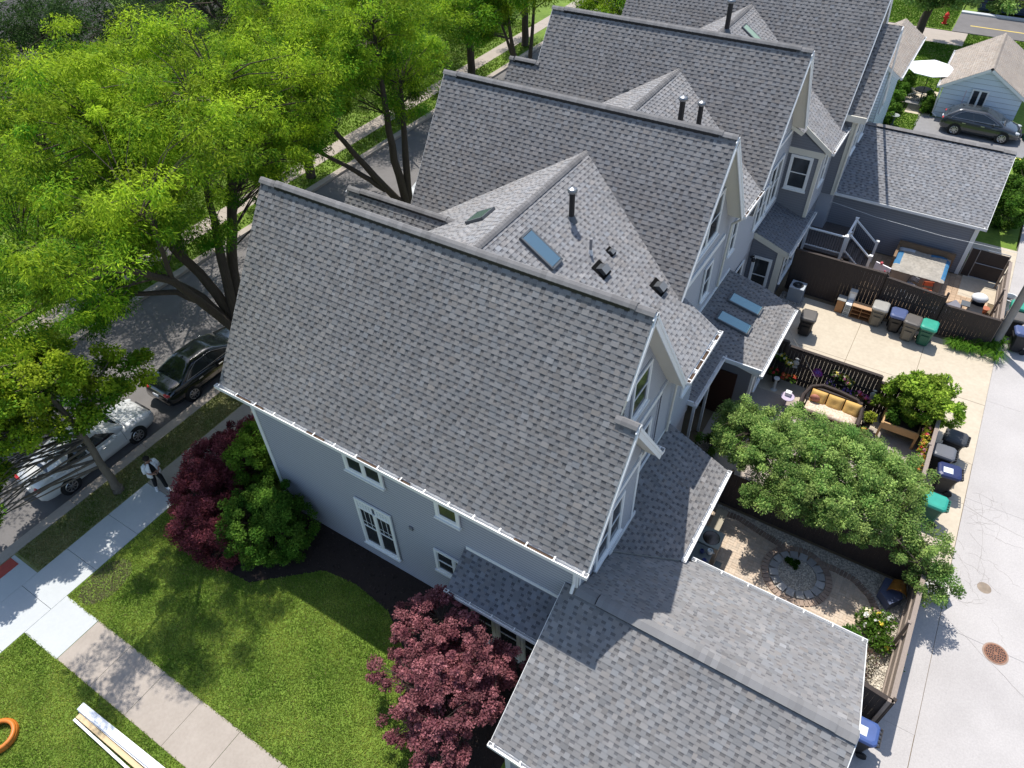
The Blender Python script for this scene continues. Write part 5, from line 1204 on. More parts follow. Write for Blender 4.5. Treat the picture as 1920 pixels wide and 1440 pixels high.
for s in (-1, 1): mb.tube([(2.1+s*.16, 30.75-s*.2, .27), (3.1+s*.16, 31.5-s*.2, .5)], .012, 6); mb.tube([(2.3+s*.16, 30.9-s*.2, .27), (2.4+s*.16, 31-s*.2, 0)], .012, 6); mb.tube([(2.9+s*.16, 31.35-s*.2, .4), (2.85+s*.16, 31.3-s*.2, 0)], .012, 6)
mb.build("frame", M_BLACK, e)
e = empty("patio_table", (.75, 30.9, 0), "cluttered low table against the dark fence beside the orange chair", "table")
mb = MB(); mb.box(.1, 30.35, .62, 1.5, 31.0, .66); mb.build("table_top", mat("table_top", (.36, .31, .27), .6, .4, 5), e)
for p in ((.15, 30.4), (1.42, 30.4), (.15, 30.92), (1.42, 30.92)): mb = MB(); mb.box(p[0], p[1], 0, p[0]+.05, p[1]+.05, .62); mb.build("leg", M_BLACK, e)
for (nm, lb, ct, x, y, s, c) in (("cooler_box", "white and blue box on the cluttered table", "box", .75, 30.7, (.28, .2, .2), (.45, .5, .58)), ("carton", "small tan carton on the cluttered table", "carton", .35, 30.75, (.22, .18, .14), (.5, .38, .22)), ("paper_bag", "crumpled white paper on the table edge", "paper", 1.05, 30.55, (.3, .18, .05), (.75, .75, .76))):
    mb = MB(); mb.obox((x, y, .662+s[2]/2), s, rz=.2, col=c); mb.obox((x, y, .662+s[2]+.008), (s[0]*1.05, s[1]*1.05, .014), rz=.2, col=tuple(q*.7 for q in c)); tag(mb.build(nm, M_TARP), lb, ct)
e = empty("play_board", (-.4, 32.1, 0), "white and pink plastic board leaning by the deck stairs", "board")
mb = MB(); mb.prism([(-.75, 32.0, .0), (-.05, 31.75, .0), (.0, 31.9, 1.05), (-.7, 32.15, 1.05)], (.02, .06, 0)); mb.build("panel", mat("board_white", (.85, .80, .82), .5), e)
mb = MB(); mb.obox((-.2, 31.78, .5), (.06, .03, .9), rz=-.35); mb.ball((-.45, 32.05, 1.12), .07); mb.build("trim", mat("pink_trim", (.7, .12, .14), .5), e)
e = empty("grill", (3.75, 31.4, 0), "barbecue grill under a white cover top on a black cart", "grill")
mb = MB(); mb.ball((3.75, 31.75, .92), .3, 14, 8, sz=(.34, .28, .2)); mb.build("lid", M_WHITE, e, smooth=True)
mb = MB(); mb.box(3.5, 31.5, .7, 4.0, 32.0, .85)
for p in ((3.5, 30.7), (3.95, 30.7), (3.5, 31.9), (3.95, 31.9)): mb.box(p[0], p[1], 0, p[0]+.04, p[1]+.04, .72)
for z in (.2, .68): mb.box(3.5, 30.7, z, 4.0, 31.95, z+.03)
mb.build("cart", M_BLACK, e); mb = MB(); mb.box(3.15, 31.2, .66, 3.5, 31.6, .7); mb.build("side_shelf", M_DGREY, e)
e = empty("bluish_planter", (3.4, 31.9, 0), "terracotta pot on the ground by the grill", "pot"); mb = MB(); mb.lathe((4.2, 32.2, 0), [(.1, 0), (.15, .22), (.17, .24)], 14); mb.build("pot", mat("terracotta", (.40, .14, .08), .8), e)
e.name = "plant_pot"

# ---------------------------------------------------------------- utility pole
e = empty("utility_pole", (4.84, 29.95, 0), "weathered wooden utility pole rising at the right edge", "pole")
mb = MB(); mb.tube([(4.84, 29.95, -.1), (4.84, 29.95, 3), (4.83, 29.95, 9.5)], [.16, .155, .12], 14); mb.build("shaft", M_GREYWOOD, e, smooth=True)
mb = MB(); mb.tube([(4.70, 29.86, 0), (4.70, 29.86, 8)], .02, 6); mb.build("conduit", M_DGREY, e)
# manhole
e = empty("manhole_cover", (6.55, 15.2, 0), "rusty round drain grate set in the alley", "manhole cover")
M_RUST = mat("rust", (.27, .13, .08), .85, .5, 12, .4, 60)
mb = MB(); mb.lathe((6.55, 15.2, -.01), [(.345, 0), (.345, .020), (.31, .022)], 40); mb.build("frame_ring", mat("rust_stain", (.36, .25, .19), .9, .5, 9), e)
mb = MB(); mb.lathe((6.55, 15.2, .0), [(.30, 0), (.30, .024)], 40); mb.build("grate", M_RUST, e)
mb = MB()
for r_, n_ in ((.245, 16), (.19, 14), (.135, 10), (.08, 6)):
    for k in range(n_):
        a = 2*math.pi*(k+.5)/n_; mb.obox((6.55+r_*math.cos(a), 15.2+r_*math.sin(a), .0245), (.032, 2*math.pi*r_/n_*.66, .004), rz=a)
mb.build("slots", M_BLACK, e)
# cracks of the alley are real thin dark seams
rg = random.Random(8); mb = MB()
def crack(p, q, n=14, j=.05, w=.01):
    pts_ = [(p[0]+(q[0]-p[0])*i/n+rg.uniform(-j, j), p[1]+(q[1]-p[1])*i/n+rg.uniform(-j, j)) for i in range(n+1)]
    for a, b in zip(pts_[:-1], pts_[1:]): mb.bar((a[0], a[1], .001), (b[0], b[1], .001), w*rg.uniform(.5, 1.3), .006)
crack((5.0, 20.4), (9.5, 19.4)); crack((5.1, 15.7), (9.5, 12.9), 20, .03, .007)
for _ in range(34):
    x, y = rg.uniform(5.1, 6.4), rg.uniform(16.3, 21.2); a = rg.uniform(0, 6.28); crack((x, y), (x+.8*math.cos(a), y+.8*math.sin(a)), 6, .06, .005)
crack((6.0, 17.3), (5.4, 21.5), 16, .08, .006)
struct(mb.build("alley_cracks", mat("crack", (.22, .20, .18), .95)))
mb = MB(); mb.lathe((6.0, 17.35, -.003), [(.22, 0), (.2, .006)], 18); struct(mb.build("alley_patch", mat("oil_patch", (.30, .24, .18), .9, .6, 8)))

# ---------------------------------------------------------------- middle yard
def flowers(name, label, pts_, n, r, cols, seed, leafc=((.04, .10, .01), (.12, .22, .03)), size=.05, leafn=60, cat="flowers", group=None, pot=None, hang=None, base=None):
    g = np.random.default_rng(seed); c = np.array(pts_, float); b = base or (float(c[:, 0].mean()), float(c[:, 1].mean()), float(c[:, 2].min()-.2))
    e = empty(name, b, label, cat, group); k = len(c)
    V, C = leaf_cloud(c-np.array(b), np.full(k, r*1.25), int(leafn*1.4), .10, leafc, g.uniform(.8, 1.2, k), .1, .5, .8, seed=seed)
    np_mesh("foliage", V, len(V)//4, M_LEAF, C, e)
    n = int(n*1.7); size *= 1.25; m = n*k; idx = np.repeat(np.arange(k), n); d = g.normal(0, 1, (m, 3)); d /= np.linalg.norm(d, axis=1)[:, None]; d[:, 2] = np.abs(d[:, 2])
    cen = c[idx]-np.array(b)+d*r*g.uniform(.75, 1.1, (m, 1)); ci = g.integers(0, len(cols), m); colr = np.array(cols)[ci]*g.uniform(.8, 1.1, (m, 1))
    VV = []; CC = []
    for q in range(5):
        a = g.uniform(0, .3, m)+q*2*math.pi/5; nrm = d+g.normal(0, .3, (m, 3)); nrm /= np.linalg.norm(nrm, axis=1)[:, None]
        t1 = np.cross(nrm, np.array([.3, .5, .81])); t1 /= np.linalg.norm(t1, axis=1)[:, None]; t2 = np.cross(nrm, t1)
        dr = t1*np.cos(a)[:, None]+t2*np.sin(a)[:, None]; sd = np.cross(nrm, dr); s = size
        VV.append(np.stack([cen, cen+dr*s*.6+sd*s*.4+nrm*.01, cen+dr*s, cen+dr*s*.6-sd*s*.4+nrm*.01], 1).reshape(-1, 3)); CC.append(colr)
    V = np.concatenate(VV); np_mesh("blossoms", V, len(V)//4, M_PETAL, np.concatenate(CC), e)
    if pot:
        mb = MB()
        for q in (pot if isinstance(pot, list) else [pot]):
            mb.lathe((q[0], q[1], q[2]), [(q[3]*.65, 0), (q[3], q[4]), (q[3]*1.1, q[4]+.02)], 14)
        mb.build("pot", M_BLACK, e)
    return e
RED = (.55, .03, .04); YEL = (.75, .60, .08); PNK = (.65, .22, .35); MAG = (.5, .05, .35); VIO = (.22, .10, .45); WHT = (.8, .8, .75); ORG = (.75, .20, .06); CRM = (.78, .72, .45)
GW = "hanging flowers on the dark fence of the sofa yard"
flowers("hanging_flowers", "yellow and white hanging flowers on the fence beside the porch roof", [(-2.75, 23.2, 1.35), (-2.4, 23.2, 1.3), (-2.1, 23.2, 1.15)], 9, .17, [YEL, WHT, YEL], 201, group=GW, pot=(-2.4, 23.2, .95, .2, .2))
flowers("hanging_flowers", "red geraniums in a planter low on the fence beside the porch", [(-2.95, 23.0, .75), (-2.5, 23.0, .65), (-2.1, 23.0, .6), (-1.75, 23.0, .6)], 6, .17, [RED, RED, ORG], 202, group=GW, size=.06, pot=(-2.35, 23.0, .2, .2, .3))
flowers("hanging_flowers", "purple and magenta starburst flower ornament on the dark fence", [(-1.0, 23.3, 1.0)], 60, .17, [MAG, VIO, PNK], 203, group=GW, size=.07, leafn=4)
flowers("hanging_flowers", "yellow and pale pink flower basket hanging highest above the sofa", [(-.35, 23.25, 1.3), (-.05, 23.25, 1.25), (.2, 23.25, 1.1)], 12, .17, [YEL, CRM, PNK, YEL], 204, group=GW, pot=(-.05, 23.25, .85, .2, .2))
flowers("hanging_flowers", "trailing violet flowers above the sofa back", [(-.45, 23.2, .85), (-.15, 23.2, .8), (.15, 23.2, .75), (.4, 23.2, .7)], 11, .15, [VIO, VIO, (.4, .25, .5)], 205, group=GW, size=.04, leafn=40)
flowers("hanging_flowers", "red and pink flower basket nearest the cat ornament", [(.65, 23.2, .8), (.9, 23.2, .7), (1.05, 23.2, .65)], 10, .16, [RED, PNK, MAG], 206, group=GW, pot=(.85, 23.2, .35, .18, .2))
TR = [(3.14, y, 1.28) for y in np.arange(17.3, 22.9, .36)]
flowers("flower_trough", "long trough of yellow, red and pink flowers on the alley fence", TR, 7, .15, [YEL, YEL, RED, PNK, ORG, (.55, .5, .05)], 207, leafc=((.08, .14, .01), (.30, .34, .03)), size=.055, leafn=50, pot=None)
o = MB().box(3.05, 17.1, .95, 3.25, 22.9, 1.2).build("trough_box", M_FENCE, bpy.data.objects["flower_trough"])
# wicker sofa
e = empty("wicker_sofa", (.0, 22.4, 0), "curved dark wicker sofa with yellow back cushions under the hanging flowers", "sofa")
M_WICK = mat("wicker", (.05, .035, .03), .7, .5, 40, .6, 60); M_CUSH = mat("yellow_cushion", (.68, .42, .13), .85, .25, 5, .3, 9); M_SEAT = mat("floral_cushion", (.74, .66, .52), .85, .8, 16, dark=(.55, .35, .3))
mb = MB(); mb.box(-1.0, 21.85, .05, .92, 22.6, .33); mb.build("base", M_WICK, e)
mb = MB(); mb.tube([(-1.12, 21.8, .55), (-1.15, 22.2, .68), (-1.0, 22.65, .85), (-.6, 22.85, .92), (.0, 22.82, .92), (.7, 22.72, .88), (.95, 22.5, .75), (1.0, 22.1, .62), (1.0, 21.75, .55)], .075, 8)
mb.box(-.95, 22.65, .2, .9, 22.75, .85); mb.box(-1.15, 21.85, .1, -1.05, 22.6, .6); mb.box(.92, 21.85, .1, 1.02, 22.6, .6); mb.build("back_frame", M_WICK, e)
mb = MB()
for i in range(36): x = -.95+i*.052; mb.bar((x, 22.74, .5), (x, 22.9, .90), .018)
mb.build("spindles", M_WICK, e)
def cushion(mb, c, s, tilt=0, bev=.04):
    hx, hy, hz = s[0]/2, s[1]/2, s[2]/2; M = Matrix.Rotation(tilt, 3, 'X'); vs = []; n_ = 8
    for j in range(n_+1):
        for i in range(n_+1):
            u, v = i/n_*2-1, j/n_*2-1; k = (1-abs(u)**4)*(1-abs(v)**4); dimp = .35*math.exp(-(u*u+v*v)*14)
            vs.append(Vector(c)+M@Vector((u*hx, v*hy, hz*(.35+.65*k**.5-dimp))))
    b0 = len(vs)
    for j in range(n_+1):
        for i in range(n_+1): u, v = i/n_*2-1, j/n_*2-1; vs.append(Vector(c)+M@Vector((u*hx, v*hy, -hz*.6)))
    fs = []
    for j in range(n_):
        for i in range(n_): a = j*(n_+1)+i; fs.append((a, a+1, a+n_+2, a+n_+1)); fs.append((b0+a, b0+a+n_+1, b0+a+n_+2, b0+a+1))
    for i in range(n_):
        for (p, q) in (((i), (i+1)), ((n_*(n_+1)+i+1), (n_*(n_+1)+i))): fs.append((p, b0+p, b0+q, q))
        for (p, q) in (((i+1)*(n_+1), i*(n_+1)), (i*(n_+1)+n_, (i+1)*(n_+1)+n_)): fs.append((p, b0+p, b0+q, q))
    mb.add(vs, fs)
for i in range(3): mb = MB(); cushion(mb, (-.62+i*.62, 22.42, .62), (.58, .56, .2), tilt=R(62)); mb.build("back_cushion", M_CUSH, e, smooth=True)
mb = MB(); cushion(mb, (-.02, 22.08, .42), (1.85, .62, .16)); mb.build("seat_cushion", M_SEAT, e, smooth=True)
mb = MB(); mb.ball((-.72, 22.3, .66), .17, 12, 8, sz=(.19, .1, .17)); tag(mb.build("red_pillow", mat("red_print", (.5, .2, .14), .8, .6, 10), smooth=True), "small red printed pillow at the left end of the wicker sofa", "pillow")
# side table with white pot
e = empty("side_table", (-1.65, 22.0, 0), "small side table with a white box beside the wicker sofa", "table"); mb = MB(); mb.lathe((-1.65, 22.0, 0), [(.03, 0), (.03, .5), (.26, .51), (.26, .54)], 16); mb.build("table", mat("lilac_cloth", (.45, .38, .48), .7), e)
mb = MB(); mb.box(-1.78, 22.0, .545, -1.56, 22.18, .70); tag(mb.build("napkin_box", M_WHITE), "white box standing on the small lilac side table", "box")
# planter table
e = empty("raised_planter", (2.4, 22.6, 0), "raised raw wood planter box full of leafy greens by the fence corner", "planter")
mb = MB(); mb.box(1.72, 22.15, .5, 2.98, 22.2, .82); mb.build("front_board", M_WOOD, e); mb = MB(); mb.box(1.72, 22.2, .5, 1.77, 23.1, .82); mb.build("side_board", M_WOOD, e); mb = MB(); mb.box(2.93, 22.2, .5, 2.98, 23.1, .82); mb.build("side_board", M_WOOD, e); mb = MB(); mb.box(1.72, 23.1, .5, 2.98, 23.15, .82); mb.build("back_board", M_WOOD, e)
for p in ((1.7, 22.12), (2.92, 22.12), (1.7, 23.08), (2.92, 23.08)): mb = MB(); mb.box(p[0], p[1], 0, p[0]+.08, p[1]+.08, .8); mb.build("leg", M_WOOD, e)
mb = MB(); mb.box(1.77, 22.2, .6, 2.93, 23.1, .76); mb.build("soil", M_MULCH, e)
shrub("vegetable_plants", "leafy vegetable greens growing in the raised wooden planter", "plants", (2.35, 22.65, .76), [(2.1, 22.6, 1.0, .3, .35, .2), (2.6, 22.65, 1.0, .3, .35, .2)], 40, 90, .09, GRN, 211, rad=(.12, .2), stem=.01)
shrub("potted_shrub", "yellow green leafy plant on the fence behind the planter", "plant", (1.75, 23.0, 0), [(1.8, 23.0, 1.15, .25, .2, .25), (1.4, 23.1, .9, .25, .15, .25)], 26, 80, .1, ((.12, .22, .02), (.32, .42, .06)), 212, rad=(.1, .17), stem=.012)
flowers("potted_flowers", "pot of red and orange flowers at the right end of the sofa", [(1.25, 21.75, .4), (1.15, 21.6, .35)], 12, .15, [RED, ORG, YEL], 213, pot=(1.2, 21.7, 0, .15, .28))
shrub("pot_plant", "lemon green plant in a black pot by the fence and sofa end", "plant", (1.28, 22.35, 0), [(1.28, 22.35, .62, .18, .18, .15)], 12, 70, .11, ((.14, .22, .02), (.42, .45, .06)), 214, rad=(.1, .16), stem=.01)
mb = MB(); mb.lathe((1.28, 22.35, 0), [(.13, 0), (.18, .4), (.2, .42)], 16); mb.build("pot", M_BLACK, bpy.data.objects["pot_plant"])
# cat face ornaments on the posts
for (x, z, lb, nm) in ((1.12, 1.0, "white round cat shaped ornament on the fence post by the low fence", "fence_ornament"), (-1.85, 1.25, "grey arched plaque on the fence post left of the sofa", "fence_plaque")):
    mb = MB(); mb.ball((x, 23.2, z), .11, 12, 8, sz=(.12, .035, .13)); mb.ball((x, 23.2, z+.2), .07, 10, 6, sz=(.08, .03, .05)); mb.box(x-.09, 23.18, z-.25, x+.09, 23.22, z-.15)
    tag(mb.build(nm, mat("plaque_grey", (.4, .41, .40), .6, .4, 12)), lb, "ornament")
mb = MB(); mb.lathe((2.95, 19.5, 0), [(.16, 0), (.13, .3), (.08, .45), (.12, .5), (.22, .56), (.02, .6)], 14); tag(mb.build("bird_statue", mat("plaster", (.6, .62, .6), .7, .3, 6)), "pale garden statue standing inside the alley fence near the planter", "statue")
mb = MB(); mb.lathe((-2.3, 22.7, 0), [(.14, 0), (.06, .08), (.05, .5), (.11, .58), (.12, .62)], 14); tag(mb.build("birdbath_stand", MATS["plaster"]), "slim white stand in the shade below the red geraniums", "stand")
mb = MB(); mb.tube([(2.95, 23.45, 0), (3.1, 23.6, 2.6)], .02, 6); tag(mb.build("garden_stake", M_DGREY), "thin grey stake poking up beyond the lime green shrub", "stake")
mb = MB(); mb.tube([(-3.0, 24.2, 2.4), (-.9, 22.9, 1.0)], .009, 5); tag(mb.build("cord", M_GREYWOOD), "thin rope running down across the flower fence to the sofa", "rope")
shrub("flowering_bush", "white flowering bush in the shade below the small wing of the porch roof", "shrub", (-3.4, 18.0, 0), [(-3.4, 18.0, .5, .5, .6, .45), (-3.2, 18.9, .45, .4, .5, .4)], 46, 90, .08, GRN, 216, rad=(.14, .22), stem=.015)
# ---------------------------------------------------------------- brick patio yard
e = empty("outdoor_kitchen", (-1.9, 13.6, 0), "grey green counter with a round basin beside the brick patio", "counter")
M_CTR = mat("counter_stone", (.13, .155, .15), .5, .3, 6); M_CTRL = mat("counter_light", (.24, .27, .25), .5, .3, 6)
mb = MB(); mb.box(-2.35, 12.4, 0, -1.62, 13.75, .82); mb.box(-2.2, 13.78, 0, -1.5, 14.4, .86); mb.build("cabinet", M_GREYWOOD, e)
mb = MB(); mb.box(-2.4, 12.35, .82, -1.58, 13.74, .87); mb.build("worktop", M_CTR, e)
mb = MB(); mb.box(-2.22, 13.76, .87, -1.48, 14.44, .92); mb.build("basin_top", M_CTRL, e)
mb = MB(); mb.lathe((-1.82, 14.08, .925), [(.27, 0), (.25, .004), (.12, .006)], 24); mb.build("basin", mat("basin_metal", (.05, .05, .05), .15, metal=.9), e)
mb = MB(); mb.box(-1.45, 12.3, .25, -1.25, 13.8, .29); mb.build("side_shelf", M_CTR, e)
for (nm, lb, ct, x, y, r_, h_, c) in (("clay_mug", "round clay pot on the grey counter nearest the gutter", "pot", -2.0, 12.95, .09, .12, (.30, .22, .16)), ("blue_jug", "blue glazed jug on the grey counter", "jug", -1.9, 13.45, .07, .13, (.03, .05, .16)), ("small_blue_bowl", "small blue bowl at the counter edge", "bowl", -1.72, 13.2, .07, .08, (.03, .05, .2)), ("small_pot", "tiny brown pot alone on the counter corner", "pot", -1.75, 12.75, .05, .08, (.16, .11, .08)), ("watering_can", "pale watering can with green spout on the counter", "can", -1.68, 13.55, .09, .16, (.62, .68, .68))):
    mb = MB(); mb.lathe((x, y, .87), [(r_*.8, 0), (r_, h_*.5), (r_*.9, h_), (r_*.7, h_), (r_*.6, h_*.6)], 14, col=c); mb.tube([(x+r_*.8, y, .87+h_*.3), (x+r_*1.6, y, .87+h_*.6), (x+r_*.85, y, .87+h_*.9)], r_*.14, 5, col=c); tag(mb.build(nm, M_TARP), lb, ct)
e = empty("bench", (-2.2, 15.1, 0), "pale stone bench against the lean-to wall at the end of the patio", "bench"); mb = MB(); mb.box(-2.1, 14.6, .38, -1.75, 15.7, .44); mb.build("seat", mat("stone_slab", (.38, .34, .26), .8, .3, 5), e)
for y in (14.65, 15.5): mb = MB(); mb.box(-2.05, y, 0, -1.8, y+.12, .38); mb.build("leg", M_GREYWOOD, e)
# wheelbarrow like blue and amber garden ornament
e = empty("garden_ornament", (3.55, 15.6, 0), "amber glass shell on a blue grey base in the gravel corner", "ornament")
mb = MB(); mb.prism([(3.2, 15.3, .05), (3.55, 14.95, .05), (3.85, 15.35, .05), (3.7, 15.9, .05), (3.25, 15.85, .05)], (0, 0, .35)); mb.build("base", mat("slate_blue", (.08, .10, .17), .35), e)
mb = MB(); n_ = 12; vs = []
for i in range(n_+1):
    t = math.pi*i/n_
    for j in range(7): s = j/6; vs.append((3.66+.30*math.cos(t)*(1-.35*s), 15.35+.5*s, .42+.26*math.sin(t)*(1-.4*s)))
mb.add(vs, [(i*7+j, (i+1)*7+j, (i+1)*7+j+1, i*7+j+1) for i in range(n_) for j in range(6)]); mb.build("shell", mat("amber", (.42, .19, .04), .25, .6, 14), e, smooth=True)
flowers("rose_bush", "pale yellow rose bush in the white gravel by the alley fence", [(3.35, 13.85, .45), (3.1, 14.15, .4), (3.5, 14.2, .5), (3.6, 13.6, .4)], 5, .3, [CRM, YEL, WHT], 221, size=.075, leafn=320)
shrub("small_bush", "small green bush at the far end of the garage gutter", "shrub", (2.75, 13.3, 0), [(2.8, 13.3, .3, .28, .3, .25)], 22, 90, .08, ((.04, .12, .015), (.11, .24, .03)), 222, rad=(.12, .18), stem=.012)
shrub("sparse_shrub", "sparse twiggy red leaved shrub in the white gravel", "shrub", (3.2, 12.8, 0), [(3.3, 12.8, .35, .4, .4, .3)], 24, 26, .07, ((.10, .05, .05), (.10, .14, .04)), 223, rad=(.12, .2), stem=.014)
shrub("moss_clump", "small dark green clump in the middle of the round gravel bed", "plant", (.7, 15.05, 0), [(.7, 15.05, .07, .24, .14, .06)], 16, 140, .05, ((.02, .07, .005), (.06, .15, .01)), 224, rad=(.07, .1), stem=.008, cat="plant") if False else shrub("moss_clump", "small dark green clump in the middle of the round gravel bed", "plant", (.7, 15.05, 0), [(.7, 15.05, .17, .24, .14, .04)], 16, 140, .05, ((.02, .07, .005), (.06, .15, .01)), 224, rad=(.07, .1), stem=.008)
mb = MB(); mb.lathe((2.95, 13.1, 0), [(.05, 0), (.06, .1), (.02, .16)], 10); tag(mb.build("red_ornament", mat("red_paint", (.6, .06, .03), .4)), "tiny red ornament on the gravel beside the rose bush", "ornament")
shrub("weeds", "small green weeds growing at the outside foot of the alley fence", "plant", (4.2, 13.6, 0), [(4.2, 13.4, .2, .12, .4, .15)], 14, 60, .09, ((.06, .18, .02), (.16, .34, .04)), 225, rad=(.1, .16), stem=.008)
e = empty("concrete_planter", (4.7, 16.4, 0), "white concrete planter block on the alley below the tree", "planter"); mb = MB(); mb.lathe((4.65, 16.35, 0), [(.36, 0), (.46, .42), (.46, .5), (.38, .5), (.36, .44)], 6); mb.build("block", mat("pale_concrete", (.55, .53, .49), .85, .25, 4), e)
# ---------------------------------------------------------------- lawn objects
e = empty("tomato_cage", (-7.6, 5.9, 0), "small green lattice panel at the left edge of the purple maple", "lattice")
mb = MB()
for i in range(5): mb.bar((-7.9+i*.12, 5.75, .05+.0), (-7.9+i*.12, 5.95, .62), .018); mb.bar((-7.92, 5.75+i*.045, .08+i*.12), (-7.40, 5.75+i*.045, .08+i*.12), .018)
mb.build("lattice", mat("green_grey", (.14, .24, .20), .5), e); e.name = "lattice_panel"
def plank(a, b, w, h, z, m, label, nm, cat, grp=None):
    e = empty(nm, ((a[0]+b[0])/2, (a[1]+b[1])/2, z), label, cat, grp); mb = MB(); mb.bar((a[0], a[1], z+h/2), (b[0], b[1], z+h/2), w, h)
    return e, mb, m
M_SHEETW = mat("white_sheet", (.84, .86, .88), .35, .05, 3)
for i, (a, b, w, h, z, m, lb) in enumerate((
    ((-15.1, .20), (-9.0, .34), .22, .05, .10, M_SHEETW, "widest white trim length in the bundle, nearest the path"),
    ((-15.05, .12), (-9.0, .20), .10, .04, .04, M_SHEETW, "white trim length under the wide one in the bundle"),
    ((-14.95, .0), (-9.0, .04), .13, .05, .07, mat("tan_trim", (.62, .47, .27), .6, .15, 3), "tan wooden length in the middle of the trim bundle"),
    ((-14.95, -.12), (-9.0, -.18), .07, .05, .06, M_SHEETW, "narrow white length on the outer edge of the bundle, away from the path"))):
    e, mb, mm = plank(a, b, w, h, z, m, lb, "trim_board", "trim board", "white trim boards lying on the lawn")
    if i == 0:
        for k in range(6): mb.bar((a[0], a[1]-.09+k*.036, z+.055), (b[0], b[1]-.09+k*.036, z+.055), .010, .015)
    else: mb.bar((a[0], a[1]-w*.4, z+h), (b[0], b[1]-w*.4, z+h), .012, .02); mb.bar((a[0], a[1]+w*.4, z+h), (b[0], b[1]+w*.4, z+h), .012, .02)
    mb.build("plank", mm, e)
M_ORG = mat("orange_plastic", (.62, .19, .03), .45, .2, 6)
e = empty("hose_coil", (-16.9, -1.55, 0), "coil of wide orange tubing lying on the lawn at the left edge", "coil")
for k, (dz, r_) in enumerate(((.02, .44), (.09, .43), (.15, .40))):
    mb = MB(); prof = []
    for i in range(41):
        t = 2*math.pi*i/40
        prof.append((-16.35+r_*math.cos(t)+.02*k, -1.5+r_*math.sin(t), dz+.04))
    mb.tube(prof, .06, 10, cap=False); mb.build("loop", M_ORG, e, smooth=True)
e = empty("ladder", (-15.5, -2.0, 0), "aluminium ladder end poking into the lower left corner", "ladder"); mb = MB()
for s in (0, .32): mb.bar((-17.2, -1.95-s, .33+s*.1), (-14.2, -2.45-s, .30), .03, .08)
mb.build("rail", mat("aluminium", (.6, .62, .64), .35, metal=.6), e)
for i in range(8): mb = MB(); x = -17+i*.38; mb.tube([(x, -1.98-i*.06, .34), (x-.03, -2.3-i*.06, .34)], .018, 6); mb.build("rung", MATS["aluminium"], e)
e = empty("gutter_brackets", (-14.6, -1.75, 0), "small pile of shiny metal clips on the grass at the bottom edge", "clips"); mb = MB()
for i in range(7): mb.obox((-14.75+i*.05, -1.72-(i % 3)*.04, .05+.02*(i % 2)), (.035, .2, .05), rz=.4+.1*i)
mb.build("clips", MATS["aluminium"], e); e.name = "metal_clips"
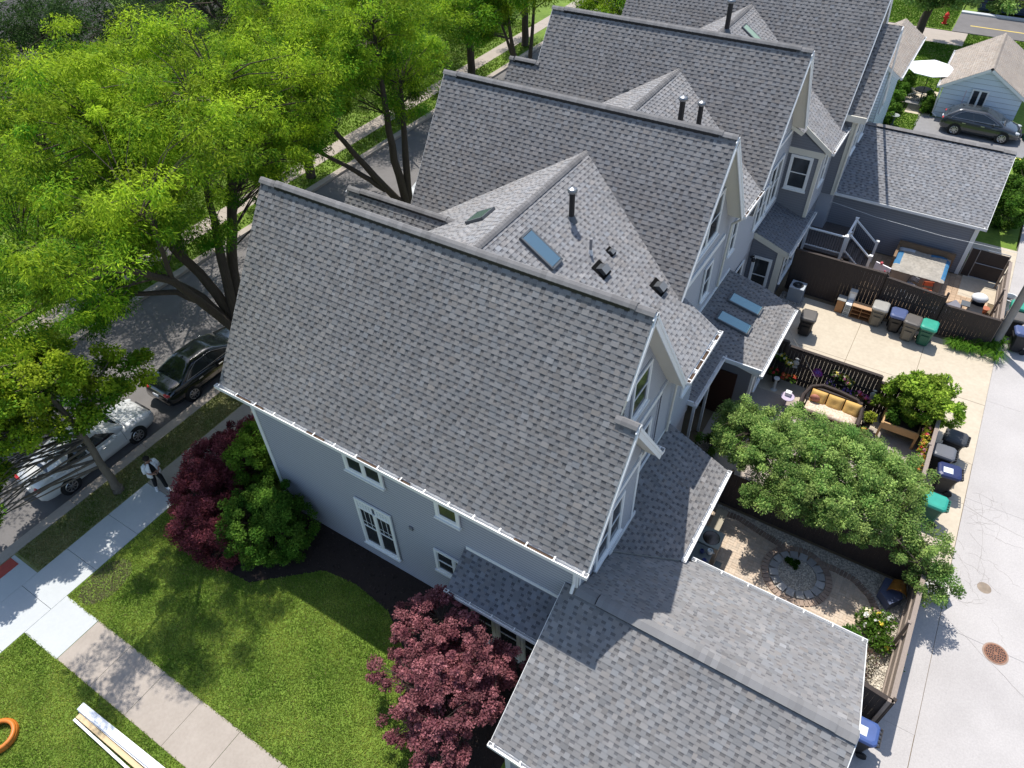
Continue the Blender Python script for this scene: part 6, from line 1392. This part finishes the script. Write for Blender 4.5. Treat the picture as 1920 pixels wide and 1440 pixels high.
# ================================================================ vehicles
def lerp_tab(tab, x):
    for (x0, *a), (x1, *b) in zip(tab[:-1], tab[1:]):
        if x <= x1:
            t = 0 if x1 == x0 else max(0, min(1, (x-x0)/(x1-x0))); t = t*t*(3-2*t)*.5+t*.5
            return [p+(q-p)*t for p, q in zip(a, b)]
    return list(tab[-1][1:])
def car(name, label, loc, rz, paint, kind="sedan", L=4.85, wheel_x=(-1.42, 1.40), chrome=False, tail=(.5, .02, .02), sunroof=False, plate=True):
    e = empty(name, loc, label, "car", "cars parked in view", rz)
    h = L/2
    # x, z top of the body (bonnet / belt / boot), half width, z of the bottom
    if kind == "sedan":
        body = [(-h, .66, .66, .34), (-h+.08, .90, .78, .26), (-h+.35, 1.02, .86, .22), (-1.55, 1.05, .90, .2), (-.8, 1.0, .92, .2), (.6, .97, .92, .2), (1.15, .97, .915, .2), (1.6, .90, .90, .2), (h-.35, .80, .84, .22), (h-.1, .68, .74, .24), (h, .52, .58, .32)]
        cab = dict(b0=-1.82, b1=1.2, t0=-1.02, t1=.28, ztop=1.44, zb=.99, wb=.80, wt=.56)
    else:
        body = [(-h, .62, .70, .36), (-h+.08, .98, .80, .28), (-h+.3, 1.06, .88, .22), (-1.3, 1.06, .91, .2), (-.6, 1.02, .92, .2), (.6, .97, .92, .2), (1.1, .96, .91, .2), (1.5, .88, .90, .2), (h-.35, .78, .84, .22), (h-.1, .66, .72, .24), (h, .50, .56, .32)]
        cab = dict(b0=-h+.16, b1=1.2, t0=-h+.75, t1=.25, ztop=1.47, zb=1.0, wb=.80, wt=.57)
    mb = ML(); ns = 40; prof = []
    for i in range(ns+1):
        x = -h+L*i/ns; zt, w, zb = lerp_tab(body, x); r = []
        for (fy, fz) in ((0, 0), (.86, 0), (.97, .10), (1.0, .34), (1.0, .55), (.975, .78), (.93, .90), (.82, .97), (.55, 1.0), (0, 1.015)):
            r.append((fy*w, zb+(zt-zb)*fz))
        prof.append([(x, -y, z) for y, z in r]+[(x, y, z) for y, z in r[::-1][1:-1]])
    m = len(prof[0]); vs = [p for q in prof for p in q]
    mb.add(vs, [(i*m+k, (i+1)*m+k, (i+1)*m+(k+1) % m, i*m+(k+1) % m) for i in range(ns) for k in range(m)]+[tuple(range(m)), tuple(range(ns*m, ns*m+m))[::-1]])
    # cabin
    c = cab; nx = 12
    def crn(x0, x1, w, z, r=.16):
        n_ = 6; out = []
        for cx_, cy_, a0 in ((x1-r, w-r, 0), (x0+r, w-r, 90), (x0+r, -w+r, 180), (x1-r, -w+r, 270)):
            for k in range(n_+1): a = R(a0+90*k/n_); out.append((cx_+r*math.cos(a), cy_+r*math.sin(a), z))
        return out
    rings = [crn(c['b0'], c['b1'], c['wb'], c['zb']-.08, .12), crn(c['b0']+.03, c['b1']-.04, c['wb']-.01, c['zb'], .14)]
    for t in (.35, .7, .9): rings.append(crn(c['b0']+(c['t0']-c['b0'])*t**1.12, c['b1']+(c['t1']-c['b1'])*t**1.12, c['wb']+(c['wt']-c['wb'])*t**1.25, c['zb']+(c['ztop']-.05-c['zb'])*t, .18))
    rings.append(crn(c['t0']+.02, c['t1']-.02, c['wt']-.03, c['ztop']-.022, .2)); rings.append(crn(c['t0']+.2, c['t1']-.2, c['wt']-.2, c['ztop']+.02, .2)); rings.append(crn(c['t0']+.45, c['t1']-.4, c['wt']-.38, c['ztop']+.03, .1))
    q = len(rings[0]); vs = [p for r_ in rings for p in r_]
    mb.add(vs, [(i*q+k, i*q+(k+1) % q, (i+1)*q+(k+1) % q, (i+1)*q+k) for i in range(len(rings)-1) for k in range(q)]+[tuple(range((len(rings)-1)*q, len(rings)*q))])
    mb.build("body", paint, e, smooth=True)
    # glass panels a little proud of the cabin
    def cabp(u, v, side):
        """point on the cabin: side 's' (u along x 0..1), 'f'/'r' (u across -1..1), v height 0..1"""
        t = v; x0 = c['b0']+.03+(c['t0']-c['b0'])*t**1.12; x1 = c['b1']-.04+(c['t1']-c['b1'])*t**1.12; w = c['wb']+(c['wt']-c['wb'])*t**1.25; z = c['zb']+(c['ztop']-.05-c['zb'])*t
        if side == 'f': return Vector((x1+.012-.10*abs(u)**3, u*w*.93, z+.008))
        if side == 'r': return Vector((x0-.012+.10*abs(u)**3, u*w*.93, z+.008))
        return Vector((x0+(x1-x0)*u, side*(w+.012), z))
    glass = mat("car_glass", (.012, .016, .018), .04, spec=1.0)
    def panel(nm, side, us, v0, v1, m_=glass):
        g_ = ML(); nv = 5; P_ = [[cabp(u, v0+(v1-v0)*j/nv, side) for u in us] for j in range(nv+1)]
        n_ = len(us); g_.add([p for r_ in P_ for p in r_], [(j*n_+i, j*n_+i+1, (j+1)*n_+i+1, (j+1)*n_+i) for j in range(nv) for i in range(n_-1)]); return g_.build(nm, m_, e, smooth=True)
    us = [i/8*2-1 for i in range(9)]
    panel("windscreen", 'f', [u*.94 for u in us], .06, .96); panel("rear_window", 'r', [u*.9 for u in us], .10, .95)
    for s in (-1, 1):
        for nm, a, b in (("side_window", .50, .87), ("side_window", .14, .475)):
            g_ = ML(); nv = 5; n_ = 7; rows = []
            for j in range(nv+1):
                v = .05+.84*j/nv; f0, f1 = a, b
                if b > .8: f1 = b+.05*v
                if a < .2: f0 = a-.04*v+.05
                rows.append([cabp(f0+(f1-f0)*i/(n_-1), v, s) for i in range(n_)])
            g_.add([p for r_ in rows for p in r_], [(j*n_+i, j*n_+i+1, (j+1)*n_+i+1, (j+1)*n_+i) for j in range(nv) for i in range(n_-1)]); g_.build(nm, glass, e, smooth=True)
        if chrome:
            t_ = ML(); t_.tube([cabp(.10, .04, s)+Vector((0, s*.012, 0)), cabp(.5, .02, s)+Vector((0, s*.012, 0)), cabp(.92, .04, s)+Vector((0, s*.012, 0))], .011, 5); t_.tube([cabp(.10, .04, s)+Vector((0, s*.012, 0)), cabp(.12, .6, s)+Vector((0, s*.012, 0)), cabp(.25, .95, s)+Vector((0, s*.012, 0)), cabp(.8, .95, s)+Vector((0, s*.012, 0)), cabp(.93, .5, s)+Vector((0, s*.012, 0)), cabp(.93, .04, s)+Vector((0, s*.012, 0))], .009, 5); t_.build("window_trim", M_RIM, e)
        mr = ML(); mr.ball((c['b1']-.55, s*(c['wb']+.15), c['zb']+.03), .1, 10, 6, sz=(.07, .12, .07)); mr.bar((c['b1']-.5, s*(c['wb']-.02), c['zb']-.02), (c['b1']-.54, s*(c['wb']+.1), c['zb']+.01), .05, .04); mr.build("wing_mirror", paint, e, smooth=True)
        for hx in (.12, -.92):
            d = ML(); zt, w, zb = lerp_tab(body, hx); d.box(hx-.1, s*(w-.005) if s > 0 else -(w+.028), .79, hx+.1, s*(w+.028) if s > 0 else -(w-.005), .825); d.build("door_handle", paint if not chrome else M_RIM, e)
        hl = ML(); x1 = h-.30; hl.ball((x1, s*.62, .66), .1, 12, 8, sz=(.26, .15, .085)); hl.build("headlight", mat("headlight_glass", (.55, .57, .58), .12, spec=1.0), e, smooth=True)
        tl = ML(); tl.ball((-h+.125, s*.59, .83), .1, 12, 8, sz=(.12, .18, .07)); tl.build("tail_light", mat("tail_light", tail, .15, spec=.8), e, smooth=True)
        for wx in wheel_x:
            zt, w, zb = lerp_tab(body, wx)
            ar = ML(); ar.tube([(wx, s*(w-.15), .335), (wx, s*(w+.004), .335)], .385, 28); ar.build("wheel_arch", M_RUBBER, e)
            ty = ML(); yo = s*(w+.012); ty.tube([(wx, s*(w-.14), .325), (wx, s*(w-.02), .325), (wx, yo, .325)], [.325, .325, .30], 28); wb_ = ty.build("tyre", M_RUBBER, e, smooth=False)
            rm = ML(); rm.tube([(wx, yo-s*.004, .325), (wx, yo+s*.006, .325)], .225, 24); rm.build("wheel_well", mat("rim_dark", (.03, .03, .032), .5), wb_)
            sp = ML(); n_ = 8
            for k in range(n_):
                a = 2*math.pi*k/n_+.2; sp.bar((wx+.03*math.cos(a), yo+s*.014, .325+.03*math.sin(a)), (wx+.215*math.cos(a), yo+s*.010, .325+.215*math.sin(a)), .045, .014, up=(0, 1, 0))
            pr_ = [(wx+.215*math.cos(2*math.pi*k/24), yo+s*.01, .325+.215*math.sin(2*math.pi*k/24)) for k in range(25)]; sp.tube(pr_, .018, 5, cap=False); sp.tube([(wx, yo+s*.005, .325), (wx, yo+s*.03, .325)], .05, 12); sp.build("rim", M_RIM, wb_)
    gr = ML(); gr.box(h-.05, -.42, .42, h+.015, .42, .60); gr.build("grille", M_BLACK, e)
    if plate: pl = ML(); pl.box(-h-.02, -.16, .62, -h+.02, .16, .74); pl.build("number_plate", mat("plate_white", (.7, .72, .74), .5), e)
    # panel seams: dark lines round doors, bonnet and boot
    sm = ML()
    for s in (-1, 1):
        for px_ in (-1.05, -.12, .98):
            pts_ = []
            for k in range(7):
                zt, w, zb = lerp_tab(body, px_); f = (.36, .5, .66, .78, .86, .93, .97)[k]; fy = (1.0, 1.0, .99, .975, .95, .90, .82)[k]; pts_.append((px_+(.12*(k/6)**2 if px_ < -1 else 0), s*(fy*w+.0015), zb+(zt-zb)*f))
            sm.tube(pts_, .006, 4, cap=False)
    for xs in (c['b1']+.02, ):
        zt, w, zb = lerp_tab(body, xs); sm.tube([(xs+.05*(1-abs(u)), u*w*.8, zb+(zt-zb)*(1.012-.03*abs(u)**3)) for u in us], .006, 4, cap=False)
    sm.build("panel_seams", M_BLACK, e)
    if sunroof: sr = ML(); sr.box(c['t1']-.62, -.36, c['ztop']+.0, c['t1']-.2, .36, c['ztop']+.034); sr.build("sunroof", glass, e)
    an = ML(); an.prism([(c['t0']+.25, -.01, c['ztop']+.02), (c['t0']+.1, -.01, c['ztop']+.03), (c['t0']+.08, -.01, c['ztop']+.08)], (0, .02, 0)); an.build("antenna", paint, e)
    return e
P_SILVER = mat("paint_silver", (.62, .63, .63), .32, metal=.15, coat=.8); P_BLACK = mat("paint_black", (.006, .008, .010), .14, coat=1.0, spec=.6)
P_GREY = mat("paint_charcoal", (.045, .05, .056), .25, metal=.4, coat=1.0); P_WHITE = mat("paint_pale", (.6, .62, .63), .3, coat=.8)
car("parked_car", "silver sedan parked at the kerb under the young maple", (-23.28, 6.32, -.13), R(90), P_SILVER, "sedan", 4.85, (-1.44, 1.42))
car("parked_car", "glossy black sedan with chrome window trim parked at the kerb ahead of the silver one", (-23.2, 11.85, -.13), R(90), P_BLACK, "sedan", 4.95, (-1.45, 1.45), chrome=True)
car("parked_car", "pale car mostly hidden behind the second house roof", (-23.3, 29.0, -.13), R(90), P_WHITE, "sedan", 4.7, plate=False)
car("parked_car", "charcoal hatchback parked in front of the white garage", (1.55, 51.15, 0.0), 0.0, P_GREY, "hatch", 4.4, (-1.3, 1.32), chrome=True, sunroof=True, tail=(.6, .03, .03))

# ================================================================ person on the sidewalk
def skin_mesh(name, chains, m, parent, levels=2, root=0):
    """chains: list of lists of (x,y,z,r); points sharing coordinates are merged"""
    vs = []; rs = []; es = []; idx = {}
    def vid(p):
        k = (round(p[0], 4), round(p[1], 4), round(p[2], 4))
        if k not in idx: idx[k] = len(vs); vs.append(p[:3]); rs.append(p[3] if not hasattr(p[3], '__len__') else p[3])
        return idx[k]
    for ch in chains:
        ids = [vid(p) for p in ch]; es += [(a, b) for a, b in zip(ids[:-1], ids[1:]) if a != b]
    me = bpy.data.meshes.new(name); me.from_pydata(vs, es, []); me.update()
    o = bpy.data.objects.new(name, me); COL.objects.link(o); o.parent = parent
    md = o.modifiers.new("skin", 'SKIN'); md.use_smooth_shade = True; md.branch_smoothing = .4
    sk = me.skin_vertices
    if not sk: me.update()
    layer = me.skin_vertices[0] if len(me.skin_vertices) else None
    if layer:
        for i, r_ in enumerate(rs): layer.data[i].radius = (r_, r_) if not hasattr(r_, '__len__') else r_; layer.data[i].use_root = (i == root)
    s = o.modifiers.new("sub", 'SUBSURF'); s.levels = levels; s.render_levels = levels
    me.materials.append(m)
    return o
def ensure_skin(me):
    bm_ok = len(me.skin_vertices) > 0
    return bm_ok
import bmesh
def skin_obj(name, chains, m, parent, levels=2, root=0):
    bm = bmesh.new(); lay = bm.verts.layers.skin.verify(); idx = {}; first = True
    for ch in chains:
        prev = None
        for p in ch:
            k = (round(p[0], 4), round(p[1], 4), round(p[2], 4))
            if k not in idx:
                v = bm.verts.new(p[:3]); idx[k] = v; r_ = p[3]; v[lay].radius = (r_, r_) if not hasattr(r_, '__len__') else r_; v[lay].use_root = first; first = False
            v = idx[k]
            if prev is not None and prev is not v and bm.edges.get((prev, v)) is None: bm.edges.new((prev, v))
            prev = v
    me = bpy.data.meshes.new(name); bm.to_mesh(me); bm.free()
    o = bpy.data.objects.new(name, me); COL.objects.link(o); o.parent = parent
    md = o.modifiers.new("skin", 'SKIN'); md.use_smooth_shade = True; md.branch_smoothing = .5
    s = o.modifiers.new("sub", 'SUBSURF'); s.levels = levels; s.render_levels = levels
    me.materials.append(m); return o
# local frame: +y is the way the person faces
SKIN = mat("skin", (.34, .19, .13), .55)
pe = empty("person", (-19.62, 6.60, .012), "person in open white shirt and black trousers looking down at a phone", "person", None, R(-98))
FL = (-.10, .02); FR = (.13, -.16)
body = skin_obj("body", [
    [(0, 0, .93, .125), (0, .0, 1.08, .12), (0, .01, 1.25, .135), (0, .0, 1.38, .12), (0, .01, 1.45, .055), (0, .035, 1.50, .052), (0, .065, 1.56, .075), (0, .075, 1.64, .088), (0, .065, 1.69, .07)],
    [(0, .0, 1.38, .12), (.15, -.005, 1.38, .062), (.20, -.01, 1.33, .052), (.235, .0, 1.10, .042), (.16, .20, 1.06, .032), (.065, .30, 1.07, .024), (.04, .325, 1.075, .026)],
    [(0, .0, 1.38, .12), (-.15, -.005, 1.38, .062), (-.20, -.01, 1.33, .052), (-.235, .0, 1.10, .042), (-.16, .20, 1.06, .032), (-.065, .30, 1.07, .024), (-.04, .325, 1.075, .026)],
    [(0, 0, .93, .125), (.09, 0, .88, .085), (.11, -.02, .50, .055), (FR[0], FR[1]-.02, .10, .038)],
    [(0, 0, .93, .125), (-.09, 0, .88, .085), (-.11, .08, .50, .055), (FL[0], FL[1]+.14, .10, .038)]], SKIN, pe)
# fingers are grown on the same skin as separate short chains would be below a pixel: five per hand, curled round the phone
fg = []
for s in (-1, 1):
    for k in range(4):
        z0 = 1.045+k*.018; fg.append([(s*.045, .325, z0, .0085), (s*.03, .352-.004*abs(k-1.5), z0+.004, .008), (s*.008, .356-.004*abs(k-1.5), z0+.006, .0075)])
    fg.append([(s*.05, .315, 1.10, .0105), (s*.035, .325, 1.122, .009), (s*.018, .33, 1.128, .008)])
for i, ch in enumerate(fg): skin_obj("finger" if i % 5 != 4 else "thumb", [ch], SKIN, body, 1)
mb = ML(); mb.obox((0, .335, 1.105), (.05, .012, .12), Matrix.Rotation(R(-40), 3, 'X')); tag(mb.build("phone", M_BLACK), None); ph = bpy.data.objects["phone"]; ph.location = pe.location; ph.rotation_euler = pe.rotation_euler
tag(ph, "small dark phone held in both hands of the person", "phone")
# face
mb = ML(); mb.ball((0, .168, 1.605), .014, 8, 6, sz=(.013, .022, .02)); mb.build("nose", SKIN, body, smooth=True)
for s in (-1, 1):
    mb = ML(); mb.ball((s*.032, .15, 1.632), .01, 8, 6, sz=(.013, .008, .008)); mb.build("eye", M_BLACK, body); mb = ML(); mb.ball((s*.092, .06, 1.615), .02, 8, 6, sz=(.012, .018, .03)); mb.build("ear", SKIN, body, smooth=True)
mb = ML(); mb.ball((0, .152, 1.572), .02, 8, 6, sz=(.024, .008, .006)); mb.build("mouth", mat("lips", (.3, .1, .08), .5), body)
hair = MB()
g = np.random.default_rng(3); HM = mat("hair_dark", (.012, .008, .006), .7, .5, 60, .8, 90)
mb = ML(); mb.ball((0, .045, 1.665), .1, 18, 12, sz=(.104, .112, .098))
for _ in range(60):
    d = g.normal(0, 1, 3); d /= np.linalg.norm(d); d[2] = abs(d[2]); mb.ball((d[0]*.092, .045+d[1]*.1-.01, 1.665+d[2]*.085), .02, 6, 4, sz=(.022, .022, .018))
mb.build("hair", HM, pe, smooth=True)
BLKC = mat("black_cloth", (.010, .011, .014), .85, .3, 12); WC = mat("white_cloth", (.72, .74, .74), .8, .1, 8)
skin_obj("t_shirt", [[(0, 0, .92, (.15, .125)), (0, .012, 1.10, (.145, .12)), (0, .016, 1.26, (.15, .125)), (0, .006, 1.38, (.12, .10)), (0, .01, 1.435, (.075, .07))]], BLKC, pe)
skin_obj("trousers", [[(0, 0, .98, .142), (0, 0, .91, .14), (.09, 0, .84, .105), (.115, -.015, .50, .082), (FR[0], FR[1]-.02, .13, .07), (FR[0], FR[1]-.02, .07, .068)], [(0, 0, .91, .14), (-.09, 0, .84, .105), (-.115, .085, .50, .082), (FL[0], FL[1]+.14, .13, .07), (FL[0], FL[1]+.14, .07, .068)]], BLKC, pe)
for (x, y, a) in ((FR[0]+.02, FR[1], -.35), (FL[0], FL[1]+.16, .1)):
    sh = ML(); M_ = Matrix.Rotation(a, 3, 'Z')
    for (dy, r_, z) in ((-.07, .048, .045), (.02, .05, .045), (.11, .052, .038), (.17, .042, .032)):
        p = Vector((x, y, z))+M_@Vector((0, dy, 0)); sh.ball(tuple(p), r_, 12, 8, sz=(r_, .07, z*1.15))
    sh.build("shoe", mat("white_shoe", (.82, .83, .84), .45), pe, smooth=True)
# open shirt: two fronts, back, sleeves
def sheet(mb, rows):
    n_ = len(rows[0]); vs = [p for r_ in rows for p in r_]; b = len(vs)
    fs = [(j*n_+i, j*n_+i+1, (j+1)*n_+i+1, (j+1)*n_+i) for j in range(len(rows)-1) for i in range(n_-1)]
    mb.add(vs, fs)
sh = ML(); rows = []
for j in range(11):
    t = j/10; z = 1.45-.62*t; rx = .09+.11*min(1, t*4)+.05*t; ry = .08+.07*min(1, t*4)+.045*t; op = .30+.25*t
    if j == 0: rx, ry = .085, .075
    row = []
    for i in range(25):
        a = math.pi/2+op+(2*math.pi-2*op)*i/24; row.append((rx*math.cos(a)*(1+.03*math.sin(i*2.3)*t), .01+ry*math.sin(a)*(1+.03*math.cos(i*1.7)*t), z+.01*math.sin(i*1.3)*t-(.02*abs(math.cos(a)) if j < 3 else 0)))
    rows.append(row)
sheet(sh, rows)
for s in (-1, 1):
    sh.tube([(s*.11, 0, 1.405), (s*.20, -.005, 1.355), (s*.235, .0, 1.22), (s*.245, .03, 1.09)], [.075, .085, .08, .082], 14, cap=False)
sob = sh.build("open_shirt", WC, pe, smooth=True); so = sob.modifiers.new("thick", 'SOLIDIFY'); so.thickness = .008

# ================================================================ buildings beyond the cross garage
M_WSID = mat("white_siding", (.62, .70, .77), .55, .06, 2); M_TAN = (.40, .345, .29)
WG = empty("white_garage", (.95, 55.6, 0), "white garage with a tan shingle roof behind the charcoal hatchback", "garage")
wz, wk = 3.42, .60
gable_body(WG, 0, .01, 0, .01, .005, .01, 1, M_WSID, "wall") if False else None
mb = MB(); mb.prism([(-1.25, 52.55, 0), (3.15, 52.55, 0), (3.15, 52.55, 2.05), (.95, 52.55, wz-.15), (-1.25, 52.55, 2.05)], (0, 6.2, 0)); mb.build("wall", M_WSID, WG)
mb = MB(); siding(mb, (0, 52.53, 0), (1, 0, 0), [[(-1.25, 0), (3.15, 0), (3.15, 2.0), (.95, wz-.2), (-1.25, 2.0)]], lap=.30, nrm=(0, -1, 0)); mb.build("siding", M_WSID, WG)
slope(WG, 0, 0, .95, wz, -1.5, wz-wk*2.45, 301, polys=[[(52.3, -1.5), (59.2, -1.5), (59.2, .95), (52.3, .95)]], axis='y', base=M_TAN, trim=M_WHITE)
slope(WG, 0, 0, .95, wz, 3.4, wz-wk*2.45, 302, polys=[[(52.3, .95), (59.2, .95), (59.2, 3.4), (52.3, 3.4)]], axis='y', base=M_TAN, trim=M_WHITE)
ridge_cap(WG, (.95, 52.3, wz+.01), (.95, 59.2, wz+.01), 303, base=M_TAN, raised=False)
gutter(WG, (-1.5, 52.3, wz-wk*2.45), (-1.5, 59.2, wz-wk*2.45), (-1, 0, 0), False, 304, w=.1)
window(WG, (.85, 52.50, 1.55), (1, 0, 0), (0, -1, 0), .95, 1.05, split=2, fr=.07, rail=False)
mb = MB(); mb.tube([(-1.35, 52.45, 1.8), (-1.3, 52.5, .2), (-1.0, 52.35, .08)], .05, 8); mb.build("downspout", M_GUT, WG)
mb = MB(); mb.box(.05, 52.50, .9, .1, 52.504, 1.9); mb.build("stain", mat("pink_stain", (.6, .5, .55), .8), WG)
WH = empty("white_house", (-5.2, 45.5, 0), "white sided house end with a small tan roof beyond the row", "house")
mb = MB(); mb.prism([(-7.5, 43.2, 0), (-3.75, 43.2, 0), (-3.75, 43.2, 5.4), (-4.4, 43.2, 5.9), (-7.5, 43.2, 4.0)], (0, 6.5, 0)); mb.build("wall", M_WSID, WH)
mb = MB(); siding(mb, (-3.74, 0, 0), (0, 1, 0), [[(43.2, 0), (49.7, 0), (49.7, 5.3), (43.2, 5.3)]], lap=.16, nrm=(1, 0, 0)); siding(mb, (0, 43.18, 0), (1, 0, 0), [[(-7.5, 0), (-3.75, 0), (-3.75, 5.3), (-4.4, 5.8), (-7.5, 3.9)]], lap=.16, nrm=(0, -1, 0)); mb.build("siding", M_WSID, WH)
slope(WH, 0, 0, -4.4, 6.1, -3.12, 5.3, 310, polys=[[(43.0, -4.4), (50.0, -4.4), (50.0, -3.12), (43.0, -3.12)]], axis='y', base=M_TAN, trim=M_WHITE)
slope(WH, 0, 0, -4.4, 6.1, -7.8, 4.0, 311, polys=[[(43.0, -7.8), (50.0, -7.8), (50.0, -4.4), (43.0, -4.4)]], axis='y', base=M_TAN, trim=M_WHITE)
gutter(WH, (-3.12, 43.0, 5.3), (-3.12, 50.0, 5.3), (1, 0, 0), False, 312, w=.1)
window(WH, (-3.72, 44.5, 3.6), (0, 1, 0), (1, 0, 0), 1.0, 1.4)
BH = empty("blue_building", (8, 82, 0), "dark blue sided building across the cross street at the top right", "building")
mb = MB(); mb.box(-1.6, 76.2, 0, 40, 92, 6); mb.build("wall", mat("navy_siding", (.02, .035, .075), .6), BH)
mb = MB(); siding(mb, (0, 76.18, 0), (1, 0, 0), [[(-1.6, .2), (40, .2), (40, 6), (-1.6, 6)]], lap=.2, nrm=(0, -1, 0)); mb.build("siding", MATS["navy_siding"], BH)
mb = MB(); mb.box(-2.6, 74.6, 0, 40, 75.1, .12); struct(mb.build("curb_cross", M_CONC_N))
# umbrella, table, chairs, bench behind
e = empty("patio_umbrella", (-2.35, 54.6, 0), "big white patio umbrella over the round metal table", "umbrella")
mb = MB(); n_ = 8; c0 = (-2.35, 54.6, 2.65); rim = [(-2.35+1.5*math.cos(2*math.pi*k/n_+.2), 54.6+1.5*math.sin(2*math.pi*k/n_+.2), 2.1) for k in range(n_)]
top_ = [c0]+rim; low = [(p[0], p[1], p[2]-.03) for p in top_]
mb.add(top_+low, [(0, 1+k, 1+(k+1) % n_) for k in range(n_)]+[(n_+1, n_+2+(k+1) % n_, n_+2+k) for k in range(n_)]+[(1+k, n_+2+k, n_+2+(k+1) % n_, 1+(k+1) % n_) for k in range(n_)]); mb.build("canopy", mat("canvas_white", (.8, .8, .82), .8), e)
mb = MB(); mb.tube([(-2.35, 54.6, 0), (-2.35, 54.6, 2.65)], .022, 8); mb.build("pole", M_BLACK, e)
e = empty("round_table", (-2.35, 54.6, 0), "round dark metal table under the white umbrella", "table")
mb = MB(); mb.lathe((-2.35, 54.6, 0), [(.25, 0), (.05, .1), (.04, .68), (.55, .70), (.56, .74)], 28); mb.build("table", mat("bronze", (.10, .075, .06), .5), e)
def metal_chair(x, y, rz, lb):
    e = empty("metal_chair", (x, y, 0), lb, "chair", "metal chairs round the umbrella table", rz)
    mb = ML(); mb.box(-.22, -.22, .43, .22, .22, .46); mb.build("seat", M_BLACK, e)
    mb = ML(); mb.tube([(-.22, .22, .44), (-.2, .26, .9), (0, .28, .98), (.2, .26, .9), (.22, .22, .44)], .015, 6)
    for k in range(5): mb.tube([(-.14+k*.07, .23, .45), (-.14+k*.07, .27, .93)], .008, 5)
    mb.build("backrest", M_BLACK, e)
    for a in (-.2, .2):
        for b in (-.2, .2): mb = ML(); mb.tube([(a, b, 0), (a, b, .44)], .013, 6); mb.build("leg", M_BLACK, e)
metal_chair(-2.75, 54.0, 2.6, "black metal chair on the near left of the umbrella table")
metal_chair(-1.95, 54.05, 3.7, "black metal chair on the near right of the umbrella table")
metal_chair(-2.0, 55.35, -.4, "black metal chair on the far side of the umbrella table")
e = empty("garden_bench", (-2.4, 53.1, 0), "slatted metal garden bench with a curved back near the white garage", "bench")
mb = MB(); mb.tube([(-3.1, 53.2, .75), (-2.75, 53.2, .95), (-2.4, 53.2, .98), (-2.05, 53.2, .92), (-1.75, 53.2, .8)], .022, 6)
for k in range(13): mb.bar((-3.05+k*.105, 53.2, .42), (-3.05+k*.105, 53.2, .82), .03)
mb.build("backrest", mat("bench_grey", (.35, .33, .32), .5), e)
mb = MB(); [mb.box(-3.1, 52.75+k*.09, .42, -1.75, 52.75+k*.09+.06, .45) for k in range(5)]; mb.build("seat", MATS["bench_grey"], e)
for p in ((-3.08, 52.77), (-1.8, 52.77), (-3.08, 53.18), (-1.8, 53.18)): mb = MB(); mb.box(p[0], p[1], 0, p[0]+.04, p[1]+.04, .42); mb.build("leg", M_BLACK, e)
e = empty("bird_bath", (-3.2, 49.9, 0), "pale round bird bath on the shaded grass", "bird bath")
mb = MB(); mb.lathe((-3.2, 49.9, 0), [(.14, 0), (.06, .08), (.05, .5), (.12, .56)], 14); mb.build("pedestal", M_DGREY, e); mb = MB(); mb.lathe((-3.2, 49.9, .56), [(.1, 0), (.27, .06), (.28, .09), (.24, .07), (.02, .04)], 18); mb.build("basin", M_CTRL, e)
e = empty("fire_hydrant", (-3.4, 71.2, 0), "red fire hydrant across the cross street by the tree", "hydrant")
mb = MB(); mb.lathe((-3.4, 71.2, 0), [(.2, 0), (.2, .06), (.13, .08), (.13, .62), (.17, .64), (.17, .70), (.12, .8), (.04, .88), (.03, .93)], 16); mb.build("barrel", mat("hydrant_red", (.6, .03, .02), .4), e)
mb = MB(); mb.tube([(-3.62, 71.2, .5), (-3.18, 71.2, .5)], .06, 10); mb.build("outlet", MATS["hydrant_red"], e)
# dark house fronts across the street, seen only through the leaves
for i, (y, c, lb) in enumerate(((6, (.30, .29, .27), "pale house across the street, hidden behind the nearest far side trees"), (22, (.14, .09, .07), "brown house across the street seen through the leaves"), (38, (.26, .27, .28), "grey house across the street near the top left of the row"), (55, (.16, .13, .10), "dark house at the far end across the street"))):
    e = empty("street_house", (-48, y, 0), lb, "house", "houses across the street"); mb = MB(); mb.box(-54, y-5, -.1, -43.5, y+5, 5.2); mb.build("wall", mat("far_wall_%s" % ("abcd"[i]), c, .8, .2, 2), e)
    mb = MB(); mb.prism([(-54.5, y-5.5, 5.1), (-43, y-5.5, 5.1), (-48.7, y-5.5, 8.3)], (0, 11, 0)); mb.build("roof", mat("far_roof", (.09, .085, .085), .95, .4, 6), e)
    for dy in (-2.5, 2.5): window(e, (-43.45, y+dy, 2.2), (0, 1, 0), (1, 0, 0), 1.4, 1.6)
    mb = MB(); mb.box(-43.5, y-.5, 0, -43.4, y+.5, 2.1); mb.build("door", mat("far_door", (.1, .03, .02), .6), e)
